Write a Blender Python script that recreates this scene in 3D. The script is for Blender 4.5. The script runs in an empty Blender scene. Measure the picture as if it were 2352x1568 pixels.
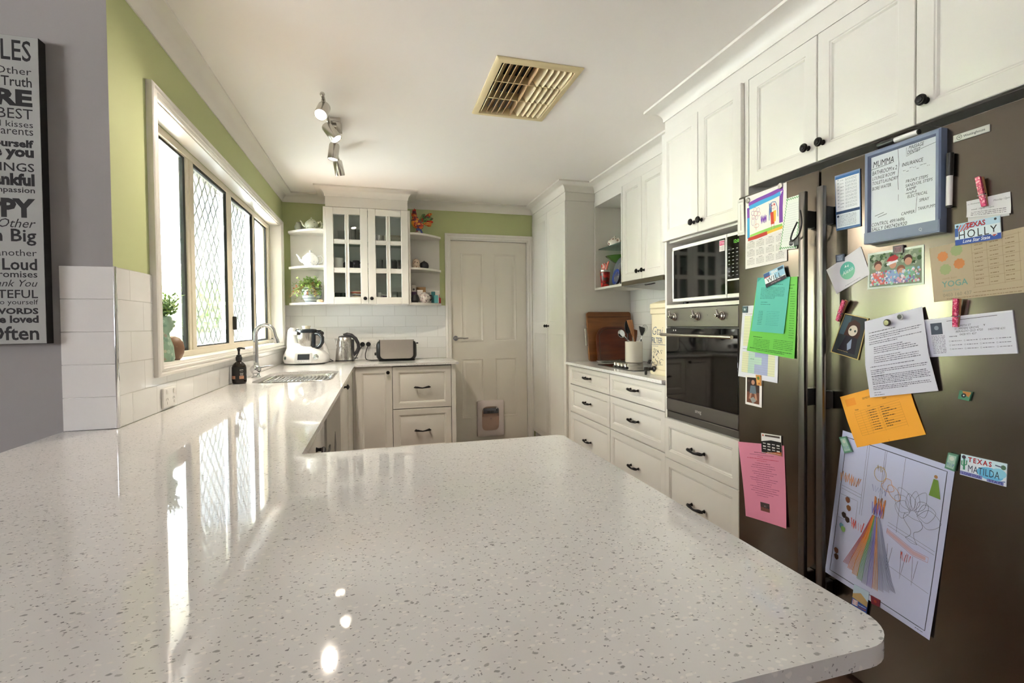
EXPO, SKY, SUNE, SPOT = 1.9, 8.5, 72.0, 9.5
TINT = (.42, .43, .437)
FCOL = '#7a736a'
import bpy, bmesh, math, random
from mathutils import Vector, Matrix
from math import pi, sin, cos, radians
random.seed(7)
SC = bpy.context.scene
COL = SC.collection
V = Vector

# ------------------------------------------------------------------ materials
def lin(c):
    if isinstance(c, str):
        c = c.lstrip('#'); c = tuple(int(c[i:i+2], 16)/255 for i in (0, 2, 4))
    return tuple((x/12.92 if x <= .04045 else ((x+.055)/1.055)**2.4) for x in c) + (1.0,)

_M = {}
def mat(name, col='#ffffff', rough=.5, metal=0.0, spec=.5, coat=0.0, vary=.03, scale=12, bump=0.0, emit=None, estr=0, aniso=0, trans=0):
    if name in _M: return _M[name]
    m = bpy.data.materials.new(name); m.use_nodes = True
    nt = m.node_tree; n = nt.nodes; l = nt.links
    b = n['Principled BSDF']
    c = lin(col)
    b.inputs['Base Color'].default_value = c
    b.inputs['Roughness'].default_value = rough
    b.inputs['Metallic'].default_value = metal
    b.inputs['Specular IOR Level'].default_value = spec
    b.inputs['Coat Weight'].default_value = coat
    b.inputs['Coat Roughness'].default_value = .05
    b.inputs['Anisotropic'].default_value = aniso
    b.inputs['Transmission Weight'].default_value = trans
    if emit:
        b.inputs['Emission Color'].default_value = lin(emit); b.inputs['Emission Strength'].default_value = estr
    if vary > 0 or bump > 0:
        tc = n.new('ShaderNodeTexCoord'); no = n.new('ShaderNodeTexNoise')
        no.inputs['Scale'].default_value = scale; no.inputs['Detail'].default_value = 4
        l.new(tc.outputs['Object'], no.inputs['Vector'])
        if vary > 0:
            mx = n.new('ShaderNodeMix'); mx.data_type = 'RGBA'
            mx.inputs[6].default_value = tuple(x*(1-vary) for x in c[:3]) + (1,)
            mx.inputs[7].default_value = tuple(min(1, x*(1+vary)) for x in c[:3]) + (1,)
            l.new(no.outputs['Fac'], mx.inputs[0]); l.new(mx.outputs[2], b.inputs['Base Color'])
        if bump > 0:
            bp = n.new('ShaderNodeBump'); bp.inputs['Strength'].default_value = bump; bp.inputs['Distance'].default_value = .002
            l.new(no.outputs['Fac'], bp.inputs['Height']); l.new(bp.outputs['Normal'], b.inputs['Normal'])
    _M[name] = m
    return m

def flat(col, rough=.6):                      # ink, paper and print colours
    return mat('ink_'+col.strip('#')+('' if rough == .6 else '_%d' % int(rough*100)), col, rough, vary=0, spec=.3)

def glassmat(name, tint='#f4fbf8', refl=1.0, ior=1.5):
    if name in _M: return _M[name]
    m = bpy.data.materials.new(name); m.use_nodes = True
    nt = m.node_tree; n = nt.nodes; l = nt.links
    n.remove(n['Principled BSDF'])
    t = n.new('ShaderNodeBsdfTransparent'); t.inputs['Color'].default_value = lin(tint) if isinstance(tint, str) else (*tint, 1)
    g = n.new('ShaderNodeBsdfGlossy'); g.inputs['Roughness'].default_value = .02
    lw = n.new('ShaderNodeLayerWeight'); lw.inputs['Blend'].default_value = .5
    po = n.new('ShaderNodeMath'); po.operation = 'POWER'; po.inputs[1].default_value = 5
    mu = n.new('ShaderNodeMath'); mu.operation = 'MULTIPLY_ADD'; mu.inputs[1].default_value = .6*refl; mu.inputs[2].default_value = .04*refl
    mu.use_clamp = True
    mx = n.new('ShaderNodeMixShader')
    l.new(lw.outputs['Facing'], po.inputs[0]); l.new(po.outputs[0], mu.inputs[0]); l.new(mu.outputs[0], mx.inputs[0])
    l.new(t.outputs[0], mx.inputs[1]); l.new(g.outputs[0], mx.inputs[2])
    l.new(mx.outputs[0], n['Material Output'].inputs['Surface'])
    _M[name] = m
    return m

def tile_mat(name, swap, ox, oz):
    """white glazed 200 x 100 mm wall tiles in running bond; swap picks the wall's horizontal axis"""
    m = bpy.data.materials.new(name); m.use_nodes = True
    nt = m.node_tree; n = nt.nodes; l = nt.links; b = n['Principled BSDF']
    tc = n.new('ShaderNodeTexCoord'); sp = n.new('ShaderNodeSeparateXYZ'); cb = n.new('ShaderNodeCombineXYZ')
    l.new(tc.outputs['Object'], sp.inputs[0])
    a = n.new('ShaderNodeMath'); a.operation = 'ADD'; a.inputs[1].default_value = ox
    l.new(sp.outputs['Y' if swap else 'X'], a.inputs[0])
    z = n.new('ShaderNodeMath'); z.operation = 'ADD'; z.inputs[1].default_value = oz
    l.new(sp.outputs['Z'], z.inputs[0])
    l.new(a.outputs[0], cb.inputs[0]); l.new(z.outputs[0], cb.inputs[1])
    br = n.new('ShaderNodeTexBrick'); br.offset = .5; br.squash = 1
    br.inputs['Scale'].default_value = 1; br.inputs['Brick Width'].default_value = .2; br.inputs['Row Height'].default_value = .1024
    br.inputs['Mortar Size'].default_value = .0016; br.inputs['Mortar Smooth'].default_value = .3
    br.inputs['Color1'].default_value = lin('#eceae6'); br.inputs['Color2'].default_value = lin('#e8e7e3'); br.inputs['Mortar'].default_value = lin('#d2d0ca')
    l.new(cb.outputs[0], br.inputs['Vector']); l.new(br.outputs['Color'], b.inputs['Base Color'])
    bp = n.new('ShaderNodeBump'); bp.invert = True; bp.inputs['Strength'].default_value = .6; bp.inputs['Distance'].default_value = .002
    no = n.new('ShaderNodeTexNoise'); no.inputs['Scale'].default_value = 9
    l.new(cb.outputs[0], no.inputs['Vector'])
    b2 = n.new('ShaderNodeBump'); b2.inputs['Strength'].default_value = .07; b2.inputs['Distance'].default_value = .004
    l.new(no.outputs['Fac'], b2.inputs['Height'])
    l.new(br.outputs['Fac'], bp.inputs['Height']); l.new(b2.outputs['Normal'], bp.inputs['Normal']); l.new(bp.outputs['Normal'], b.inputs['Normal'])
    b.inputs['Roughness'].default_value = .07
    return m

def stone_mat():
    m = bpy.data.materials.new('speckled_white_stone'); m.use_nodes = True
    nt = m.node_tree; n = nt.nodes; l = nt.links; b = n['Principled BSDF']
    tc = n.new('ShaderNodeTexCoord')
    prev = None
    base = n.new('ShaderNodeTexNoise'); base.inputs['Scale'].default_value = 5; base.inputs['Detail'].default_value = 5
    l.new(tc.outputs['Object'], base.inputs['Vector'])
    mx = n.new('ShaderNodeMix'); mx.data_type = 'RGBA'
    mx.inputs[6].default_value = lin('#e2e1de'); mx.inputs[7].default_value = lin('#e9e8e6')
    l.new(base.outputs['Fac'], mx.inputs[0]); prev = mx.outputs[2]
    # several sizes of chip: a voronoi cell becomes a chip when its random value is high and we are near its centre
    for sc, thr, size, c1, c2 in ((110, .925, .0031, '#9c9b99', '#c2c1bf'), (210, .945, .0019, '#878684', '#b0afad'), (140, .84, .0032, '#efece7', '#f4f2ee'), (300, .92, .0013, '#929190', '#adacaa')):
        mp = n.new('ShaderNodeMapping'); mp.inputs['Scale'].default_value = (1, 1.45, 1); mp.inputs['Rotation'].default_value = (0, 0, sc*.01)
        nz = n.new('ShaderNodeTexNoise'); nz.inputs['Scale'].default_value = sc*1.2
        mm = n.new('ShaderNodeVectorMath'); mm.operation = 'MULTIPLY_ADD'; mm.inputs[1].default_value = (.006,)*3
        l.new(tc.outputs['Object'], nz.inputs['Vector']); l.new(nz.outputs['Color'], mm.inputs[0]); l.new(tc.outputs['Object'], mm.inputs[2])
        l.new(mm.outputs[0], mp.inputs['Vector'])
        vo = n.new('ShaderNodeTexVoronoi'); vo.inputs['Scale'].default_value = sc
        l.new(mp.outputs[0], vo.inputs['Vector'])
        se = n.new('ShaderNodeSeparateColor'); l.new(vo.outputs['Color'], se.inputs[0])
        g = n.new('ShaderNodeMath'); g.operation = 'GREATER_THAN'; g.inputs[1].default_value = thr; l.new(se.outputs[0], g.inputs[0])
        d = n.new('ShaderNodeMapRange'); d.inputs[1].default_value = size*sc*1.15; d.inputs[2].default_value = size*sc*.8; l.new(vo.outputs['Distance'], d.inputs[0])
        f = n.new('ShaderNodeMath'); f.operation = 'MULTIPLY'; l.new(g.outputs[0], f.inputs[0]); l.new(d.outputs[0], f.inputs[1])
        cc = n.new('ShaderNodeMix'); cc.data_type = 'RGBA'; cc.inputs[6].default_value = lin(c1); cc.inputs[7].default_value = lin(c2)
        l.new(se.outputs[1], cc.inputs[0])
        m2 = n.new('ShaderNodeMix'); m2.data_type = 'RGBA'
        l.new(f.outputs[0], m2.inputs[0]); l.new(prev, m2.inputs[6]); l.new(cc.outputs[2], m2.inputs[7]); prev = m2.outputs[2]
    l.new(prev, b.inputs['Base Color'])
    b.inputs['Roughness'].default_value = .035; b.inputs['Specular IOR Level'].default_value = .5
    return m

def wood_mat(name, c1, c2, axis='Y', sc=9, rough=.35, plank=None):
    m = bpy.data.materials.new(name); m.use_nodes = True
    nt = m.node_tree; n = nt.nodes; l = nt.links; b = n['Principled BSDF']
    tc = n.new('ShaderNodeTexCoord'); mp = n.new('ShaderNodeMapping')
    s = {'X': (.12, 1, 1), 'Y': (1, .12, 1), 'Z': (1, 1, .12)}[axis]
    mp.inputs['Scale'].default_value = tuple(x*sc for x in s)
    no = n.new('ShaderNodeTexNoise'); no.inputs['Scale'].default_value = 4; no.inputs['Detail'].default_value = 8; no.inputs['Distortion'].default_value = .8
    rp = n.new('ShaderNodeValToRGB'); rp.color_ramp.elements[0].position = .3; rp.color_ramp.elements[1].position = .7
    rp.color_ramp.elements[0].color = lin(c1); rp.color_ramp.elements[1].color = lin(c2)
    l.new(tc.outputs['Object'], mp.inputs['Vector']); l.new(mp.outputs[0], no.inputs['Vector']); l.new(no.outputs['Fac'], rp.inputs[0])
    l.new(rp.outputs[0], b.inputs['Base Color']); b.inputs['Roughness'].default_value = rough
    if plank:
        br = n.new('ShaderNodeTexBrick'); br.inputs['Scale'].default_value = 1; br.inputs['Brick Width'].default_value = 1.4; br.inputs['Row Height'].default_value = plank
        br.inputs['Mortar Size'].default_value = .002; br.inputs['Color1'].default_value = (1, 1, 1, 1); br.inputs['Color2'].default_value = (.75, .75, .75, 1); br.inputs['Mortar'].default_value = (.2, .2, .2, 1)
        l.new(tc.outputs['Object'], br.inputs['Vector'])
        mx = n.new('ShaderNodeMix'); mx.data_type = 'RGBA'; mx.blend_type = 'MULTIPLY'; mx.inputs[0].default_value = 1
        l.new(rp.outputs[0], mx.inputs[6]); l.new(br.outputs['Color'], mx.inputs[7]); l.new(mx.outputs[2], b.inputs['Base Color'])
    return m

def spot_mat(name, base, cols, sc=40, thr=.55, rough=.25, mosaic=False):
    """glazed ware with painted spots, or a mosaic of coloured patches"""
    m = bpy.data.materials.new(name); m.use_nodes = True
    nt = m.node_tree; n = nt.nodes; l = nt.links; b = n['Principled BSDF']
    tc = n.new('ShaderNodeTexCoord'); vo = n.new('ShaderNodeTexVoronoi'); vo.inputs['Scale'].default_value = sc
    l.new(tc.outputs['Object'], vo.inputs['Vector'])
    se = n.new('ShaderNodeSeparateColor'); l.new(vo.outputs['Color'], se.inputs[0])
    rp = n.new('ShaderNodeValToRGB'); rp.color_ramp.interpolation = 'CONSTANT'
    els = rp.color_ramp.elements
    els[0].position = 0; els[0].color = lin(cols[0])
    els[1].position = 1/len(cols); els[1].color = lin(cols[1 % len(cols)])
    for i in range(2, len(cols)):
        e = els.new(i/len(cols)); e.color = lin(cols[i])
    l.new(se.outputs[0], rp.inputs[0])
    if mosaic: l.new(rp.outputs[0], b.inputs['Base Color'])
    else:
        g = n.new('ShaderNodeMath'); g.operation = 'LESS_THAN'; g.inputs[1].default_value = thr*.5; l.new(vo.outputs['Distance'], g.inputs[0])
        g2 = n.new('ShaderNodeMath'); g2.operation = 'GREATER_THAN'; g2.inputs[1].default_value = .45; l.new(se.outputs[1], g2.inputs[0])
        f = n.new('ShaderNodeMath'); f.operation = 'MULTIPLY'; l.new(g.outputs[0], f.inputs[0]); l.new(g2.outputs[0], f.inputs[1])
        mx = n.new('ShaderNodeMix'); mx.data_type = 'RGBA'; mx.inputs[6].default_value = lin(base)
        l.new(f.outputs[0], mx.inputs[0]); l.new(rp.outputs[0], mx.inputs[7]); l.new(mx.outputs[2], b.inputs['Base Color'])
    b.inputs['Roughness'].default_value = rough
    return m

def band_mat(name, cols, freq, axis='Z', rough=.3, noise=.15):
    """glazed ware with horizontal painted bands"""
    m = bpy.data.materials.new(name); m.use_nodes = True
    nt = m.node_tree; n = nt.nodes; l = nt.links; b = n['Principled BSDF']
    tc = n.new('ShaderNodeTexCoord'); sp = n.new('ShaderNodeSeparateXYZ'); l.new(tc.outputs['Object'], sp.inputs[0])
    no = n.new('ShaderNodeTexNoise'); no.inputs['Scale'].default_value = 25; l.new(tc.outputs['Object'], no.inputs['Vector'])
    mu = n.new('ShaderNodeMath'); mu.operation = 'MULTIPLY'; mu.inputs[1].default_value = freq; l.new(sp.outputs[axis], mu.inputs[0])
    ad = n.new('ShaderNodeMath'); ad.operation = 'MULTIPLY_ADD'; ad.inputs[1].default_value = noise; l.new(no.outputs['Fac'], ad.inputs[0]); l.new(mu.outputs[0], ad.inputs[2])
    fr = n.new('ShaderNodeMath'); fr.operation = 'FRACT'; l.new(ad.outputs[0], fr.inputs[0])
    rp = n.new('ShaderNodeValToRGB'); els = rp.color_ramp.elements
    rp.color_ramp.interpolation = 'CONSTANT'
    els[0].position = 0; els[0].color = lin(cols[0]); els[1].position = 1/len(cols); els[1].color = lin(cols[1])
    for i in range(2, len(cols)):
        e = els.new(i/len(cols)); e.color = lin(cols[i])
    l.new(fr.outputs[0], rp.inputs[0]); l.new(rp.outputs[0], b.inputs['Base Color']); b.inputs['Roughness'].default_value = rough
    return m

def brushed(name, col, rough=.3, axis='Z', metal=1.0, amt=.12, sc=60):
    m = bpy.data.materials.new(name); m.use_nodes = True
    nt = m.node_tree; n = nt.nodes; l = nt.links; b = n['Principled BSDF']
    tc = n.new('ShaderNodeTexCoord'); mp = n.new('ShaderNodeMapping')
    s = {'X': (.02, 1, 1), 'Y': (1, .02, 1), 'Z': (1, 1, .02)}[axis]
    mp.inputs['Scale'].default_value = tuple(x*sc for x in s)
    no = n.new('ShaderNodeTexNoise'); no.inputs['Scale'].default_value = 6; no.inputs['Detail'].default_value = 3
    l.new(tc.outputs['Object'], mp.inputs['Vector']); l.new(mp.outputs[0], no.inputs['Vector'])
    mr = n.new('ShaderNodeMapRange'); mr.inputs[3].default_value = rough*(1-amt); mr.inputs[4].default_value = rough*(1+amt)
    l.new(no.outputs['Fac'], mr.inputs[0]); l.new(mr.outputs[0], b.inputs['Roughness'])
    b.inputs['Base Color'].default_value = lin(col); b.inputs['Metallic'].default_value = metal
    return m

# ------------------------------------------------------------------ mesh builder
def FR(o, u, v):
    u = V(u).normalized(); v = V(v).normalized(); n = u.cross(v)
    return Matrix(((u.x, v.x, n.x, o[0]), (u.y, v.y, n.y, o[1]), (u.z, v.z, n.z, o[2]), (0, 0, 0, 1)))
def FX(x, y, z): return FR((x, y, z), (0, -1, 0), (0, 0, 1))     # faces -X (right-hand run)
def FY(x, y, z): return FR((x, y, z), (1, 0, 0), (0, 0, 1))      # faces -Y (end wall)
def FL(x, y, z): return FR((x, y, z), (0, 1, 0), (0, 0, 1))      # faces +X (window run)
def FZ(x, y, z, a=0): return Matrix.Translation((x, y, z)) @ Matrix.Rotation(a, 4, 'Z')
def FD(x, y, z): return FR((x, y, z), (1, 0, 0), (0, -1, 0))     # faces down (ceiling)

class MB:
    def __init__(s, M=None):
        s.v = []; s.f = []; s.fm = []; s.sm = []; s.mats = []; s.M = M or Matrix.Identity(4)
    def mi(s, m):
        if m not in s.mats: s.mats.append(m)
        return s.mats.index(m)
    def add(s, vs, fs, m, smooth=False, M=None):
        MM = s.M @ M if M is not None else s.M
        o = len(s.v); s.v += [MM @ V(p) for p in vs]
        k = s.mi(m)
        for f in fs:
            s.f.append([i+o for i in f]); s.fm.append(k); s.sm.append(smooth)
        return s
    def box(s, a, b, m, bev=0, seg=2, M=None):
        a, b = [min(p, q) for p, q in zip(a, b)], [max(p, q) for p, q in zip(a, b)]
        vs = [(x, y, z) for x in (a[0], b[0]) for y in (a[1], b[1]) for z in (a[2], b[2])]
        fs = [(0, 1, 3, 2), (4, 6, 7, 5), (0, 4, 5, 1), (2, 3, 7, 6), (0, 2, 6, 4), (1, 5, 7, 3)]
        if bev > 0:
            bm = bmesh.new(); bv = [bm.verts.new(p) for p in vs]
            for f in fs: bm.faces.new([bv[i] for i in f])
            bev = min(bev, .49*min(q-p for p, q in zip(a, b)))
            bmesh.ops.bevel(bm, geom=bm.edges[:], offset=bev, segments=seg, profile=.5, affect='EDGES')
            bm.verts.ensure_lookup_table(); bm.verts.index_update()
            vs = [v.co.copy() for v in bm.verts]; fs = [[v.index for v in f.verts] for f in bm.faces]; bm.free()
            return s.add(vs, fs, m, seg > 1, M)
        return s.add(vs, fs, m, False, M)
    def prism(s, poly, z0, z1, m, M=None, smooth=False, cap0=True, cap1=True):
        n = len(poly)
        vs = [(p[0], p[1], z0) for p in poly] + [(p[0], p[1], z1) for p in poly]
        fs = [(i, (i+1) % n, n+(i+1) % n, n+i) for i in range(n)]
        s.add(vs, fs, m, smooth, M)
        if cap1: s.add([(p[0], p[1], z1) for p in poly], [list(range(n))], m, False, M)
        if cap0: s.add([(p[0], p[1], z0) for p in poly], [list(range(n))[::-1]], m, False, M)
        return s
    def lathe(s, prof, m, n=28, M=None, smooth=True, sx=1, sy=1):
        vs = []; fs = []; L = len(prof)
        for r, z in prof:
            for i in range(n):
                a = 2*pi*i/n; vs.append((r*cos(a)*sx, r*sin(a)*sy, z))
        for k in range(L-1):
            for i in range(n):
                j = (i+1) % n; fs.append((k*n+i, k*n+j, (k+1)*n+j, (k+1)*n+i))
        s.add(vs, fs, m, smooth, M)
        if prof[0][0] > 1e-6: s.add(vs[:n], [list(range(n))[::-1]], m, False, M)
        if prof[-1][0] > 1e-6: s.add(vs[-n:], [list(range(n))], m, False, M)
        return s
    def cyl(s, p0, p1, r0, m, r1=None, n=20, M=None):
        r1 = r0 if r1 is None else r1
        p0 = V(p0); p1 = V(p1); d = p1-p0; q = d.to_track_quat('Z', 'Y').to_matrix().to_4x4()
        T = Matrix.Translation(p0) @ q
        return s.lathe([(r0, 0), (r1, d.length)], m, n, (M @ T) if M is not None else T)
    def tube(s, pts, r, m, n=10, M=None, closed=False, flatten=1.0):
        pts = [V(p) for p in pts]; L = len(pts)
        rs = r if isinstance(r, (list, tuple)) else [r]*L
        vs = []; fs = []; up = None
        for k, p in enumerate(pts):
            a = pts[(k-1) % L] if (k > 0 or closed) else p; b = pts[(k+1) % L] if (k < L-1 or closed) else p
            t = (b-a).normalized()
            if up is None:
                up = t.orthogonal().normalized() if abs(t.z) > .95 else V((0, 0, 1))
            up = (up - t*up.dot(t)); up = up.normalized() if up.length > 1e-6 else t.orthogonal().normalized()
            sd = t.cross(up)
            for i in range(n):
                an = 2*pi*i/n; vs.append(p + (up*cos(an)*flatten + sd*sin(an))*rs[k])
        for k in range(L if closed else L-1):
            k2 = (k+1) % L
            for i in range(n):
                j = (i+1) % n; fs.append((k*n+i, k*n+j, k2*n+j, k2*n+i))
        s.add(vs, fs, m, True, M)
        if not closed:
            s.add(vs[:n], [list(range(n))[::-1]], m, False, M); s.add(vs[-n:], [list(range(n))], m, False, M)
        return s
    def ball(s, c, r, m, n=20, k=12, M=None):
        r = (r, r, r) if not isinstance(r, (tuple, list)) else r
        vs = []; fs = []
        for j in range(k+1):
            t = pi*j/k
            for i in range(n):
                a = 2*pi*i/n; vs.append((c[0]+r[0]*sin(t)*cos(a), c[1]+r[1]*sin(t)*sin(a), c[2]-r[2]*cos(t)))
        for j in range(k):
            for i in range(n):
                q = (i+1) % n; fs.append((j*n+i, j*n+q, (j+1)*n+q, (j+1)*n+i))
        return s.add(vs, fs, m, True, M)
    def loft(s, secs, m, n=32, M=None, e=2.6, smooth=True, caps=True):
        """secs: (cx, cy, z, hx, hy[, exponent]) superellipse rings stacked in z"""
        vs = []; fs = []
        for q in secs:
            cx, cy, z, hx, hy = q[:5]; ee = q[5] if len(q) > 5 else e
            for i in range(n):
                a = 2*pi*i/n; ca, sa = cos(a), sin(a)
                vs.append((cx+hx*math.copysign(abs(ca)**(2/ee), ca), cy+hy*math.copysign(abs(sa)**(2/ee), sa), z))
        for k in range(len(secs)-1):
            for i in range(n):
                j = (i+1) % n; fs.append((k*n+i, k*n+j, (k+1)*n+j, (k+1)*n+i))
        s.add(vs, fs, m, smooth, M)
        if caps:
            s.add(vs[:n], [list(range(n))[::-1]], m, False, M); s.add(vs[-n:], [list(range(n))], m, False, M)
        return s
    def rings(s, w, h, steps, m, M=None, back=True):
        """nested rectangles (inset, height): the profile of a framed panel whose corner is the origin"""
        vs = []; fs = []
        for i, z in steps:
            vs += [(i, i, z), (w-i, i, z), (w-i, h-i, z), (i, h-i, z)]
        for k in range(len(steps)-1):
            for i in range(4):
                j = (i+1) % 4; fs.append((k*4+i, k*4+j, k*4+4+j, k*4+4+i))
        o = len(vs)-4; fs.append((o, o+1, o+2, o+3))
        if back: fs.append((3, 2, 1, 0))
        return s.add(vs, fs, m, False, M)
    def text(s, t, size, m, M=None, align='LEFT', bold=0, shear=0, space=1.0, depth=0.0, wide=1.0):
        vs, fs = glyphs(t, align, bold, shear, space)
        return s.add([(x*size*wide, y*size, depth) for x, y in vs], fs, m, False, M)

_G = {}
def glyphs(t, align='LEFT', bold=0, shear=0, space=1.0):
    k = (t, align, bold, shear, space)
    if k not in _G:
        cu = bpy.data.curves.new('t', 'FONT'); cu.body = t; cu.size = 1; cu.align_x = align; cu.shear = shear
        cu.offset = bold; cu.space_character = space; cu.resolution_u = 2; cu.fill_mode = 'FRONT'
        ob = bpy.data.objects.new('t', cu)
        me = ob.to_mesh()
        _G[k] = ([(v.co.x, v.co.y) for v in me.vertices], [list(p.vertices) for p in me.polygons])
        ob.to_mesh_clear(); bpy.data.objects.remove(ob); bpy.data.curves.remove(cu)
    return _G[k]

# ------------------------------------------------------------------ objects
WL = {}
def tag(o, label=None, cat=None, group=None, kind=None):
    if label: o['label'] = label
    if cat: o['category'] = cat
    if group: o['group'] = group
    if kind: o['kind'] = kind
    return o
def build(name, mb, parent=None, loc=None, label=None, cat=None, group=None, kind=None):
    if parent is not None:
        org = WL[parent]
    elif loc is not None: org = V(loc)
    else:
        xs = [v.x for v in mb.v]; ys = [v.y for v in mb.v]; zs = [v.z for v in mb.v]
        org = V(((min(xs)+max(xs))/2, (min(ys)+max(ys))/2, min(zs)))
    me = bpy.data.meshes.new(name)
    me.from_pydata([tuple(v-org) for v in mb.v], [], mb.f)
    for m in mb.mats: me.materials.append(m)
    me.polygons.foreach_set('material_index', mb.fm); me.polygons.foreach_set('use_smooth', mb.sm)
    me.update(); me.set_sharp_from_angle(angle=radians(38))
    o = bpy.data.objects.new(name, me); COL.objects.link(o)
    if parent is not None: o.parent = parent
    else: o.location = org
    WL[o] = org.copy()
    return tag(o, label, cat, group, kind)
def struct(name, mb, parent=None):
    return build(name, mb, parent, None if parent else (0, 0, 0), kind=None if parent else 'structure')
def thing(name, loc, label, cat, group=None, kind=None):
    o = bpy.data.objects.new(name, None); COL.objects.link(o); o.empty_display_size = .05
    o.location = loc; WL[o] = V(loc)
    return tag(o, label, cat, group, kind)
def copy_tree(o, loc=None, rz=None, label=None, parent=None):
    c = o.copy(); COL.objects.link(c); WL[c] = WL[o].copy()
    if parent is not None: c.parent = parent
    if loc is not None: c.location = loc; WL[c] = V(loc)
    if rz is not None: c.rotation_euler = (0, 0, rz)
    if label: c['label'] = label
    for ch in list(o.children): copy_tree(ch, parent=c)
    return c
def arc(c, r, a0, a1, n, plane='XZ'):
    out = []
    for i in range(n+1):
        a = a0+(a1-a0)*i/n; p = r*cos(a); q = r*sin(a)
        out.append((c[0]+p, c[1], c[2]+q) if plane == 'XZ' else (c[0], c[1]+p, c[2]+q) if plane == 'YZ' else (c[0]+p, c[1]+q, c[2]))
    return out
def rrect(x0, y0, x1, y1, r, n=5):
    out = []
    for cx, cy, a in ((x1-r, y0+r, -pi/2), (x1-r, y1-r, 0), (x0+r, y1-r, pi/2), (x0+r, y0+r, pi)):
        for i in range(n+1):
            t = a+pi/2*i/n; out.append((cx+r*cos(t), cy+r*sin(t)))
    return out

# shared finishes
WHITE = mat('white_cabinet_paint', '#dfdbd2', .32, vary=.012, scale=3)
CABW = mat('white_cabinet_interior', '#f4f2ee', .5, vary=.01)
WALLW = mat('white_ceiling_paint', '#faf6f1', .85, vary=.015, scale=2)
TRIMW = mat('white_gloss_trim', '#ebe7df', .3, vary=.012, scale=4)
GREEN = mat('green_wall_paint', '#bec590', .8, vary=.025, scale=3, bump=.05)
GREY = mat('grey_wall_paint', '#9b9896', .85, vary=.03, scale=2, bump=.05)
STONE = stone_mat()
FLOORM = wood_mat('red_brown_timber_floor', '#6f5547', '#876b5a', 'X', 7, .3, .12)
BLACKM = mat('black_metal', '#1c1a1a', .38, .6, vary=.1, scale=90)
BLACKP = mat('black_plastic', '#141415', .35, vary=.08, scale=40)
BLACKG = mat('black_glass', '#050506', .04, spec=.7, vary=0)
DARK = mat('dark_void', '#0b0a09', .9, vary=.1)
CHROME = mat('chrome', '#d9dbde', .07, 1, vary=0)
STEEL = brushed('brushed_steel', '#b6b2ad', .28, 'Z')
STEELH = brushed('brushed_steel_horizontal', '#746e6a', .45, 'Y')
CREAM = mat('cream_aluminium', '#e3dac4', .42, .0, vary=.02, scale=8)
GLASS = glassmat('window_glass', '#f5faf8', 1.0)
CGLASS = glassmat('cabinet_glass', '#fafdfc', 1.1)
TUMB = glassmat('tumbler_glass', '#f8fbfa', 1.6)
# ================================================================== ROOM
XL, YB, YG, ZC = -.794, 5.10, 1.97, 2.40
TILEL = tile_mat('white_tiles_window_wall', True, .03, -.9)
TILEB = tile_mat('white_tiles_end_wall', False, .153, -.9)
TILER = tile_mat('white_tiles_cooktop_wall', True, .08, -.9)
TILEP = mat('white_tile_glaze', '#e9e7e3', .12, vary=.015, scale=6, bump=.08)
GROUT = mat('tile_grout', '#d2d0ca', .8)

m = MB(); m.box((-5.2, -4.2, -.1), (2.3, 5.4, 0), FLOORM); struct('floor', m)

m = MB()                                                   # ceiling with an opening for the vent
vx0, vx1, vy0, vy1 = .55, .892, 2.295, 2.862
for a, b in (((-5.2, -4.2), (vx0, 5.4)), ((vx1, -4.2), (2.3, 5.4)), ((vx0, -4.2), (vx1, vy0)), ((vx0, vy1), (vx1, 5.4))):
    m.box((a[0], a[1], ZC), (b[0], b[1], ZC+.12), WALLW)
struct('ceiling', m)

wy0, wy1, wz0, wz1 = 2.315, 4.93, 1.075, 2.085             # window opening
m = MB()
for a, b in (((1.972, 0), (wy0, ZC)), ((wy1, 0), (5.25, ZC)), ((wy0, 0), (wy1, wz0)), ((wy0, wz1), (wy1, ZC))):
    m.box((-.95, a[0], a[1]), (-.80, b[0], b[1]), GREEN)
wl = struct('wall_left', m)
m = MB()
for a, b in (((1.972, .901), (2.25, 1.413)), ((2.25, .901), (4.99, 1.036)), ((4.99, .901), (YB, 1.407))):
    m.box((-.7995, a[0], a[1]), (XL, b[0], b[1]), TILEL)
build('tile_panel', m, wl)

m = MB()
m.box((-5.1, 1.970, 0), (-.951, 2.07, ZC), GREY); m.box((-.951, 1.970, 0), (-.80, 1.9717, ZC), GREY)
wg = struct('wall_front', m)
m = MB()
for i in range(5):
    m.box((-.936, 1.962, .901+i*.1024), (-.7965, 1.9695, .901+i*.1024+.1012), TILEP, .001, 1)
m.box((-.934, 1.9645, .901), (-.798, 1.9695, 1.412), GROUT)
build('tile_column', m, wg)
m = MB(); m.box((-.7965, 1.960, .901), (-.7925, 1.979, 1.414), CHROME, .0015, 2); build('metal_corner_trim', m, wg)

m = MB()                                                   # end wall with a doorway
for a, b in (((-.95, 0), (.668, ZC)), ((1.462, 0), (2.3, ZC)), ((.668, 2.056), (1.462, ZC))):
    m.box((a[0], YB, a[1]), (b[0], YB+.15, b[1]), GREEN)
wb = struct('wall_back', m)
m = MB(); m.box((-.793, YB-.006, .901), (.6235, YB-.0005, 1.406), TILEB); build('tile_panel', m, wb)
m = MB(); m.box((2.115, -4.2, 0), (2.27, 5.25, ZC), WALLW); wr = struct('wall_right', m)
m = MB(); m.box((2.1085, 2.56, .901), (2.1148, 4.112, 1.53), TILER); build('tile_panel', m, wr)
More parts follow.
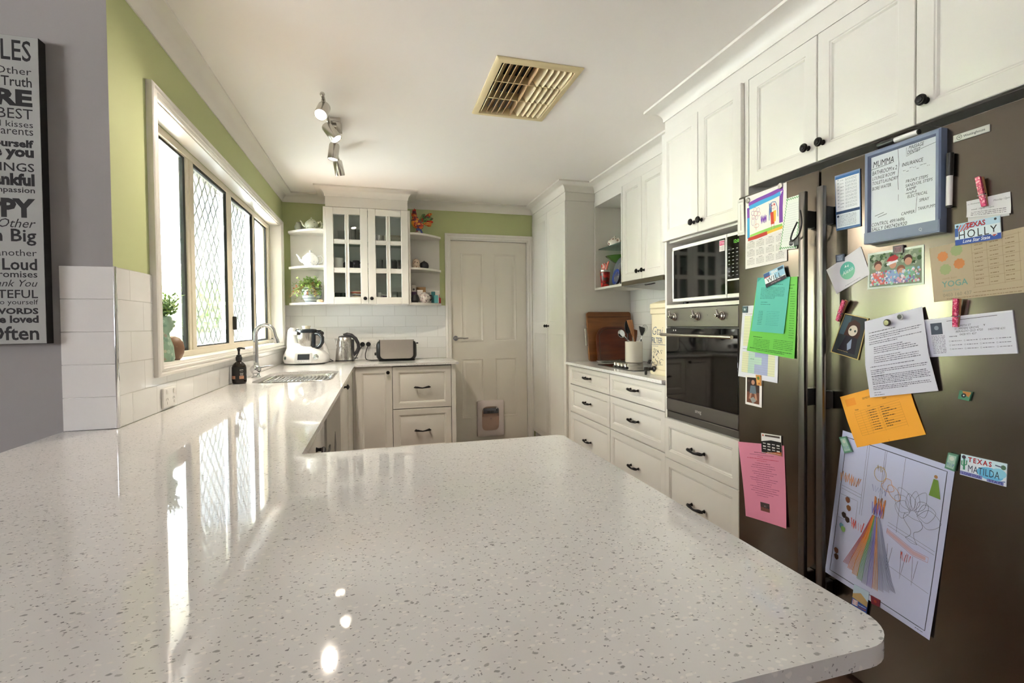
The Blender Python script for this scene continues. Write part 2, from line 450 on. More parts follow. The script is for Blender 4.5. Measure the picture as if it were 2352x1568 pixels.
# the living area behind the camera; unglazed far-wall opening added for fill daylight
m = MB()
for a, b in (((-4.2, 0), (-1.5, ZC)), ((.0, 0), (1.97, ZC)), ((-1.5, 2.1), (.0, ZC)), ((-1.5, 0), (.0, 1.05))):
    m.box((-5.2, a[0], a[1]), (-5.05, b[0], b[1]), GREY)
struct('wall_far', m)
m = MB()
m.box((-5.05, -4.2, 0), (2.114, -4.05, ZC), GREY)
struct('wall_rear', m)

def sweep(path, prof, mtl):
    """profile (outward offset, z) along an open path in plan, mitred; the room lies to the right of the path"""
    mb = MB(); vs = []; L = len(path); n = len(prof)
    for k in range(L):
        p = V((*path[k], 0))
        d0 = (V((*path[k], 0))-V((*path[k-1], 0))).normalized() if k > 0 else None
        d1 = (V((*path[k+1], 0))-p).normalized() if k < L-1 else None
        r0 = V((d0.y, -d0.x, 0)) if d0 else None; r1 = V((d1.y, -d1.x, 0)) if d1 else None
        if r0 is None: w = r1
        elif r1 is None: w = r0
        else:
            b = r0+r1; w = b/(b.dot(r0)) if b.length > 1e-4 else r0
        for o, z in prof: vs.append((p.x+w.x*o, p.y+w.y*o, z))
    fs = []
    for k in range(L-1):
        for i in range(n-1):
            fs.append((k*n+i, k*n+i+1, (k+1)*n+i+1, (k+1)*n+i))
    mb.add(vs, fs, mtl, True)
    mb.add(vs[:n], [list(range(n))[::-1]], mtl); mb.add(vs[-n:], [list(range(n))], mtl)
    return mb
CB = 2.322
cove = [(0, ZC), (0, CB), (.006, CB), (.006, CB+.004)]
for i in range(9):
    a = pi/2*i/8
    cove.append((.006+.07*(1-cos(a)), CB+.004+.06*sin(a)))
cove += [(.084, CB+.066), (.084, ZC)]
PX, PY = 1.505, 4.115                                      # pantry front and side planes
path1 = [(-5.0, 1.970), (-.7995, 1.970), (-.7995, YB-.0005), (-.418, YB-.0005), (-.418, 4.775), (.262, 4.775), (.262, YB-.0005), (PX+.004, YB-.0005),
         (PX+.004, PY-.002), (1.776, PY-.002), (1.776, 2.555), (1.524, 2.555), (1.524, -1.0)]
struct('trim_1', sweep(path1, cove, TRIMW))
m = MB()                                                   # frieze boards between the cabinet tops and the cornice
m.box((-.418, 4.775, 2.236), (.262, YB-.001, ZC-.001), WHITE)
m.box((PX+.005, PY, 2.252), (2.113, 5.098, ZC-.001), WHITE)
m.box((1.777, 2.56, 2.252), (2.113, PY-.001, ZC-.001), WHITE)
m.box((1.525, -1.0, 2.252), (2.113, 2.554, ZC-.001), WHITE)
struct('trim_2', m)

# door and its frame
def frame_strip(mb, x0, x1, z1, w, M):
    """three-sided moulded architrave in the plane of M (origin at floor)"""
    prof = [(0, 0), (0, .016), (.008, .02), (.02, .02), (.026, .014), (w-.012, .014), (w-.006, .009), (w, .009), (w, 0)]
    vs = []; n = len(prof)
    for px, pz, sx, sz in ((x0, 0, 1, 0), (x0, z1, 1, -1), (x1, z1, -1, -1), (x1, 0, -1, 0)):
        for o, h in prof: vs.append((px+sx*o, pz+sz*o, h))
    fs = []
    for k in range(3):
        for i in range(n-1): fs.append((k*n+i, k*n+i+1, (k+1)*n+i+1, (k+1)*n+i))
    mb.add(vs, fs, TRIMW, False, M)
m = MB(); frame_strip(m, .625, 1.5085, 2.106, .056, FY(0, YB-.0005, 0))
m.box((.669, YB+.001, 0), (.681, YB+.1, 2.044), TRIMW); m.box((1.449, YB+.001, 0), (1.461, YB+.1, 2.044), TRIMW); m.box((.669, YB+.001, 2.044), (1.461, YB+.1, 2.055), TRIMW)
struct('trim_3', m)

DOORW = mat('white_door_paint', '#e2dccf', .38, vary=.012, scale=3)
m = MB(); DY = YB+.022
x0, x1 = .684, 1.446
pan = [(.774, 1.002, 1.052, 1.923), (1.11, 1.341, 1.052, 1.923), (.778, .997, .288, .884), (1.113, 1.341, .288, .884)]
m.box((x0, DY, .006), (x1, DY+.036, 2.042), DOORW)
for a, b, c, d in ((.6815, .70, 0, 2.0435), (1.43, 1.4485, 0, 2.0435), (.70, 1.43, 2.02, 2.0435)): m.box((a, DY+.037, c), (b, DY+.05, d), TRIMW)
m.box((.69, DY+.052, 0), (1.44, DY+.07, 2.05), DARK)  # unseen backing added to stop daylight leaking round the door leaf
xs = [x0, .776, 1.0, 1.112, 1.341, x1]; F = FY(0, DY, 0)
for a, b in ((x0, .776), (1.0, 1.112), (1.341, x1)): m.box((a, DY-.008, .006), (b, DY, 2.04), DOORW)
for (a, b) in ((.776, 1.0), (1.112, 1.341)):
    for (c, d) in ((.006, .288), (.884, 1.052), (1.923, 2.04)): m.box((a, DY-.008, c), (b, DY, d), DOORW)
    for (c, d) in ((.288, .884), (1.052, 1.923)):
        m.rings(b-a, d-c, [(0, .008), (.006, .0105), (.012, .008), (.02, .001), (.03, .001), (.044, .006), (.05, .0065)], DOORW, FY(a, DY, c), back=False)
door = struct('door_1', m)
m = MB(); F = FY(.722, DY-.008, 1.086)
m.lathe([(0, .0), (.026, .0), (.026, .006), (.023, .009), (0, .009)], CHROME, 28, F)
m.lathe([(.011, .009), (.0095, .03), (.011, .045), (.0, .045)], STEEL, 18, F)
m.tube([(0, 0, .04), (.012, .001, .042), (.04, .004, .043), (.08, -.002, .042), (.118, .002, .038)], [.009, .009, .0085, .0075, .006], STEEL, 12, F)
build('door_handle', m, door)
FLAPW = mat('pale_pink_plastic', '#dfd3cf', .3, vary=.02)
m = MB(); F = FY(0, DY-.009, 0)
ox0, ox1, oz0, oz1 = .926, 1.195, .1, .458; ix0, ix1, iz0, iz1 = .972, 1.146, .158, .4
outer = rrect(ox0, oz0, ox1, oz1, .014)
inner = rrect(ix0, iz0, ix1, iz1, .05)
# flap frame: a bevelled ring
n = len(outer)
vs = [(p[0], p[1], 0) for p in outer]+[(p[0], p[1], .014) for p in outer]+[(p[0], p[1], .018) for p in rrect(ox0+.006, oz0+.006, ox1-.006, oz1-.006, .012)]+[(p[0], p[1], .018) for p in inner]+[(p[0], p[1], .0) for p in inner]
fs = []
for k in range(4):
    for i in range(n): fs.append((k*n+i, k*n+(i+1) % n, (k+1)*n+(i+1) % n, (k+1)*n+i))
m.add(vs, fs, FLAPW, False, F)
fl = build('cat_flap', m, door)
m = MB(); m.prism(rrect(ix0-.004, iz0-.004, ix1+.004, iz1+.004, .05), .001, .004, glassmat('flap_perspex', '#faf1ee', 1.6), F); build('flap_panel', m, fl)
m = MB(); m.box((ix0+.012, iz1-.07, .004), (ix1-.008, iz1-.018, .03), mat('smoky_plastic', '#6d7077', .12, .3, vary=.1), .006, 2, F)
for k in range(4): m.box((ix0+.055+k*.016, iz1-.066, .03), (ix0+.063+k*.016, iz1-.04, .033), BLACKP, 0, 1, F)
m.box((ix0+.008, iz1-.06, .004), (ix0+.02, iz1-.02, .028), CHROME, .004, 2, F); m.box((ix1-.036, iz1-.05, .004), (ix1-.02, iz1-.004, .03), CHROME, .004, 2, F)
build('flap_lock', m, fl)
m = MB(); m.ball((1.065, iz1-.125, .006), (.008, .005, .004), CHROME, 12, 8, F); build('flap_catch', m, fl)

# window: moulded surround, reveals, cream aluminium frame, two fixed lights and two sliding lights with a security mesh
m = MB(); F = FL(-.7995, 2.248, 1.034)
W, H = 2.745, 1.092
steps = [(0, 0), (0, .02), (.006, .024), (.018, .024), (.024, .018), (.03, .018), (.036, .022), (.046, .022), (.052, .016), (.058, .016), (.064, .012), (.067, .012), (.067, 0)]
vs = []; fs = []
for i, z in steps: vs += [(i, i*.62 if True else i, z), (W-i, i*.62, z), (W-i, H-i*.62, z), (i, H-i*.62, z)]
for k in range(len(steps)-1):
    for i in range(4):
        j = (i+1) % 4; fs.append((k*4+i, k*4+j, k*4+4+j, k*4+4+i))
m.add(vs, fs, TRIMW, False, F)
struct('trim_4', m)
m = MB()
m.box((-.876, wy0, wz0+.0005), (-.7905, wy1, wz0+.006), TRIMW); m.box((-.876, wy0, wz1-.006), (-.7985, wy1, wz1-.0005), TRIMW)
m.box((-.876, wy0+.0005, wz0+.006), (-.7985, wy0+.006, wz1-.006), TRIMW); m.box((-.876, wy1-.006, wz0+.006), (-.7985, wy1-.0005, wz1-.006), TRIMW)
struct('trim_5', m)
m = MB(); a0, a1, c0, c1 = wy0+.006, wy1-.006, wz0+.006, wz1-.006
for (p, q, r, t) in ((a0, a0+.04, c0, c1), (4.86, a1, c0, c1), (a0+.04, 4.86, c0, c0+.026), (a0+.04, 4.86, c1-.034, c1)):
    m.box((-.95, p, r), (-.878, q, t), CREAM, .002, 1)
m.box((-.9035, 2.942, c0+.02), (-.885, 2.975, c1-.034), CREAM, .002, 1)
m.box((-.9035, 4.345, c0+.02), (-.893, 4.43, c1-.034), CREAM, .002, 1)
win = struct('window_1', m)
zb, zt = c0+.026, c1-.034
GASK = mat('dark_rubber_gasket', '#1d2320', .6)
TINTG = glassmat('dimming_sheet_tint', TINT, 1.0)  # tint of the added sheet that dims the sky behind the mesh
def light(name, y0, y1, x, t):
    m = MB(); m.box((x-.003, y0, zb), (x+.003, y1, zt), GLASS); build('pane', m, win)
    m = MB()
    for p, q, r, s_ in ((y0, y0+t, zb, zt), (y1-t, y1, zb, zt), (y0+t, y1-t, zt-.012, zt), (y0+t, y1-t, zb, zb+.012)):
        m.box((x-.008, p, r), (x+.008, q, s_), GASK)
    build('pane_gasket', m, win)
light('a', a0+.04, 2.941, -.900, .03); light('b', 4.43, 4.86, -.900, .018)
for y0, y1, s0, s1, lk in ((3.04, 3.64, 2.953, 3.04, False), (3.75, 4.318, 3.607, 3.75, True)):
    m = MB()
    m.box((-.896, s0+.02, zb), (-.880, s1-.03, zt+.004), CREAM, .002, 1); m.box((-.896, s1-.03, zb), (-.8835, s1, zt), CREAM, .002, 1)
    if lk: m.box((-.896, y1, zb), (-.880, 4.345, zt), CREAM, .002, 1)
    m.box((-.896, s0+.02, zb), (-.882, y1, zb+.012), CREAM, .001, 1)
    sash = build('sash', m, win)
    m = MB(); m.box((-.8905, y0, zb+.012), (-.8865, y1, zt), GLASS); build('pane', m, sash)
    m = MB(); m.box((-.9405, y0-.02, zb+.002), (-.9385, y1+.06, zt+.03), TINTG); build('added_dimming_sheet', m, win)  # sheet added outside the mesh to dim the sky so the strands show
    m = MB(); t = .03
    for p, q, r, s_ in ((y1-t, y1, zb+.012, zt), (y0, y1-t, zt-.016, zt), (y0, y1-t, zb+.012, zb+.018)):
        m.box((-.895, p, r), (-.8825, q, s_), GASK)
    build('pane_gasket', m, sash)
    if lk:
        m = MB(); m.box((-.880, s1-.045, 1.2), (-.862, s1-.010, 1.285), BLACKP, .004, 2); build('latch', m, sash)
    # security mesh outside the glass
    m = MB(); MESHM = mat('white_security_mesh', '#e3e6e6', .5, vary=.03)
    k = 0; y = y0+.004
    while y < y1+.035:
        pts = []
        z = zb+.02
        while z <= zt+.03:
            pts.append((-.925, min(max(y+(-1)**k*.0215*cos(2*pi*z/.112), y0), y1+.05), z)); z += .009
        vs = []
        for q in range(len(pts)):
            p0 = V(pts[max(q-1, 0)]); p1 = V(pts[min(q+1, len(pts)-1)]); d = (p1-p0).normalized(); nn = V((0, -d.z, d.y))*.0046; p = V(pts[q]); ex = V((.001, 0, 0))
            vs += [p+nn+ex, p-nn+ex, p-nn-ex, p+nn-ex]
        m.add(vs, [(q*4+i, q*4+(i+1) % 4, q*4+4+(i+1) % 4, q*4+4+i) for q in range(len(pts)-1) for i in range(4)], MESHM); y += .05; k += 1
    build('security_mesh', m, win)
# ================================================================== CABINETS
def knob(parent, F, r=.016):
    m = MB(F)
    m.lathe([(.0095, 0), (.0095, .002), (.006, .005), (.005, .012), (.009, .017), (r, .02), (r, .024), (r*.85, .028), (r*.6, .0285), (r*.55, .031), (r*.3, .033), (0, .0335)], BLACKM, 22)
    return build('knob', m, parent)
def pull(parent, F, w=.125):
    m = MB(F); h = w/2
    m.tube([(-h, 0, .02), (-h*.8, .002, .024), (-h*.55, .001, .026), (-h*.25, -.003, .027), (0, -.005, .0275), (h*.25, -.003, .027), (h*.55, .001, .026), (h*.8, .002, .024), (h, 0, .02)],
           [.003, .0085, .0085, .006, .0052, .006, .0085, .0085, .003], BLACKM, 12)
    for s in (-1, 1): m.lathe([(.009, 0), (.008, .003), (.0055, .008), (.0065, .022)], BLACKM, 14, Matrix.Translation((s*h*.78, .001, 0)))
    return build('handle', m, parent)
def panel(parent, name, F, w, h, st=.058, t=.018):
    st = min(st, h*.27)
    m = MB(F)
    m.rings(w, h, [(0, 0), (0, t-.002), (.002, t), (st-.008, t), (st-.005, t-.003), (st-.001, t-.003), (st+.004, t-.009), (st+.008, t-.009), (st+.010, t-.008)], WHITE)
    return build(name, m, parent)
def carcass(parent, x0, x1, y0, y1, z0, z1, t=.016, open_side=None, top=False, bottom=True, back=None, name='carcass', mt=None):
    mt = mt or WHITE; m = MB()
    if open_side != '-x': m.box((x0, y0, z0), (x0+t, y1, z1), mt)
    if open_side != '+x': m.box((x1-t, y0, z0), (x1, y1, z1), mt)
    if open_side != '-y': m.box((x0+t, y0, z0), (x1-t, y0+t, z1), mt)
    if open_side != '+y': m.box((x0+t, y1-t, z0), (x1-t, y1, z1), mt)
    if bottom: m.box((x0+t, y0+t, z0), (x1-t, y1-t, z0+t), mt)
    if top: m.box((x0+t, y0+t, z1-t), (x1-t, y1-t, z1), mt)
    return build(name, m, parent)
def kick(parent, a, b):
    m = MB(); m.box(a, b, WHITE); return build('kickboard', m, parent)

# ---- right-hand run, facing -X
RX = 1.52
def drawers_x(t, yl, yr, levels, plen=.125):
    for z0, z1 in levels:
        w = yl-yr-.004; h = z1-z0-.004
        d = panel(t, 'drawer', FX(RX+.018, yl-.002, z0+.002), w, h, .05)
        pull(d, FX(RX, (yl+yr)/2, (z0+z1)/2+.004), plen)
LV = [(.722, .874), (.492, .720), (.14, .490)]
for yl, yr, lab in ((4.055, 3.284, 'white three-drawer base cabinet next to the tall pantry, under the chopping boards'),
                    (3.281, 2.556, 'white three-drawer base cabinet beside the oven, under the water filter')):
    t = thing('drawer_cabinet', (1.83, (yl+yr)/2, 0), lab, 'cabinet', 'drawer cabinets under the cooktop bench')
    carcass(t, RX+.019, 2.105, yr, yl, .12, .876, open_side='-x', top=True)
    drawers_x(t, yl, yr, LV); kick(t, (1.58, yr, 0), (1.596, yl, .1195))
m = MB(); m.box((RX+.004, 4.058, 0), (2.1, 4.112, .877), mat('grey_side_panel', '#d8d2c6', .4))
build('filler_panel', m, label='narrow off-white filler panel between pantry and drawers', cat='panel')
m = MB(); m.prism([(1.499, 2.5555), (2.1075, 2.5555), (2.1075, 4.1125), (1.499, 4.1125)], .88, .9, STONE); 
build('benchtop', m, label='speckled white stone worktop carrying the cooktop and water filter', cat='worktop')

t = thing('oven_tower', (1.83, 2.22, 0), 'tall white oven tower holding the microwave and oven beside the fridge', 'cabinet')
m = MB()
m.box((RX+.001, 2.535, 0), (2.105, 2.553, 2.25), WHITE); m.box((RX+.001, 1.898, 0), (2.105, 1.93, 2.25), WHITE)
m.box((2.085, 1.93, .12), (2.104, 2.535, 2.25), WHITE); m.box((RX+.019, 1.93, 1.655), (2.085, 2.535, 1.671), WHITE)
m.box((RX+.019, 1.93, .682), (2.085, 2.535, .7), WHITE); m.box((RX+.019, 1.93, .12), (2.085, 2.535, .136), WHITE)
m.box((RX+.019, 1.93, 2.234), (2.085, 2.535, 2.25), WHITE)
build('carcass', m, t)
m = MB(); m.box((RX-.001, 1.931, 1.2975), (2.084, 2.534, 1.3165), WHITE, .002, 1); build('shelf', m, t)
for yl, yr, kz in ((2.5525, 2.217, 2.247), (2.214, 1.8985, 2.184)):
    d = panel(t, 'door', FX(RX+.0005, yl-.001, 1.664), yl-yr-.002, .583, .058)
    knob(d, FX(RX-.0175, kz, 1.716))
for z0, z1 in ((.48, .698), (.14, .477)):
    w = .62; d = panel(t, 'drawer', FX(RX+.0005, 2.531, z0), w-.004, z1-z0, .05)
    pull(d, FX(RX-.0175, 2.22, (z0+z1)/2-.01), .135)
kick(t, (1.58, 1.931, 0), (1.596, 2.534, .1195))

t = thing('overhead_cabinet', (1.83, 1.51, 1.79), 'white two-door cabinet above the left side of the fridge', 'cabinet', 'cabinets above the fridge')
m = MB(); m.box((RX+.001, 1.873, 0), (2.105, 1.8965, 2.25), WHITE); build('side_panel', m, t)
carcass(t, RX+.02, 2.105, 1.152, 1.872, 1.8, 2.25, open_side='-x', top=True)
for yl, yr, kz in ((1.871, 1.512, 1.548), (1.509, 1.152, 1.482)):
    d = panel(t, 'door', FX(RX+.0185, yl-.001, 1.796), yl-yr-.002, .452, .058); knob(d, FX(RX, kz, 1.855))
t = thing('overhead_cabinet', (1.83, .97, 1.79), 'white single-door cabinet above the right side of the fridge, cut by the photo edge', 'cabinet', 'cabinets above the fridge')
carcass(t, RX+.02, 2.105, .79, 1.149, 1.8, 2.25, open_side='-x', top=True)
d = panel(t, 'door', FX(RX+.0185, 1.1485, 1.796), .357, .452, .058); knob(d, FX(RX, 1.117, 1.853))

UX = 1.77
t = thing('wall_cabinet', (1.94, 3.28, 1.53), 'white two-door wall cabinet above the slim rangehood', 'cabinet')
carcass(t, UX+.02, 2.107, 2.557, 3.583, 1.53, 2.25, open_side='-x', top=True)
m = MB(); m.box((UX+.001, 2.557, 1.53), (UX+.018, 2.978, 2.25), WHITE); build('filler_strip', m, t)
for yl, yr, kz in ((3.582, 3.284, 3.322), (3.281, 2.981, 3.246)):
    d = panel(t, 'door', FX(UX+.0185, yl-.001, 1.532), yl-yr-.002, .716, .056); knob(d, FX(UX, kz, 1.588))
t = thing('display_shelf', (1.94, 3.85, 1.5), 'open white wall shelf with a glass shelf beside the pantry', 'shelf')
m = MB()
m.box((UX, 4.093, 1.502), (2.107, 4.111, 2.25), WHITE); m.box((UX, 3.585, 1.502), (2.107, 3.603, 2.25), WHITE)
m.box((UX, 3.603, 1.502), (2.107, 4.093, 1.52), WHITE); m.box((UX, 3.603, 2.205), (2.107, 4.093, 2.25), WHITE); m.box((2.09, 3.603, 1.52), (2.107, 4.093, 2.205), WHITE)
build('frame', m, t)
m = MB(); m.box((1.80, 3.604, 1.842), (2.0895, 4.0925, 1.848), glassmat('green_edge_glass', '#cfe2da', 1.5))
m.box((1.7985, 3.604, 1.842), (1.80, 4.0925, 1.848), mat('glass_edge', '#3c5a50', .2)); gs = build('glass_shelf', m, t)

t = thing('rangehood', (1.93, 3.28, 1.495), 'slim dark stainless rangehood under the two-door wall cabinet', 'rangehood')
m = MB(); m.box((UX-.012, 2.985, 1.498), (2.1, 3.578, 1.5285), brushed('dark_steel', '#8e8577', .3, 'Y'), .002, 1); build('body', m, t)
m = MB(); m.add([(UX+.004, 2.99, 1.4975), (UX+.004, 3.572, 1.4975), (2.09, 3.572, 1.475), (2.09, 2.99, 1.475), (UX+.004, 2.99, 1.4935), (UX+.004, 3.572, 1.4935), (2.09, 3.572, 1.47), (2.09, 2.99, 1.47)],
                [(0, 1, 2, 3), (7, 6, 5, 4), (0, 4, 5, 1), (1, 5, 6, 2), (2, 6, 7, 3), (3, 7, 4, 0)], mat('grey_filter_mesh', '#a7a8a6', .35, .6)); build('filter_panel', m, t)
m = MB(); m.tube([(UX+.03, 3.15, 1.49), (UX+.018, 3.18, 1.486), (UX+.018, 3.26, 1.485), (UX+.03, 3.29, 1.49)], .0035, BLACKP, 8); build('grip', m, t)

t = thing('pantry_cupboard', (1.8, 4.6, 0), 'tall white two-door pantry cupboard beside the white door', 'cupboard')
m = MB()
m.box((PX+.02, PY, 0), (2.108, PY+.018, 2.25), WHITE); m.box((PX+.02, 5.075, .0), (2.108, 5.093, 2.25), WHITE)
m.box((2.09, PY+.018, 0), (2.108, 5.075, 2.25), WHITE); m.box((PX+.02, PY+.018, .12), (2.09, 5.075, .138), WHITE); m.box((PX+.02, PY+.018, 2.23), (2.09, 5.075, 2.25), WHITE)
build('carcass', m, t)
for yl, yr, kz in ((5.09, 4.603, 4.628), (4.6, 4.113, 4.572)):
    w = yl-yr-.002
    m = MB(FX(PX+.0185, yl-.001, .13)); h = 2.118
    m.box((0, 0, 0), (w, h, .012), WHITE)
    for a, b in ((.06, 1.0), (1.11, 2.0)):
        m.box((0, 0, .012), (w, .06, .018), WHITE) if a < .5 else m.box((.058, 1.0, .012), (w-.058, 1.11, .018), WHITE)
    m.box((0, 2.058, .012), (w, h, .018), WHITE); m.box((0, .06, .012), (.058, 2.058, .018), WHITE); m.box((w-.058, .06, .012), (w, 2.058, .018), WHITE)
    for a, b in ((.06, 1.0), (1.11, 2.058)):
        m.rings(w-.116, b-a, [(0, .018), (.004, .0155), (.009, .0155), (.013, .0126)], WHITE, Matrix.Translation((.058, a, 0)), back=False)
    d = build('door', m, t); knob(d, FX(PX, kz, 1.2), .014)
kick(t, (1.6, PY+.019, 0), (1.616, 5.07, .1195))

# ---- end wall, facing -Y
BY = 4.52
t = thing('corner_cabinet', (-.05, 4.8, 0), 'white corner base cabinet with one door and a knob, under the kettle', 'cabinet')
m = MB(); m.box((-.2, 5.07, .12), (.1045, 5.09, .877), WHITE); m.box((.088, BY+.02, .12), (.1045, 5.07, .877), WHITE); m.box((-.2, BY+.02, .12), (.088, 5.07, .136), WHITE); m.box((-.2095, BY, .135), (-.1915, BY+.018, .875), WHITE); build('carcass', m, t)
d = panel(t, 'door', FY(-.19, BY+.0185, .135), .293, .74); knob(d, FY(.07, BY, .826), .015)
kick(t, (-.2, 4.58, 0), (.1045, 4.596, .1195))
t = thing('drawer_cabinet', (.35, 4.8, 0), 'white base cabinet with deep drawers under the toaster', 'cabinet')
carcass(t, .107, .596, BY+.019, 5.09, .12, .877, open_side='-y', top=True)
for z0, z1 in ((.514, .868), (.14, .508)):
    d = panel(t, 'drawer', FY(.107, BY+.0185, z0), .487, z1-z0, .055); pull(d, FY(.348, BY, (z0+z1)/2), .14)
m = MB(); m.lathe([(.008, 0), (.008, .003), (0, .0035)], mat('child_lock_plastic', '#e7ddd5', .3), 14, FY(.578, BY, .492)); build('catch', m, t)
m = MB(); m.box((.598, BY+.001, 0), (.634, 5.09, .877), WHITE); build('end_panel', m, t)
kick(t, (.107, 4.58, 0), (.597, 4.596, .1195))

# ---- window run, facing +X
LX = -.21
t = thing('drawer_cabinet', (-.5, 1.83, 0), 'white base cabinet with drawers beside the dishwasher, nearest the camera', 'cabinet')
carcass(t, -.785, LX-.019, 1.43, 2.215, .12, .877, open_side='+x')
for z0, z1 in ((.70, .872), (.42, .697), (.14, .417)):
    d = panel(t, 'drawer', FL(LX-.0185, 1.432, z0), .78, z1-z0, .05); pull(d, FL(LX, 1.86, (z0+z1)/2+.01), .135)
kick(t, (-.286, 1.43, 0), (-.27, 2.215, .1195))
t = thing('dishwasher', (-.5, 2.62, 0), 'silver grey dishwasher under the sink bench', 'dishwasher')
DWM = mat('silver_grey_panel', '#b4aea6', .35, .3)
m = MB(); m.box((-.78, 2.225, .1), (LX-.02, 3.05, .868), DWM); build('body', m, t)
m = MB(FL(LX-.0195, 2.228, .12)); m.prism(rrect(0, 0, .82, .745, .02), 0, .022, DWM)
d = build('door', m, t)
m = MB(FL(LX+.0027, 2.228, .12)); m.box((.0, .575, 0), (.06, .745, .004), DWM); m.box((0, .575, 0), (.14, .595, .006), BLACKP); m.box((.008, .2, .0), (.05, .58, .01), mat('dark_grip', '#5d5b59', .4), .003, 2)
build('handle', m, d)
m = MB(FL(LX+.0027, 2.228, .12)); m.prism([(.4, .52), (.45, .59), (.5, .52), (.45, .45)], 0, .001, BLACKP); build('badge', m, d)
m = MB(); m.box((-.3, 2.23, 0), (-.28, 3.05, .0995), BLACKP); build('kickboard', m, t)
t = thing('sink_cabinet', (-.5, 3.75, 0), 'white base cabinet under the sink with a single knob', 'cabinet')
carcass(t, -.785, LX-.019, 3.06, 4.5, .12, .8, open_side='+x')
d = panel(t, 'door', FL(LX-.0185, 3.062, .135), .9, .737); knob(d, FL(LX, 3.42, .84), .016)
m = MB(); m.box((LX-.018, 3.966, .135), (LX-.001, 4.515, .872), WHITE); build('corner_strip', m, t)
kick(t, (-.286, 3.06, 0), (-.27, 4.5, .1195))

t = thing('peninsula_cabinet', (-.2, 1.05, 0), 'white cabinet base under the breakfast bar', 'cabinet')
m = MB(); m.box((-.92, .74, 0), (.3, 1.39, .878), WHITE); build('body', m, t)

# ---- the stone bench: peninsula, window run and end-wall return in one slab, with the sink cut out
def bench():
    out = rrect(-.937, .386, .506, 1.412, .05, 9)
    # replace the rounded far corners by square joins to the window run
    o = [p for p in out]
    near = [p for p in o if p[1] < .9]                     # two rounded near corners
    right = [p for p in near if p[0] > 0]; left = [p for p in near if p[0] < 0]
    loop = right + [(.503, 1.395), (.486, 1.412), (-.188, 1.412), (-.188, 4.498), (.66, 4.498), (.66, YB-.0065), (XL+.0005, YB-.0065), (XL+.0005, 1.9615), (-.937, 1.9615)] + left
    hole = []
    hx0, hx1, hy0, hy1 = -.70, -.268, 3.24, 3.985
    hole = rrect(hx0, hy0, hx1, hy1, .11, 8)
    bm = bmesh.new(); es = []
    for lp in (loop, hole):
        vs = [bm.verts.new((x, y, .9)) for x, y in lp]
        es += [bm.edges.new((vs[i], vs[(i+1) % len(vs)])) for i in range(len(vs))]
    bmesh.ops.triangle_fill(bm, use_beauty=True, use_dissolve=False, edges=es, normal=(0, 0, 1))
    bm.verts.index_update()
    tv = [v.co.copy() for v in bm.verts]; tf = []
    for f in bm.faces:
        ix = [v.index for v in f.verts]
        tf.append(ix if f.normal.z > 0 else ix[::-1])
    bm.free()
    mb = MB(); e = .0022
    mb.add(tv, tf, STONE); mb.add([(v.x, v.y, .88) for v in tv], [f[::-1] for f in tf], STONE)
    for lp in (loop, hole):
        n = len(lp); mb.add([(x, y, .88) for x, y in lp]+[(x, y, .9) for x, y in lp], [(i, (i+1) % n, n+(i+1) % n, n+i) for i in range(n)], STONE)
    return mb, hole
bm_, hole = bench()
build('benchtop', bm_, label='large glossy speckled white stone benchtop wrapping from breakfast bar to sink and back wall', cat='worktop')

t = thing('sink', (-.48, 3.6, .7), 'stainless steel sink sunk in the stone bench under the window', 'sink')
m = MB(); n = len(hole); vs = []
for (k, z) in ((1.03, .8795), (1.0, .8795), (.99, .87), (.97, .74), (.9, .715), (.3, .71)):
    for x, y in hole: vs.append((-.484+(x+.484)*k, 3.6125+(y-3.6125)*k, z))
fs = [(k*n+i, k*n+(i+1) % n, (k+1)*n+(i+1) % n, (k+1)*n+i) for k in range(5) for i in range(n)]
fs.append([5*n+i for i in range(n)])
m.add(vs, fs, mat('sink_steel', '#c9c7c2', .22, 1, vary=.04, scale=60), True); build('bowl', m, t)
t = thing('draining_tray', (-.46, 3.55, .86), 'ribbed stainless draining tray resting in the sink', 'tray')
m = MB(); STRAY = mat('tray_steel', '#d4d4d2', .18, 1, vary=.05, scale=50)
tr = rrect(-.655, 3.34, -.283, 3.82, .06, 6); n = len(tr); cx, cy = -.469, 3.58; vs = []
for k, z in ((1.0, .893), (.985, .8965), (.955, .8955), (.93, .878), (.2, .876)):
    for x, y in tr: vs.append((cx+(x-cx)*k, cy+(y-cy)*k, z))
fs = [(k*n+i, k*n+(i+1) % n, (k+1)*n+(i+1) % n, (k+1)*n+i) for k in range(4) for i in range(n)]; fs.append([4*n+i for i in range(n)])
m.add(vs, fs, STRAY, True)
build('tray', m, t)
m = MB()
for i in range(14):
    x = -.62+i*.0235; m.tube([(x, 3.41, .8765), (x, 3.425, .884), (x, 3.735, .884), (x, 3.75, .8765)], .0065, STRAY, 8)
build('ribs', m, t)

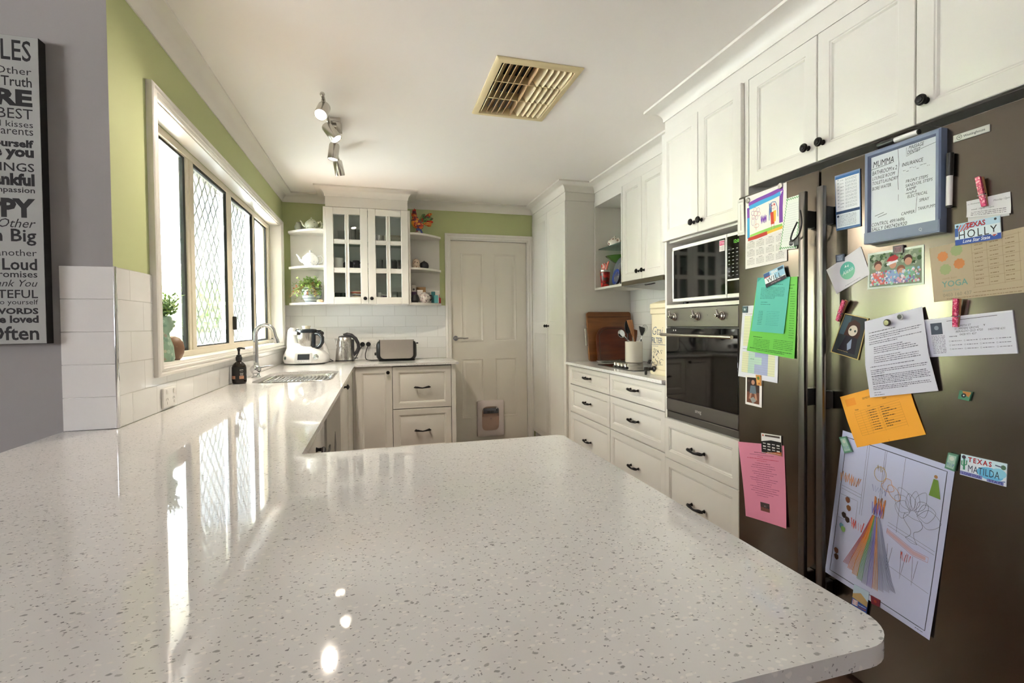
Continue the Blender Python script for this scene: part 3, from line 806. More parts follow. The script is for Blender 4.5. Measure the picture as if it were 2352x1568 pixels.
# ---- glass-fronted wall cabinet and its end shelves
GY = 4.77
t = thing('glass_cabinet', (-.078, 4.93, 1.405), 'white wall cabinet with two glass-paned doors above the kettle', 'cabinet')
m = MB()
m.box((-.418, GY+.019, 1.405), (-.402, 5.093, 2.235), CABW); m.box((.246, GY+.019, 1.405), (.262, 5.093, 2.235), CABW)
m.box((-.402, GY+.019, 1.405), (.246, 5.093, 1.421), CABW); m.box((-.402, GY+.019, 2.219), (.246, 5.093, 2.235), CABW); m.box((-.402, 5.08, 1.421), (.246, 5.093, 2.219), CABW)
build('carcass', m, t)
for z in (1.686, 1.934):
    m = MB(); m.box((-.4015, GY+.03, z+.008), (.2455, 5.0795, z+.016), glassmat('green_edge_glass', '#cfe2da', 1.5)); build('glass_shelf', m, t)
rows = [(1.466, 1.674), (1.718, 1.923), (1.962, 2.174)]
for x0, x1, c, kx in ((-.4195, -.0795, [(-.357, -.264), (-.231, -.14)], -.105), (-.0765, .2635, [(-.0135, .0765), (.111, .203)], -.051)):
    m = MB(FY(0, GY+.018, 0))
    def bx(a, b, c_, d_, t0=.018): m.box((a, c_, 0), (b, d_, t0), WHITE, .0025, 1)
    bx(x0, c[0][0], 1.407, 2.233); bx(c[1][1], x1, 1.407, 2.233); bx(c[0][0], c[1][1], 1.407, rows[0][0]); bx(c[0][0], c[1][1], rows[2][1], 2.233)
    bx(c[0][1], c[1][0], rows[0][0], rows[2][1], .015)
    for a, b in ((rows[0][1], rows[1][0]), (rows[1][1], rows[2][0])):
        bx(c[0][0], c[0][1], a, b, .015); bx(c[1][0], c[1][1], a, b, .015)
    for p, q in c:                                        # glazing beads
        for r, s_ in rows:
            w, h = q-p+.016, s_-r+.016
            vs = []; fs = []
            for i, z in ((0, .0155), (.004, .0185), (.009, .012), (.009, .004)): vs += [(i, i, z), (w-i, i, z), (w-i, h-i, z), (i, h-i, z)]
            for k in range(3):
                for i in range(4): fs.append((k*4+i, k*4+(i+1) % 4, k*4+4+(i+1) % 4, k*4+4+i))
            m.add(vs, fs, WHITE, False, Matrix.Translation((p-.008, r-.008, 0)))
    d = build('door', m, t)
    m = MB()
    for p, q in c:
        for r, s_ in rows: m.box((p-.002, GY+.009, r-.002), (q+.002, GY+.012, s_+.002), CGLASS)
    build('glass_panes', m, d); knob(d, FY(kx, GY, 1.454), .0155)

def end_shelf(sgn, xc, xw, lab):
    t = thing('corner_shelf', ((xc+xw)/2, 4.95, 1.405), lab, 'shelf', 'corner shelves beside the glass cabinet')
    m = MB(); m.box((xc, GY+.014, 1.404), (xc+sgn*.018, 5.093, 2.237), WHITE, .001, 1); build('side_panel', m, t)
    m = MB(); m.box((xc+sgn*.0185, 5.083, 1.424), (xw-sgn*.003, 5.093, 2.03), WHITE); build('back_panel', m, t)
    for z in (1.404, 1.718, 2.03):
        a = xc+sgn*.0185
        poly = [(a, 5.0825), (a, 4.79), (a+sgn*.05, 4.79)]
        b0 = V((a+sgn*.05, 4.79)); b1 = V((a+sgn*.14, 4.80)); b2 = V((xw, 4.99))
        for i in range(1, 9):
            q = i/8; p = b0*(1-q)**2+b1*2*q*(1-q)+b2*q*q; poly.append((p.x, p.y))
        poly.append((xw, 5.0825))
        if sgn < 0: poly = poly[::-1]
        poly = poly[::-1]
        m = MB(); m.prism(poly, z, z+.018, WHITE); build('shelf', m, t)
end_shelf(-1, -.4205, -.742, 'open white corner shelf left of the glass cabinet, holding teapots and a potted plant')
end_shelf(1, .2645, .575, 'open white corner shelf right of the glass cabinet, holding a rooster figurine')
# ================================================================== APPLIANCES AND SMALL THINGS
# ceiling vent
CREAMV = mat('cream_vent_plastic', '#e0cfa3', .5, vary=.05, scale=14)
DUSTY = mat('dusty_vent_plastic', '#b79a72', .7, vary=.18, scale=30)
t = thing('ceiling_vent', ((vx0+vx1)/2, (vy0+vy1)/2, ZC), 'cream square louvred air vent set in the ceiling', 'vent')
m = MB(FD((vx0+vx1)/2, (vy0+vy1)/2, ZC-.0005)); a, b = .206, .323; c, d = (vx1-vx0)/2, (vy1-vy0)/2
vs = []; fs = []
for hx, hy, z in ((a, b, 0), (a, b, .004), (a-.012, b-.012, .012), (c+.004, d+.004, .012), (c-.001, d-.001, .004), (c-.001, d-.001, -.03)): vs += [(-hx, -hy, z), (hx, -hy, z), (hx, hy, z), (-hx, hy, z)]
for k in range(5):
    for i in range(4): fs.append((k*4+i, k*4+(i+1) % 4, k*4+4+(i+1) % 4, k*4+4+i))
m.add(vs, fs, CREAMV); build('frame', m, t)
m = MB(); m.box((vx0-.02, vy0-.02, ZC+.121), (vx1+.02, vy1+.02, ZC+.45), DARK); build('duct', m, t)
for y in (vy0+.19, vy0+.378):
    m = MB(); m.box((vx0+.002, y-.004, ZC-.006), (vx1-.002, y+.004, ZC+.03), CREAMV); build('crossbar', m, t)
for r in range(3):
    y0 = vy0+.004+r*.189; y1 = y0+.178
    for k in range(11):
        x = vx0+.022+k*.0298
        tilt = .72 if k < 5 else (.1 if k == 5 else -.62)
        m = MB(Matrix.Translation((x, 0, ZC+.008)) @ Matrix.Rotation(tilt, 4, 'Y'))
        m.prism([(y0, -.022), (y0+.012, -.026), (y1-.012, -.026), (y1, -.022), (y1, .026), (y0, .026)], -.0015, .0015, CREAMV if k > 5 or k == 0 else DUSTY, FR((0, 0, 0), (0, 1, 0), (0, 0, 1)))
        build('blade', m, t)

# track light with four spot heads
NICK = mat('satin_nickel', '#c9c5be', .24, 1, vary=.03, scale=50)
t = thing('track_light', (-.24, 3.3, ZC), 'satin nickel ceiling track light with four spot heads', 'light fitting')
m = MB(); m.box((-.262, 3.17, ZC-.028), (-.19, 3.36, ZC-.0005), NICK, .004, 2); m.box((-.245, 3.2, ZC-.05), (-.212, 3.4, ZC-.028), NICK, .003, 1); build('canopy', m, t)
m = MB(); m.tube([(-.243, 2.74, ZC-.06), (-.243, 3.3, ZC-.058), (-.243, 3.86, ZC-.06)], .009, NICK, 12); m.ball((-.243, 2.735, ZC-.06), .012, NICK); m.ball((-.243, 3.865, ZC-.06), .012, NICK); build('rail', m, t)
LAMPW = mat('lit_lamp_face', '#fff4dc', .4, vary=0, emit='#fff0d8', estr=12)
heads = [((-.245, 2.80, ZC-.105), (-.14, -.68, -.72), 1.1), ((-.243, 3.1, ZC-.10), (.55, -.2, -.75), 1.5), ((-.243, 3.42, ZC-.10), (-.12, -.05, -1), 1.4), ((-.243, 3.76, ZC-.10), (.16, .3, -.9), 1.1)]
for p, d, bright in heads:
    d = V(d).normalized(); p = V(p)
    m = MB(); m.cyl((p.x, p.y, ZC-.06), tuple(p), .010, NICK, n=14)
    q = d.to_track_quat('Z', 'X').to_matrix().to_4x4(); T = Matrix.Translation(p-d*.02) @ q
    m.lathe([(.012, -.012), (.026, -.01), (.03, .0), (.031, .085), (.029, .089), (.026, .086), (.0255, .08), (0, .08)], NICK, 26, T)
    h = build('spot_head', m, t)
    m = MB(); m.lathe([(.0262, .0835), (.018, .0845), (0, .0848)], LAMPW, 24, T); build('lamp', m, h)
    L = bpy.data.lights.new('spot_beam', 'SPOT'); L.energy = SPOT*bright; L.spot_size = radians(110); L.spot_blend = .8; L.shadow_soft_size = .025; L.color = (1, .87, .73)
    lo = bpy.data.objects.new('spot_beam', L); COL.objects.link(lo); lo.location = p+d*.085; lo.rotation_euler = d.to_track_quat('-Z', 'Y').to_euler()
    lo.parent = h; lo.matrix_parent_inverse = Matrix.Translation(-WL[t])

# wall sockets
SOCK = mat('white_socket_plastic', '#efede8', .3, vary=.01)
def outlet(F, w, h, n, label):
    o = F.to_translation()
    t = thing('wall_socket', o, label, 'socket')
    m = MB(F); m.box((0, 0, 0), (w, h, .009), SOCK, .003, 2); build('plate', m, t)
    for k in range(n):
        cx = w*(k+.5)/n; m = MB(F)
        for s in (-1, 1):
            m.box((-.0012, -.005, 0), (.0012, .005, .0004), mat('socket_slot', '#77746f', .6), 0, 1, Matrix.Translation((cx+s*.007, h*.42, .009)) @ Matrix.Rotation(s*.5, 4, 'Z'))
        m.box((cx-.0012, h*.16, .009), (cx+.0012, h*.3, .0094), mat('socket_slot'))
        build('slot', m, t)
        m = MB(F); m.box((cx-.006, h*.66, .009), (cx+.006, h*.9, .0125), SOCK, .0015, 1); build('switch', m, t)
    return t
outlet(FL(XL+.0005, 2.305, .909), .135, .077, 2, 'white double power point on the tiles just above the bench at left')
outlet(FY(-.17, YB-.0065, 1.014), .155, .074, 3, 'white triple power point on the back tiles between kettle and toaster')
def plug(x, parent):
    m = MB(FY(x, YB-.0161, 1.046)); m.lathe([(.019, 0), (.021, .004), (.021, .022), (.016, .027), (0, .028)], BLACKP, 22); m.lathe([(.008, .028), (.006, .034), (0, .035)], BLACKP, 12)
    return build('plug', m, parent)
def cord(pts, r, label=None, parent=None, name='power_cord'):
    P = [V(p) for p in pts]; out = []
    for i in range(len(P)-1):
        p0 = P[max(i-1, 0)]; p1 = P[i]; p2 = P[i+1]; p3 = P[min(i+2, len(P)-1)]
        for k in range(6):
            u = k/6; out.append(.5*((2*p1)+(p2-p0)*u+(2*p0-5*p1+4*p2-p3)*u*u+(3*p1-p0-3*p2+p3)*u**3))
    out.append(P[-1]); m = MB(); m.tube(out, r, BLACKP, 8)
    return build(name, m, parent, label=label, cat='cord' if label else None)
# soap bottle
t = thing('soap_bottle', (-.752, 3.285, .9005), 'dark amber pump bottle of hand wash beside the sink', 'bottle')
AMB = mat('dark_amber_glass', '#1d0f0a', .08, spec=.6, vary=.05)
B = FZ(-.752, 3.285, .9005, -.35)
m = MB(B); m.lathe([(.0, 0), (.031, 0), (.035, .004), (.0365, .012), (.0365, .088), (.034, .1), (.027, .112), (.018, .12), (.014, .124), (.014, .13)], AMB, 32); build('body', m, t)
m = MB(B); m.lathe([(.016, .1285), (.0165, .13), (.0165, .148), (.014, .15), (.012, .16), (.006, .162), (.005, .178), (.008, .19), (.011, .2), (0, .2015)], BLACKP, 22)
m.tube([(0, 0, .198), (.02, -.006, .1985), (.042, -.012, .196)], [.006, .0055, .004], BLACKP, 10); build('pump', m, t)
def wrap(mb, r, a0, a1, z0, z1, mt, n=10):
    vs = []
    for i in range(n+1):
        a = a0+(a1-a0)*i/n; vs += [(r*cos(a), r*sin(a), z0), (r*cos(a), r*sin(a), z1)]
    mb.add(vs, [(2*i, 2*i+2, 2*i+3, 2*i+1) for i in range(n)], mt, True)
def wrap_text(mb, t, size, r, a, z, mt, bold=.01):
    vs, fs = glyphs(t, 'CENTER', bold)
    mb.add([(r*cos(a+x*size/r), r*sin(a+x*size/r), z+y*size) for x, y in vs], fs, mt)
m = MB(B); wrap(m, .0369, -2.9, .1, .02, .094, mat('black_label', '#121112', .5))
wrap(m, .0372, -2.35, -1.55, .028, .045, flat('#c58f74')); wrap(m, .0372, -1.0, -.35, .028, .045, flat('#c58f74'))
wrap_text(m, 'pure', .0095, .0373, -.68, .076, flat('#e9e6e0')); wrap_text(m, 'hand', .0085, .0373, -.68, .056, flat('#e9e6e0')); wrap_text(m, 'wash', .0085, .0373, -.68, .048, flat('#e9e6e0'))
wrap(m, .0372, -.9, -.5, .0675, .0685, flat('#b9b6b0'))
build('label', m, t)

# gooseneck tap
t = thing('kitchen_tap', (-.742, 3.655, .9005), 'tall chrome gooseneck mixer tap behind the sink', 'tap')
B = FZ(-.742, 3.655, .9005)
m = MB(B); m.lathe([(0, 0), (.027, 0), (.027, .004), (.022, .007), (.0215, .03), (.026, .036), (.0275, .05), (.022, .066), (.017, .07), (.016, .09), (.0145, .093), (0, .093)], CHROME, 30)
m.ball((0, -.012, .05), (.032, .026, .029), CHROME); build('body', m, t)
m = MB(B); pts = [(0, 0, .09), (0, 0, .15), (0, 0, .24)]+[(.055-.055*cos(a), 0, .265+.062*sin(a)) for a in [pi*k/10 for k in range(0, 9)]]+[(.112, 0, .252), (.12, 0, .235)]
m.tube(pts, [.0145]*3+[.014]*(len(pts)-3), CHROME, 18); build('spout', m, t)
m = MB(B); m.cyl((.119, 0, .237), (.124, 0, .212), .0165, CHROME, .0155, 20); build('spray_end', m, t)
m = MB(B); m.tube([(.012, 0, .055), (.03, .004, .06), (.06, .008, .066), (.095, .012, .071)], [.011, .008, .0055, .003], CHROME, 12, flatten=.6); build('lever', m, t)
# small dish brush on the sill
t = thing('plug_stopper', (-.84, 4.83, 1.0815), 'small black and chrome bottle stopper on the far end of the windowsill', 'stopper')
m = MB(); m.cyl((-.85, 4.76, 1.0985), (-.85, 4.82, 1.0985), .0165, CHROME, n=20); build('base', m, t)
m = MB(); m.ball((-.85, 4.845, 1.103), (.02, .022, .021), BLACKP); build('knob', m, t)

# food processor
t = thing('food_processor', (-.585, 4.82, .9005), 'white thermal food processor with steel bowl in the bench corner', 'food processor')
WP = mat('white_glossy_plastic', '#f0efed', .16, vary=.01)
B = FZ(-.585, 4.815, .9005, -.12); DKB = mat('dark_blue_grey_plastic', '#20272d', .25, vary=.05)
m = MB(B)
m.loft([(0, 0, .006, .150, .150, 3), (0, 0, .012, .168, .168, 3), (0, -.004, .04, .176, .172, 3), (-.004, .0, .075, .172, .166, 2.9), (-.012, .012, .105, .156, .15, 2.7), (-.03, .03, .135, .13, .125, 2.5), (-.048, .045, .16, .108, .108, 2.4), (-.06, .05, .175, .095, .1, 2.4)], WP, 44)
m.loft([(-.075, .035, .1, .085, .12, 2.6), (-.1, .04, .15, .062, .105, 2.6), (-.115, .045, .2, .046, .085, 2.6), (-.122, .045, .25, .038, .07, 2.5), (-.125, .045, .285, .032, .058, 2.4), (-.122, .045, .305, .018, .035, 2.2)], WP, 32)
m.loft([(-.0, .06, .07, .168, .10, 3), (-.01, .07, .14, .155, .085, 3), (-.02, .08, .2, .135, .06, 2.8), (-.03, .085, .25, .112, .045, 2.6), (-.036, .085, .285, .096, .034, 2.4), (-.04, .085, .298, .08, .018, 2.2)], WP, 36)
build('body', m, t)
m = MB(B); m.lathe([(0, .0), (.14, 0), (.15, .006)], BLACKP, 32); build('base', m, t)
Bb = B @ Matrix.Translation((.0, -.012, .0))
m = MB(Bb); m.lathe([(.0, .118), (.05, .118), (.058, .126), (.075, .2), (.078, .262), (.076, .266)], STEEL, 40); build('bowl', m, t)
m = MB(Bb); m.lathe([(.081, .262), (.085, .266), (.085, .284), (.078, .292), (.055, .296), (0, .296)], DKB, 40)
m.prism(rrect(.078, -.014, .12, .014, .006), .27, .284, DKB); lid = build('lid', m, t)
m = MB(Bb); m.lathe([(.03, .296), (.03, .312), (.036, .314), (.036, .32), (.02, .321), (0, .318)], mat('translucent_measure_cup', '#d9cfb6', .25, vary=.03), 24); build('measuring_cup', m, lid)
Bh = Bb @ Matrix.Rotation(.55, 4, 'Z'); m = MB(Bh); m.tube([(.05, -.07, .256), (.075, -.098, .252), (.092, -.118, .22), (.09, -.118, .18), (.075, -.1, .148), (.05, -.07, .13), (.03, -.058, .126)], [.014, .017, .016, .015, .016, .018, .014], DKB, 14); m.box((.018, -.082, .128), (.052, -.05, .255), DKB, .012, 2); build('bowl_handle', m, t)
m = MB(B); m.tube([(-.125, -.03, .262), (-.115, -.075, .26), (-.08, -.088, .258), (-.06, -.08, .258)], [.017, .017, .016, .016], mat('white_arm_plastic', '#e9e6e2', .2), 16); m.tube([(-.056, -.082, .258), (-.036, -.08, .257)], .013, BLACKP, 12); build('locking_arm', m, t)
m = MB(B); m.tube([(.105, .0, .262), (.118, -.012, .258)], [.02, .017], BLACKP, 14); m.ball((.122, -.015, .256), .02, BLACKP); build('locking_knob', m, t)
# control panel on the sloping front
Fp = B @ FR((-.02, -.1715, .052), (1, .02, 0), (0, .28, .96))
m = MB(Fp); m.prism(rrect(-.035, -.034, .1, .046, .006), 0, .004, mat('grey_panel_plastic', '#c9c9c8', .25)); pnl = build('control_panel', m, t)
m = MB(Fp); m.box((-.012, -.012, .004), (.08, .036, .0052), mat('dark_screen', '#2b2b33', .12)); 
for k in range(5): m.lathe([(.002, .004), (0, .0046)], BLACKP, 8, Matrix.Translation((.0+k*.019, -.023, 0)))
build('screen', m, pnl)
m = MB(Fp); m.lathe([(.022, 0), (.022, .006), (.017, .012), (0, .014)], CHROME, 26, Matrix.Translation((.128, .012, -.003))); build('dial', m, t)
m = MB(Fp); m.text('thermo', .011, mat('grey_print', '#8c8b8a', .5), Matrix.Translation((-.078, .006, .0035)))
m = MB(B @ FR((-.135, -.138, .055), (.8, -.6, 0), (0, .12, 1))); m.lathe([(.017, 0), (.017, .004), (.013, .005), (.012, .0035), (0, .0035)], CHROME, 24); m.lathe([(.011, .004), (0, .0042)], mat('green_black_badge', '#2d4b40', .3), 18); build('badge', m, t)

cord([(-.44, 4.99, .93), (-.42, 4.95, .928), (-.40, 4.92, .918), (-.385, 4.93, .908), (-.40, 4.97, .9045), (-.46, 4.99, .9045), (-.5, 5.0, .9045)], .0036, None, t)

# kettle
t = thing('kettle', (-.285, 4.86, .9005), 'brushed steel electric kettle with dark grey handle', 'kettle')
B = FZ(-.285, 4.86, .9005); KG = mat('dark_grey_kettle_plastic', '#37353a', .3, vary=.04)
m = MB(B); m.lathe([(0, 0), (.082, 0), (.084, .006), (.083, .012), (.0, .012)], mat('kettle_base', '#b9b5af', .25, 1), 36); m.lathe([(.081, .012), (.08, .02)], BLACKP, 36); build('base', m, t)
m = MB(B); m.lathe([(.08, .0205), (.079, .03), (.072, .1), (.062, .18), (.055, .215), (.052, .218)], STEEL, 40)
m.text('—————', .01, KG, FR((-.03, -.0795, .045), (1, 0, 0), (0, .1, 1))); build('body', m, t)
m = MB(B); m.lathe([(.055, .2175), (.053, .222), (.046, .228), (.025, .234), (.0, .236)], KG, 30); build('lid', m, t)
m = MB(B); m.add([(-.05, -.016, .205), (-.05, .016, .205), (-.083, 0, .207), (-.064, -.018, .13), (-.064, .018, .13), (-.067, 0, .128)], [(0, 2, 3), (2, 5, 3), (1, 4, 2), (2, 4, 5), (0, 1, 2)], STEEL); build('spout', m, t)
m = MB(B); m.tube([(-.01, 0, .235), (.02, 0, .244), (.055, 0, .235), (.09, 0, .205), (.112, 0, .16), (.115, 0, .125), (.1, 0, .09), (.078, 0, .066), (.07, 0, .055)], [.013, .015, .0155, .0155, .015, .015, .0145, .013, .011], KG, 14); m.box((.05, -.02, .05), (.078, .02, .2), KG, .01, 2); build('handle', m, t)
m = MB(B); m.box((.07, -.006, .03), (.108, .006, .037), KG, .002, 1); build('switch', m, t)

pc = cord([(-.143, YB-.05, 1.04), (-.16, 5.02, 1.01), (-.185, 4.99, .96), (-.21, 4.98, .915), (-.24, 4.98, .9045), (-.28, 4.97, .9045)], .0036, None, t); plug(-.143, pc)

# toaster
t = thing('toaster', (.153, 4.87, .9005), 'wide brushed steel long-slot toaster with black ends', 'toaster')
m = MB(); m.box((-.022, 4.8, .906), (.328, 4.95, 1.085), BLACKP, .045, 5); m.box((.0, 4.815, .9005), (.31, 4.935, .915), BLACKP, .004, 1)
build('body', m, t)
m = MB(FY(0, 4.797, .9005)); pl = rrect(.012, .022, .296, .19, .03, 6); pl = [(x, max(z, 0) if z < .1 else min(z, .19)) for x, z in pl]
pl = [(.295, .19), (.012, .19)]+[(.012+.035*(1-cos(a)), .022+.035*(1-sin(a))) for a in [pi/2*k/6 for k in range(7)]]+[(.260+.035*sin(a), .022+.035*(1-cos(a))) for a in [pi/2*k/6 for k in range(7)]]
m.prism(pl, -.006, .004, brushed('toaster_steel', '#c4bcb4', .42, 'X')); m.text('——', .014, mat('grey_print'), Matrix.Translation((.13, .032, .0045))); build('front_panel', m, t)
m = MB(); m.box((.0, 4.83, 1.0853), (.306, 4.85, 1.0875), DARK); m.box((.0, 4.895, 1.0853), (.306, 4.915, 1.0875), DARK); m.box((.005, 4.803, 1.084), (.3, 4.826, 1.0885), BLACKP, .002, 1); build('slots', m, t)
m = MB(); m.box((.326, 4.85, 1.05), (.345, 4.875, 1.062), BLACKP, .003, 2); build('lever', m, t)
m = MB(); m.lathe([(.014, 0), (.012, .016), (0, .017)], BLACKP, 18, FR((-.0215, 4.86, .965), (0, 1, 0), (0, 0, -1))); build('dial', m, t)

pc = cord([(-.092, YB-.05, 1.043), (-.1, 5.03, 1.02), (-.112, 5.01, .985), (-.118, 4.98, .95), (-.11, 4.95, .915), (-.07, 4.93, .9045), (-.02, 4.94, .9045), (.04, 4.99, .9045)], .0036, None, t); plug(-.092, pc)

# windowsill pots
t = thing('plant_pot', (-.845, 2.46, 1.082), 'mottled green figure-shaped pot with a leafy plant on the windowsill', 'potted plant')
MOT = spot_mat('mottled_green_glaze', '#7f9a84', ['#9db39f', '#6b8a78', '#8a8577', '#a9a894'], 55, .9, .6)
B = FZ(-.84, 2.465, 1.0815)
m = MB(B); m.loft([(0, 0, 0, .036, .045), (0, .0, .01, .04, .048), (0, -.002, .06, .036, .046), (0, -.006, .1, .026, .034), (0, -.002, .115, .024, .032), (0, .006, .13, .032, .042), (0, .006, .155, .034, .044), (0, .0, .178, .032, .04), (0, 0, .184, .028, .034)], MOT, 28)
m.ball((.02, .045, .145), (.012, .018, .01), MOT); m.ball((.024, .04, .16), (.012, .015, .008), MOT); build('pot', m, t)
m = MB(B); rnd = random.Random(3)
for k in range(46):
    a = rnd.uniform(0, 2*pi); e = rnd.uniform(.25, 1.25); L = rnd.uniform(.07, .15); bx, by = rnd.uniform(-.016, .016), rnd.uniform(-.02, .02)
    d = V((cos(a)*cos(e)*.7, sin(a)*cos(e), sin(e))); p = V((bx, by, .178)); tip = p+d*L
    mt = mat('pot_leaf_%d' % (k % 3), ['#3e5a2c', '#57753a', '#7d9a4a'][k % 3], .5, vary=.1)
    m.tube([p, p+d*L*.6, tip], [.0015, .0012, .0006], mt, 5)
    for q in range(7):
        c = p+d*L*(.25+.12*q); s_ = V((rnd.uniform(-1, 1), rnd.uniform(-1, 1), rnd.uniform(-.3, 1))).normalized(); w = s_.cross(d).normalized()*.005
        m.add([c, c+s_*.011+w, c+s_*.024, c+s_*.011-w], [(0, 1, 2, 3)], mt)
build('plant', m, t)
m = MB(FZ(-.838, 2.562, 1.0815)); m.lathe([(0, 0), (.028, 0), (.034, .006), (.043, .03), (.045, .05), (.04, .075), (.028, .092), (.012, .1), (.0, .101)], spot_mat('brown_stone_glaze', '#7d5c44', ['#8a6a50', '#6d4f3b'], 30, .7, .45), 28)
build('stone_ornament', m, label='rounded brown stone ornament leaning by the green pot on the windowsill', cat='ornament')

# ---- cooktop bench
t = thing('cooktop', (1.83, 3.28, .9005), 'black glass cooktop with four steel knobs set in the right bench', 'cooktop')
m = MB(); m.prism(rrect(1.605, 3.09, 2.05, 3.69, .012), .9005, .906, BLACKG); build('glass_top', m, t)
for k in range(4):
    m = MB(FZ(1.655, 3.47-k*.056, .9062)); m.lathe([(.018, 0), (.018, .005), (.012, .007)], BLACKP, 22); m.lathe([(.0125, .007), (.012, .024), (.0105, .026), (0, .0265)], NICK, 22); m.box((-.011, -.0025, .026), (.011, .0025, .031), NICK, .001, 1); build('knob', m, t)
m = MB()
for cx, cy, r in ((1.79, 3.53, .09), (1.94, 3.53, .07), (1.94, 3.26, .09), (1.79, 3.24, .07)):
    m.tube(arc((cx, cy, .9061), r, 0, 2*pi, 40, 'XY')[:-1], .0007, mat('grey_ring_print', '#4a4a4c', .3), 4, None, True)
build('hotplate_rings', m, t)

WB1 = wood_mat('honey_brown_board', '#6b3d1c', '#8a5529', 'X', 5, .4); WB2 = wood_mat('dark_red_board', '#4a1f10', '#6b3018', 'X', 5, .35)
def lean(x, y, ang): return FR((x, y, .9015), (1, 0, 0), (0, sin(ang), cos(ang)))
t = thing('chopping_board', (1.86, 4.09, .9005), 'large rectangular timber chopping board with wire handle, leaning behind the darker board', 'chopping board')
F = lean(1.672, 4.02, .14)
m = MB(F); m.prism(rrect(0, 0, .405, .415, .02), -.0, .024, WB1); m.box((.01, .37, .0238), (.395, .374, .0245), mat('dark_groove', '#3a1f10', .6)); build('board', m, t)
m = MB(F); m.tube([(0.001, .275, .012), (-.018, .275, .012), (-.018, .135, .012), (0.001, .135, .012)], .004, NICK, 8); build('wire_handle', m, t)
t = thing('chopping_board', (1.87, 4.03, .9005), 'dark red-brown arched chopping board leaning in front of the larger one', 'chopping board')
F = lean(1.725, 3.965, .15)
pl = [(0, 0), (.315, 0), (.315, .19)]+[(.2175+.0975*cos(a), .19+.1*sin(a)) for a in [pi/2*k/8 for k in range(1, 9)]]+[(.0975-.0975*sin(a), .19+.1*cos(a)) for a in [pi/2*k/8 for k in range(0, 9)]]
m = MB(F); m.prism(pl, 0, .022, WB2); build('board', m, t)
m = MB(F); gp = [(.022, .004), (.022, .185)]+[(.1075-.0855*cos(a), .19+.085*sin(a)) for a in [pi/2*k/8 for k in range(9)]]+[(.2075+.0855*sin(a), .19+.085*cos(a)) for a in [pi/2*k/8 for k in range(9)]]+[(.293, .004)]
m.tube([(x, y, .022) for x, y in gp], .003, mat('dark_groove'), 6); build('juice_groove', m, t)
m = MB(); e = rrect(1.69, 3.80, 1.94, 3.93, .03, 5); n = len(e); cx, cy = 1.815, 3.865; vs = []
for k, z in ((.86, .9015), (1, .918), (1.02, .9185), (.97, .916), (.84, .9045)):
    for x, y in e: vs.append((cx+(x-cx)*k, cy+(y-cy)*k, z))
m.add(vs, [(k*n+i, k*n+(i+1) % n, (k+1)*n+(i+1) % n, (k+1)*n+i) for k in range(4) for i in range(n)]+[[i for i in range(n)][::-1], [4*n+i for i in range(n)]], glassmat('clear_dish_glass', '#dfe8e4', 3), True)
build('glass_dish', m, label='shallow clear glass dish on the bench before the chopping boards', cat='dish')

t = thing('utensil_crock', (1.955, 3.76, .9065), 'cream ceramic crock full of cooking utensils beside the cooktop', 'crock')
CRK = mat('cream_ceramic', '#e0d9c8', .25, vary=.02); CX, CY = 1.955, 3.76
B = FZ(CX, CY, .9065)
m = MB(B); m.lathe([(0, 0), (.066, 0), (.07, .004), (.07, .164), (.067, .167), (.064, .164), (.064, .012), (0, .012)], CRK, 36); build('jar', m, t)
WSP = wood_mat('pale_spoon_wood', '#96603a', '#b8814f', 'Z', 12, .5); WSD = wood_mat('brown_spoon_wood', '#6b3f28', '#85543a', 'Z', 12, .5)
def utensil(name, p0, p1, build_head, mt, label, r=.005):
    p0 = V(p0); p1 = V(p1); d = (p1-p0).normalized(); m = MB(); m.tube([p0, p0+(p1-p0)*.62], r, mt, 8)
    sd = V((0, -1, 0)).cross(d).normalized(); nn = d.cross(sd)
    M = Matrix(((sd.x, nn.x, d.x, p0.x), (sd.y, nn.y, d.y, p0.y), (sd.z, nn.z, d.z, p0.z), (0, 0, 0, 1)))
    build_head(m, M, (p1-p0).length, mt)
    return build(name, m, label=label, cat='utensil', group='utensils in the cream crock')
def h_spatula(w, l, t=.006):
    def f(m, M, L, mt): m.prism([(-.006, L-l), (.006, L-l), (w*.8, L-l*.35), (w, L), (-w*.55, L-.008), (-w*.6, L-l*.4)], -t/2, t/2, mt, M @ FR((0, 0, 0), (1, 0, 0), (0, 0, 1)))
    return f
def h_spoon(w, l):
    def f(m, M, L, mt): m.ball((0, 0, L-l*.5), (w, .008, l*.5), mt, 18, 10, M); m.tube([(0, 0, L*.55), (0, 0, L-l*.8)], .005, mt, 8, M)
    return f
def h_whisk(m, M, L, mt):
    for k in range(6):
        a = pi*k/6; m.tube([(cos(a)*.024*sin(pi*q/8), sin(a)*.024*sin(pi*q/8), L-.1+.1*(1-abs(q-4)/4)**.8 if False else L-.1+.1*sin(pi*q/16)) for q in range(0, 17)], .0011, mt, 5, M)
zt0 = .925
utensil('wooden_spatula', (CX+.02, CY-.03, zt0), (CX-.055, CY-.045, 1.25), h_spatula(.03, .15), WSP, 'pale wooden spatula leaning left in the cream crock')
utensil('steel_spoon', (CX+.05, CY+.01, .99), (CX-.155, CY-.045, 1.16), h_spoon(.028, .075), CHROME, 'shiny steel spoon leaning far left out of the crock')
utensil('black_spoon', (CX-.038, CY+.025, zt0), (CX-.025, CY+.055, 1.25), h_spoon(.03, .12), BLACKP, 'tall black spoon standing behind the wooden spatula')
utensil('brown_spatula', (CX+.02, CY+.03, zt0), (CX+.028, CY+.02, 1.17), h_spatula(.024, .1), WSD, 'short brown wooden spatula in the middle of the crock')
utensil('black_turner', (CX+.02, CY-.04, zt0), (CX+.062, CY-.035, 1.19), h_spatula(.034, .07), BLACKP, 'black slotted turner leaning right in the crock')
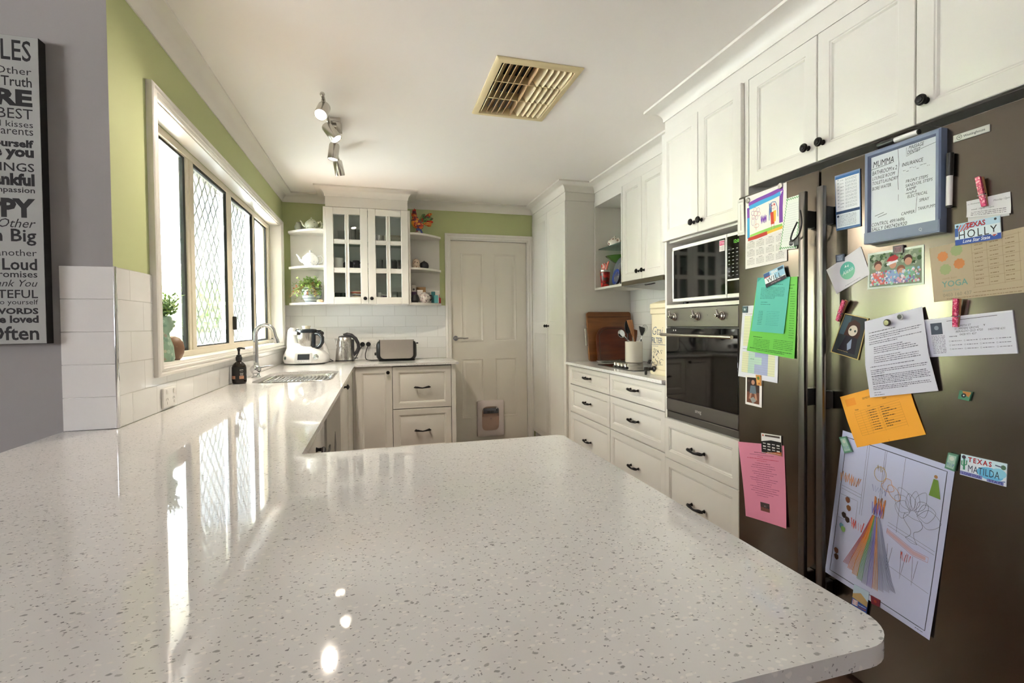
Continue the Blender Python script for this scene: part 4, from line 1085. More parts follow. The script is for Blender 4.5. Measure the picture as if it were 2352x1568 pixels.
utensil('wire_whisk', (CX+.012, CY-.018, .962), (CX+.098, CY-.012, 1.205), h_whisk, CHROME, 'wire whisk at the right side of the crock')

# ceramic water filter
t = thing('water_filter', (1.755, 2.83, .9005), 'tall cream ceramic water filter with blue writing beside the oven tower', 'water filter')
IV = mat('ivory_glazed_ceramic', '#e0d5b6', .18, vary=.03, scale=7); INK = flat('#56637c', .5)
B = FZ(1.755, 2.815, .9005)
m = MB(B); m.loft([(0, 0, 0, .125, .125, 7), (0, 0, .01, .129, .129, 7), (0, 0, .03, .129, .129, 7), (0, 0, .036, .12, .12, 7), (0, 0, .37, .12, .12, 7), (0, 0, .376, .127, .127, 7), (0, 0, .405, .128, .128, 7)], IV, 56)
fl_ = FR((-.1206, 0, 0), (0, -1, 0), (0, 0, 1))
filt = build('body', m, t)
m = MB(B); m.loft([(0, 0, .406, .124, .124, 7), (0, 0, .412, .129, .129, 7), (0, 0, .436, .129, .129, 7), (0, 0, .442, .12, .12, 6), (0, 0, .455, .085, .085, 5), (0, 0, .462, .05, .05, 3), (0, 0, .47, .03, .03, 2), (0, 0, .482, .012, .012, 2)], IV, 56); build('lid', m, t)
m = MB(B @ fl_)
m.text('Gtai', .075, INK, Matrix.Translation((-.09, .245, .0006)), shear=.3, bold=-.012); m.text('FILTER', .05, INK, Matrix.Translation((-.092, .195, .0006)), space=.9)
m.box((-.09, .185, .0004), (.09, .188, .0007), INK)
m.text('~~~~', .03, INK, Matrix.Translation((-.08, .168, .0006)))
rnd = random.Random(5)
for k in range(26):
    x, y = rnd.uniform(-.095, .02), rnd.uniform(.06, .15); pts = [(x, y, .0006)]
    for q in range(7): x += rnd.uniform(-.008, .011); y += rnd.uniform(-.008, .008); pts.append((x, y, .0006))
    m.tube(pts, .0007, INK, 4)
m.tube(arc((-.075, .045, .0006), .022, 0, 2*pi, 20, 'XY'), .001, INK, 4); m.tube(arc((-.075, .045, .0006), .01, 0, 2*pi, 14, 'XY'), .001, INK, 4)
m.tube([(-.05, .05, .0006), (-.02, .06, .0006), (.04, .065, .0006)], .001, INK, 4)
build('painted_lettering', m, filt)
m = MB(B @ FR((-.129, .045, .035), (0, -1, 0), (0, 0, 1)))
m.lathe([(.018, -.002), (.018, .006), (.012, .01), (.009, .014), (.009, .045), (.012, .048), (.012, .066), (0, .068)], BLACKP, 18)
m.box((-.006, -.035, .05), (.006, .004, .066), BLACKP, .003, 1); m.box((-.005, .004, .05), (.005, .012, .066), BLACKP, .003, 1); m.box((-.012, .01, .046), (.012, .036, .056), BLACKP, .003, 1, Matrix.Rotation(-.5, 4, 'X'))
build('tap', m, t)

# ---- oven and microwave
t = thing('wall_oven', (1.8, 2.232, .702), 'built-in stainless wall oven with black glass door under the microwave', 'oven')
y0, y1 = 1.934, 2.531
m = MB(); m.box((RX+.02, y0+.002, .7025), (2.07, y1-.002, 1.294), mat('oven_casing', '#55524e', .5)); build('casing', m, t)
m = MB(FX(RX+.018, y1, 1.199)); m.box((0, 0, 0), (y1-y0, .096, .022), STEELH, .002, 1); cp = build('control_panel', m, t)
m = MB(FX(RX-.004, y1, 1.199))
for q, sx in ((.195, .03), (.385, .02), (.395, .03)): m.box((q, .03, 0), (q+.002, .032, .0004), BLACKP)
for k in range(6): m.box((.26+k*.006, .025, 0), (.263+k*.006, .028, .0004), BLACKP)
m.box((.37, .055, 0), (.377, .058, .0006), BLACKP); build('panel_marks', m, cp)
for y in (2.448, 2.235, 2.045):
    m = MB(FX(RX-.0042, y, 1.25)); m.lathe([(.021, 0), (.021, .004), (.018, .006), (.017, .012), (.011, .016), (.0105, .03), (.0, .031)], NICK, 26)
    m.tube([(0, 0, .024), (.0, .012, .027), (.0, .032, .034)], [.008, .0075, .005], NICK, 10); m.lathe([(.007, .031), (.007, .04), (.004, .0405), (.004, .036), (0, .036)], NICK, 14); build('knob', m, cp)
m = MB(FX(RX+.018, y1, .742)); m.box((0, .068, 0), (y1-y0, .448, .024), BLACKG, .002, 1); dr = build('door', m, t)
m = MB(FX(RX+.018, y1, .742)); m.box((0, 0, 0), (y1-y0, .066, .024), STEELH, .002, 1); m.text('smeg', .026, mat('pale_print', '#d9d6d2', .3, .5), Matrix.Translation((.27, .026, .0245)), bold=.01); build('door_trim', m, dr)
m = MB(FX(RX-.0065, y1, .742)); w = y1-y0
m.tube([(.0, .414, .032), (w*.3, .413, .036), (w*.7, .412, .036), (w, .411, .032)], .0085, NICK, 14)
for x in (.03, w-.03): m.cyl((x, .413, 0), (x, .413, .03), .007, NICK, n=12)
build('door_handle', m, dr)
m = MB(FX(RX-.0062, y1, .742))
for x in (.075, .095): m.lathe([(.004, 0), (0, .002)], mat('pale_print'), 10, Matrix.Translation((x, .437, 0)))
build('door_screws', m, dr)
m = MB(FX(RX+.018, y1, .7025)); m.box((0, 0, 0), (w, .034, .02), STEELH, .002, 1); m.box((0, .034, -.01), (w, .039, .004), DARK); build('vent_trim', m, t)

t = thing('microwave', (1.78, 2.22, 1.317), 'white-framed microwave with dark glass door above the oven', 'microwave')
MX = 1.545; my0, my1, mz0, mz1 = 1.945, 2.518, 1.332, 1.628
MWW = mat('white_microwave_shell', '#e9e7e4', .3, vary=.01)
m = MB(); m.box((MX+.02, my0, mz0), (1.98, my1, mz1), MWW, .004, 1); 
build('body', m, t)
for x, y in ((1.6, 1.99), (1.6, 2.47), (1.92, 1.99), (1.92, 2.47)):
    m = MB(); m.cyl((x, y, 1.317), (x, y, 1.3325), .014, BLACKP, n=14); build('foot', m, t)
F = FX(MX+.019, my1, mz0); w = my1-my0; h = mz1-mz0; dw = .465
m = MB(F); m.box((0, 0, 0), (dw, .018, .019), MWW, .003, 1); m.box((0, h-.018, 0), (dw, h, .019), MWW, .003, 1); m.box((0, .018, 0), (.012, h-.018, .019), MWW); m.box((dw-.008, .018, 0), (dw, h-.018, .019), MWW)
md = build('door', m, t)
m = MB(F); m.box((.012, .018, .004), (dw-.008, h-.018, .0165), BLACKG); build('door_glass', m, md)
m = MB(F); m.box((dw-.055, h-.075, .0166), (dw-.016, h-.024, .0172), flat('#d7cfcb')); m.box((dw-.053, h-.048, .0172), (dw-.018, h-.027, .0175), flat('#b8456a'))
m.text('TTD', .016, flat('#e8d9dc'), Matrix.Translation((dw-.05, h-.044, .0177)))
for k in range(3): m.box((dw-.051, h-.054-k*.006, .0172), (dw-.022, h-.056-k*.006, .0175), flat('#8f8a86'))
build('door_sticker', m, md)
m = MB(F); m.box((dw+.003, 0, 0), (w, h, .019), MWW, .003, 1); kp = build('control_panel', m, t)
m = MB(F); m.box((dw+.007, .085, .019), (w-.006, h-.016, .0197), BLACKG); m.box((dw+.007, .018, .019), (w-.006, .078, .0205), BLACKG, .003, 1)
m.text('12:08', .022, mat('green_display', '#3f7a2c', .5, emit='#5fae35', estr=.6), Matrix.Translation((dw+.05, h-.05, .0198)))
for r in range(8):
    for c_ in range(3): m.box((dw+.014+c_*.028, .1+r*.017, .0198), (dw+.026+c_*.028, .103+r*.017, .02), flat('#8d8f8d'))
build('keypad', m, kp)

# ---- shelf ware
def teapot(x, y, z, r, mb_, ml, label, sp=-1, squat=.8, hr=.011, handle_mt=None, rz=0):
    t = thing('teapot', (x, y, z), label, 'teapot')
    B = FZ(x, y, z, rz); h = r*2*squat
    m = MB(B); m.lathe([(0, 0), (r*.55, 0), (r*.62, .004), (r*.85, h*.18), (r, h*.45), (r*.93, h*.7), (r*.6, h*.92), (r*.5, h*.95)], mb_, 30); build('body', m, t)
    m = MB(B); m.lathe([(r*.52, h*.952), (r*.5, h*.98), (r*.3, h*1.06), (r*.1, h*1.1), (r*.09, h*1.14), (r*.16, h*1.2), (r*.1, h*1.26), (0, h*1.27)], ml, 24); build('lid', m, t)
    m = MB(B); m.tube([(sp*r*.85, 0, h*.35), (sp*r*1.2, 0, h*.5), (sp*r*1.4, 0, h*.78), (sp*r*1.6, 0, h*.92)], [r*.22, r*.17, r*.12, r*.09], mb_, 12); build('spout', m, t)
    m = MB(B); m.tube([(-sp*r*.85, 0, h*.78), (-sp*r*1.25, 0, h*.85), (-sp*r*1.5, 0, h*.6), (-sp*r*1.35, 0, h*.3), (-sp*r*.88, 0, h*.22)], hr, handle_mt or mb_, 10); build('handle', m, t)
    return t
PALEG = spot_mat('pale_green_glaze', '#d3d6bd', ['#9aa58c', '#b9c0a0', '#7f8f80'], 75, .7, .25)
teapot(-.542, 4.915, 2.0485, .056, PALEG, PALEG, 'pale green patterned teapot on top of the left corner shelf', -1, .82)
t = thing('creamer_jug', (-.655, 4.985, 2.0485), 'small grey-green glazed jug beside the teapot on the left corner shelf', 'jug')
JG = spot_mat('grey_green_glaze', '#a8ab9a', ['#7b8175', '#c2c2b2', '#6c6a5e'], 40, .8, .35)
m = MB(FZ(-.655, 4.985, 2.0485)); m.lathe([(0, 0), (.022, 0), (.032, .02), (.034, .038), (.026, .056), (.02, .07), (.022, .078), (.017, .076)], JG, 24); build('body', m, t)
m = MB(FZ(-.655, 4.985, 2.0485)); m.tube([(.03, 0, .055), (.046, 0, .058), (.05, 0, .04), (.034, 0, .02)], .005, JG, 8); build('handle', m, t)
WPOT = spot_mat('white_floral_china', '#f3f2ee', ['#d3d5de', '#c5c9d8', '#e6e2da'], 60, .6, .12)
teapot(-.555, 4.9, 1.7365, .068, WPOT, WPOT, 'round white china teapot on the middle left corner shelf', -1, .8, .008)
t = thing('potted_fern', (-.55, 4.915, 1.4225), 'green and rust-coloured fern in a striped grey-blue pot on the left corner shelf', 'potted plant')
B = FZ(-.55, 4.915, 1.4225); STR = band_mat('striped_grey_blue_glaze', ['#8e9a9c', '#a9b3b2', '#46505a', '#9aa5a6', '#b4bab6'], 38, 'Z', .3, .25)
m = MB(B); m.lathe([(0, 0), (.05, 0), (.055, .008), (.075, .04), (.083, .085), (.08, .115), (.072, .135), (.074, .142), (.066, .142), (.064, .125), (0, .122)], STR, 36); build('pot', m, t)
m = MB(B); rnd = random.Random(11)
cols = ['#7f9f4a', '#94b45a', '#a7c06a', '#b0653a', '#9a7a4a', '#6f8c3f', '#87614e']
for k in range(230):
    a = rnd.uniform(0, 2*pi); L = rnd.uniform(.07, .2); e = rnd.uniform(.15, 1.4); p = V((rnd.uniform(-.045, .045), rnd.uniform(-.045, .045), .128))
    if sin(a) > .55: L *= .62
    if cos(a) > .5: L *= .62
    d = V((cos(a)*cos(e), sin(a)*cos(e), sin(e))); pts = [p+d*L*q+V((0, 0, -.9*L*q*q*(1.1-sin(e)*.6))) for q in (0, .25, .5, .75, 1)]; pts = [V((min(max(q.x, -.19), .07), min(q.y, .13), max(q.z, .012))) for q in pts]
    ci = rnd.randrange(len(cols)) if pts[-1].z < .165 else rnd.choice([0, 1, 2, 5, 6]); mt = mat('fern_leaf_%d' % ci, cols[ci], .5, vary=.1)
    m.tube(pts, [.0016, .0014, .0012, .001, .0006], mt, 4)
    for q in range(14):
        u = .15+q*.062; i = min(3, int(u*4)); c = pts[i].lerp(pts[i+1], u*4-i); s_ = V((rnd.uniform(-1, 1), rnd.uniform(-1, 1), rnd.uniform(-.4, .6))).normalized(); w = s_.cross(V((0, 0, 1))).normalized()*.008
        m.add([c, c+s_*.013+w, c+s_*.028, c+s_*.013-w], [(0, 1, 2, 3)], mt)
build('foliage', m, t)
m = MB(FZ(-.475, 4.82, 1.4225)); m.lathe([(0, 0), (.02, 0), (.024, .01), (.016, .022), (0, .026)], mat('cream_brown_shell', '#d3b896', .4, vary=.2, scale=60), 16, None, True, 1.2, .8)
build('seashell', m, label='little cream shell beside the striped fern pot', cat='shell')

# rooster figurine
t = thing('rooster_figurine', (.39, 4.91, 2.0485), 'red and orange mosaic rooster figurine on top of the right corner shelf', 'figurine')
RO = spot_mat('orange_red_mosaic', '#b5431e', ['#a82a16', '#c9561d', '#7a1c18', '#d98a2a', '#5a2431'], 60, 1, .2, True); TG = spot_mat('green_red_mosaic', '#4f6b35', ['#3f5a33', '#56733c', '#8c2f22', '#6b8148'], 60, 1, .2, True)
B = FZ(.365, 4.905, 2.0485)
m = MB(B); m.loft([(.0, 0, .0, .045, .04, 2.2), (0, 0, .008, .046, .04, 2.2), (.005, 0, .03, .03, .026, 2), (.002, 0, .055, .022, .02, 2)], spot_mat('blue_red_mosaic', '#2f3a6b', ['#2f3a6b', '#8a2a22', '#39477f', '#b6b0a0'], 60, 1, .2, True), 20); build('base', m, t)
m = MB(B); m.loft([(.012, 0, .05, .018, .016, 2), (.0, 0, .066, .045, .03, 2), (-.008, 0, .095, .056, .036, 2), (-.02, 0, .125, .044, .03, 2), (-.03, 0, .15, .028, .021, 2), (-.034, 0, .175, .021, .017, 2), (-.036, 0, .198, .02, .016, 2), (-.036, 0, .212, .012, .01, 2)], RO, 24)
m.add([(-.054, -.004, .196), (-.054, .004, .196), (-.072, 0, .19), (-.054, 0, .184)], [(0, 1, 2), (1, 3, 2), (3, 0, 2), (0, 3, 1)], mat('yellow_beak', '#d6a23a', .3)); build('body', m, t)
m = MB(B); m.prism([(-.055, .205), (-.05, .228), (-.043, .22), (-.036, .24), (-.03, .226), (-.022, .232), (-.02, .205)], -.004, .004, mat('red_comb', '#b32a1c', .2), FR((0, 0, 0), (1, 0, 0), (0, 0, 1))); m.ball((-.056, 0, .176), (.006, .005, .014), mat('red_comb')); build('comb', m, t)
m = MB(B)
for k, (dx, dz, c_) in enumerate(((.05, .185, TG), (.085, .17, TG), (.115, .2, RO), (.125, .15, TG), (.125, .12, RO), (.105, .085, RO))):
    m.tube([(.02, 0, .1), ((.02+dx)*.5, (k % 3-1)*.008, .085+dz*.35), (dx*.9, (k % 3-1)*.012, dz*.85+.02), (dx+.008, (k % 3-1)*.014, dz)], [.014, .018, .016, .005], c_, 8)
m.box((.055, -.012, .085), (.12, .012, .125), band_mat('red_yellow_stripes', ['#b5321e', '#d9a63c'], 60, 'Z', .25, .3), .01, 2); build('tail', m, t)

JAR1 = spot_mat('beige_spotted_ware', '#cdb8a0', ['#8a6a58', '#b98f80', '#6e6259', '#d9c3b2'], 70, .9, .3)
t = thing('ginger_jar', (.338, 4.9, 1.7365), 'small beige dome-shaped spotted jar on the middle right corner shelf', 'jar')
m = MB(FZ(.338, 4.9, 1.7365)); m.lathe([(0, 0), (.036, 0), (.038, .004), (.038, .022), (.034, .026)], JAR1, 26); build('base', m, t)
m = MB(FZ(.338, 4.9, 1.7365)); m.lathe([(.036, .027), (.037, .03), (.034, .06), (.027, .082), (.014, .09), (0, .092)], JAR1, 26); build('lid', m, t)
t = thing('iron_teapot', (.412, 4.915, 1.7365), 'squat black iron pot on the middle right corner shelf', 'pot')
IRON = mat('black_cast_iron', '#1b1b1e', .55, vary=.1, bump=.4, scale=120)
m = MB(FZ(.412, 4.915, 1.7365)); m.lathe([(0, 0), (.032, 0), (.04, .012), (.042, .03), (.036, .052), (.024, .06)], IRON, 26); build('body', m, t)
m = MB(FZ(.412, 4.915, 1.7365)); m.lathe([(.025, .061), (.018, .066), (.006, .069), (.006, .074), (0, .076)], IRON, 20); build('lid', m, t)
def boxthing(name, a, b, mt, label, cat, extra=None, bev=.001):
    m = MB(); m.box(a, b, mt, bev, 1)
    if extra: extra(m)
    return build(name, m, label=label, cat=cat)
zs = 1.4225
boxthing('tea_box', (.296, 4.93, zs), (.335, 4.96, zs+.165), flat('#e6e0d4'), 'tall cream tea packet with a small round print on the right corner shelf', 'packet', lambda m: m.lathe([(.01, 0), (0, .0005)], flat('#6a6660'), 16, FY(.316, 4.9294, zs+.125)))
boxthing('brown_card_box', (.345, 4.97, zs), (.428, 5.02, zs+.15), mat('kraft_card', '#a37f58', .8), 'brown cardboard box at the back of the right corner shelf', 'box')
boxthing('purple_packet', (.296, 4.862, zs), (.334, 4.925, zs+.1), mat('purple_print', '#4c3550', .4), 'dark purple packet low on the right corner shelf', 'packet')
boxthing('white_tin', (.345, 4.905, zs), (.395, 4.965, zs+.115), flat('#d9d5cc'), 'white lidded tin behind the spotted teapot on the right corner shelf', 'tin', lambda m: m.box((.343, 4.903, zs+.105), (.397, 4.967, zs+.119), flat('#e7e3da'), .002, 1))
t = thing('black_bowl', (.325, 4.825, zs), 'black bowl at the left of the lower right corner shelf', 'bowl')
m = MB(FZ(.322, 4.825, zs)); m.lathe([(0, 0), (.024, 0), (.036, .018), (.033, .045), (.026, .066), (.022, .07), (0, .072)], IRON, 24); build('body', m, t)
SPT = spot_mat('grey_pink_spotted_china', '#d6cfc9', ['#8d6f78', '#b58f90', '#6f6c74'], 85, .85, .25)
t = thing('spotted_teapot', (.405, 4.855, zs), 'grey and pink spotted teapot on the lower right corner shelf', 'teapot')
m = MB(FZ(.405, 4.855, zs)); m.lathe([(0, 0), (.034, 0), (.048, .02), (.052, .045), (.046, .068), (.03, .082), (.025, .084)], SPT, 28); build('body', m, t)
m = MB(FZ(.405, 4.855, zs)); m.lathe([(.027, .085), (.02, .092), (.006, .096), (0, .1)], SPT, 20); build('lid', m, t)
m = MB(FZ(.405, 4.855, zs)); m.tube([(.044, 0, .068), (.066, 0, .066), (.07, 0, .04), (.05, 0, .02)], .006, IRON, 10); build('handle', m, t)
boxthing('teal_tin', (.474, 4.9, zs), (.508, 4.935, zs+.105), mat('teal_print', '#2d6f74', .35), 'narrow teal tin beside the spotted teapot', 'tin')
boxthing('aqua_tin', (.495, 4.868, zs), (.53, 4.898, zs+.07), mat('aqua_print', '#5aa3a6', .35), 'short aqua tin in front of the teal tin', 'tin')
boxthing('white_carton', (.505, 4.955, zs), (.548, 5.0, zs+.115), flat('#e3ddd4'), 'white carton standing behind the aqua tin', 'carton')
boxthing('red_tin', (.538, 4.965, zs), (.566, 4.99, zs+.05), mat('red_print', '#b3121c', .3), 'small bright red tin at the end of the lower right corner shelf', 'tin')
t = thing('sauce_bottle', (.555, 5.02, zs), 'small dark red bottle behind the red tin', 'bottle')
m = MB(FZ(.553, 5.02, zs)); m.lathe([(0, 0), (.011, 0), (.011, .05), (.006, .062), (.006, .07)], mat('dark_red_bottle', '#5a2a24', .2), 16); build('body', m, t)
m = MB(FZ(.553, 5.02, zs)); m.lathe([(.008, .07), (.008, .085), (0, .086)], mat('red_print'), 14); build('cap', m, t)

# behind the glass doors
def tumbler(x, y, z, r, h, label, group, flip=False):
    m = MB(FZ(x, y, z)); pr = [(0, 0), (r*.8, 0), (r, h), (r-.002, h), (r*.78, .006), (0, .006)]
    if flip: pr = [(rr, h-zz) for rr, zz in pr][::-1]
    m.lathe(pr, TUMB, 20); return build('drinking_glass', m, label=label, cat='glass', group=group)
def mug(x, y, z, r, h, mt, label, hs=1, name='mug', cat='mug'):
    t = thing(name, (x, y, z), label, cat)
    m = MB(FZ(x, y, z)); m.lathe([(0, 0), (r*.9, 0), (r, .005), (r, h), (r-.003, h), (r-.004, .008), (0, .008)], mt, 24); build('cup', m, t)
    m = MB(FZ(x, y, z)); m.tube([(hs*r, 0, h*.8), (hs*(r+.022), 0, h*.75), (hs*(r+.026), 0, h*.45), (hs*r, 0, h*.2)], .005, mt, 8); build('handle', m, t)
    return t
z3, z2, z1 = 1.9505, 1.7025, 1.4215
tumbler(-.3, 4.88, z3, .03, .1, 'single clear glass behind the top pane at far left of the glass cabinet', 'glasses on the top cabinet shelf')
for k, (x, y) in enumerate(((-.2, 4.86), (-.165, 4.9), (-.13, 4.93))): tumbler(x, y, z3, .024, .14-.02*k, ['nearest tall clear glass behind the upper second pane', 'middle tall clear glass behind the upper second pane', 'farther short clear glass behind the upper second pane'][k], 'glasses on the top cabinet shelf')
t = thing('metal_canister', (.03, 4.87, z3), 'pair-height steel canister behind the upper third pane', 'canister')
m = MB(FZ(.012, 4.87, z3)); m.lathe([(0, 0), (.033, 0), (.034, .07), (.031, .072), (0, .072)], STEEL, 24); build('body', m, t)
t = thing('metal_canister', (.075, 4.87, z3), 'second steel canister beside the first behind the upper third pane', 'canister')
m = MB(FZ(.075, 4.88, z3)); m.lathe([(0, 0), (.026, 0), (.027, .072), (.024, .074), (0, .074)], STEEL, 24); build('body', m, t)
for k in range(4):
    m = MB(FZ(.165, 4.9, z3+.0005+k*.0185)); m.lathe([(0, 0), (.045, 0), (.07, .012), (.07, .015), (.044, .004), (0, .004)], mat('cream_plate', '#d6ccae', .3), 30)
    build('stacked_bowl', m, label=['lowest', 'second lowest', 'second highest', 'topmost'][k]+' cream bowl in the stack behind the upper right pane', cat='bowl', group='cream bowls stacked behind the upper right pane')
mug(-.325, 4.85, z2, .04, .105, mat('white_mug_china', '#d9d5cf', .2), 'pale grey-white jug behind the middle far left pane', -1)
t = thing('black_teapot', (-.235, 4.9, z2), 'black teapot with pale spot behind the middle left panes', 'teapot')
BT = spot_mat('black_spotted_glaze', '#17171c', ['#d8d6e0', '#39394a', '#55556a'], 26, .5, .2)
m = MB(FZ(-.245, 4.9, z2)); m.lathe([(0, 0), (.035, 0), (.052, .03), (.052, .055), (.036, .08), (.0, .088)], BT, 26); build('body', m, t)
m = MB(FZ(-.245, 4.9, z2)); m.lathe([(.02, .086), (.012, .094), (.006, .1), (0, .104)], BT, 16); build('lid', m, t)
m = MB(FZ(-.245, 4.9, z2)); m.tube([(-.045, 0, .03), (-.065, 0, .055), (-.075, 0, .075)], [.012, .009, .007], BT, 10); build('spout', m, t)
mug(-.178, 4.84, z2, .03, .085, BT, 'dark patterned mug beside the black teapot')
mug(-.118, 4.9, z2, .032, .085, mat('lilac_china', '#a08fb5', .25), 'lilac mug behind the middle second pane', 1)
for k, (x, y) in enumerate(((.02, 4.86), (.062, 4.89), (.13, 4.86), (.175, 4.89), (.205, 4.86), (.15, 4.95))):
    tumbler(x, y, z2, .027, .105, ['first tall glass from the left on the middle shelf of the right door', 'second tall glass from the left on the middle shelf of the right door', 'third tall glass on the middle shelf, behind the right-hand pane', 'fourth tall glass on the middle shelf, behind the right-hand pane', 'last tall glass on the middle shelf, beside the cabinet edge', 'rear tall glass on the middle shelf of the right door'][k], 'tall glasses on the middle cabinet shelf')
GC = glassmat('green_cup_glass', '#7fae95', 2.5)
for k, (x, lab) in enumerate(((-.335, 'left of two green glass cups behind the bottom far left pane'), (-.285, 'right of two green glass cups behind the bottom far left pane'))):
    m = MB(FZ(x, 4.86, z1)); m.lathe([(0, 0), (.022, 0), (.027, .055), (.027, .085), (.025, .085), (.02, .006), (0, .006)], GC, 22); build('green_cup', m, label=lab, cat='cup', group='green glass cups')
RB = band_mat('rainbow_striped_china', ['#b54a3a', '#e0d9c8', '#c9a24a', '#5a6f8f', '#e6dfd0', '#8f6f4f'], 22, 'Z', .3, .2)
for k in range(2):
    m = MB(FZ(-.18+.006*k, 4.88, z1+.001+k*.046) @ Matrix.Rotation(-.12*k, 4, 'Y')); m.lathe([(0, 0), (.025, 0), (.048, .03), (.054, .055), (.051, .055), (.03, .01), (0, .006)], RB, 28)
    build('striped_bowl', m, label=['lower colourful striped bowl behind the bottom second pane', 'upper tilted striped bowl stacked behind the bottom second pane'][k], cat='bowl', group='striped bowls in the glass cabinet')
mug(.0, 4.87, z1, .03, .09, mat('pale_mug', '#c9c6c0', .25), 'pale mug low behind the bottom third pane', 1)
mug(.055, 4.85, z1, .03, .06, spot_mat('dark_floral_china', '#3b2f42', ['#b58a9f', '#cfc8cf', '#6f5f8a'], 60, .8, .25), 'dark floral cup low behind the bottom third pane', 1, 'tea_cup', 'cup')
for k, (x, y) in enumerate(((.145, 4.86), (.19, 4.9))): tumbler(x, y, z1, .032, .1, ['nearer upturned clear bowl glass behind the bottom right pane', 'farther upturned clear glass behind the bottom right pane'][k], 'upturned glasses on the bottom cabinet shelf', True)

# display shelf on the right
RF = spot_mat('white_red_floral_china', '#e6dccd', ['#b5382c', '#d98c7c', '#6b3a2c', '#c9a58c'], 45, .9, .2)
teapot(1.885, 3.955, 1.8485, .06, RF, RF, 'cream teapot with red flowers on the glass shelf beside the pantry', 1, .62, .007, rz=pi/2)
t = thing('green_comport', (1.905, 3.885, 1.5205), 'shallow green bowl on a thin black stand in the open shelf', 'bowl')
m = MB(FZ(1.905, 3.885, 1.706)); m.lathe([(0, 0), (.03, 0), (.06, .012), (.12, .055), (.125, .062), (.12, .062), (.06, .018), (0, .008)], mat('green_glass_bowl_glaze', '#3f6b2a', .15, vary=.1), 36); build('bowl', m, t)
m = MB(FZ(1.905, 3.885, 1.5205)); m.lathe([(0, 0), (.038, 0), (.038, .004), (.006, .01), (.005, .175), (.028, .183), (.028, .185), (0, .185)], BLACKM, 20); build('stand', m, t)
t = thing('candy_cup', (1.822, 4.012, 1.5205), 'red ribbed cup topped with red and white candy ornaments in the open shelf', 'cup')
REDG = spot_mat('red_marbled_glaze', '#a3181a', ['#7f1214', '#c4362f', '#54302c', '#b9251f'], 40, 1, .2, True)
CAN = band_mat('red_white_candy', ['#c23a30', '#eadfd6', '#d98a7c'], 70, 'X', .25, .6)
B = FZ(1.822, 4.012, 1.5205)
m = MB(B); m.lathe([(0, 0), (.032, 0), (.034, .004), (.043, .125), (.04, .126), (0, .12)], REDG, 28); build('cup', m, t)
m = MB(B); m.lathe([(.042, .1265), (.045, .13), (.045, .142), (.04, .146), (0, .147)], mat('silver_rim', '#d6d0cc', .2, .8), 26); build('rim', m, t)
m = MB(B); m.ball((0, .022, .168), (.022, .026, .03), CAN); m.ball((0, -.014, .172), (.024, .03, .032), CAN); m.ball((-.012, .0, .178), (.02, .026, .024), CAN); build('candy_balls', m, t)
m = MB(B); m.tube([(0, -.03, .147), (0, -.05, .175), (0, -.068, .2), (0, -.078, .208)], [.009, .009, .009, .006], CAN, 10); build('candy_cane', m, t)
def plate_lean(x, y, z, r, mt, rim, label, ang=.2):
    t = thing('display_plate', (x, y, z), label, 'plate')
    M = FR((x, y, z+r*cos(ang)), (0, -1, 0), (sin(ang), 0, cos(ang)))
    m = MB(M); m.lathe([(0, .004), (r*.62, .004), (r*.66, .006)], mt, 32); build('centre', m, t)
    m = MB(M); m.lathe([(r*.66, .006), (r, .014), (r, .011), (r*.6, -.002), (0, -.002)], rim, 32); build('rim', m, t)
plate_lean(1.80, 3.735, 1.522, .062, mat('plate_picture', '#b9b7b2', .3, vary=.3, scale=40), mat('cobalt_blue_rim', '#2b3f86', .2), 'small blue-rimmed plate standing in front of the larger plate')
plate_lean(1.835, 3.745, 1.523, .11, mat('pale_plate_grey', '#c6c8c6', .25, vary=.15, scale=20), mat('plate_dark_rim', '#5b6167', .3), 'large pale plate with a dark edge leaning behind the blue plate in the open shelf', .2)

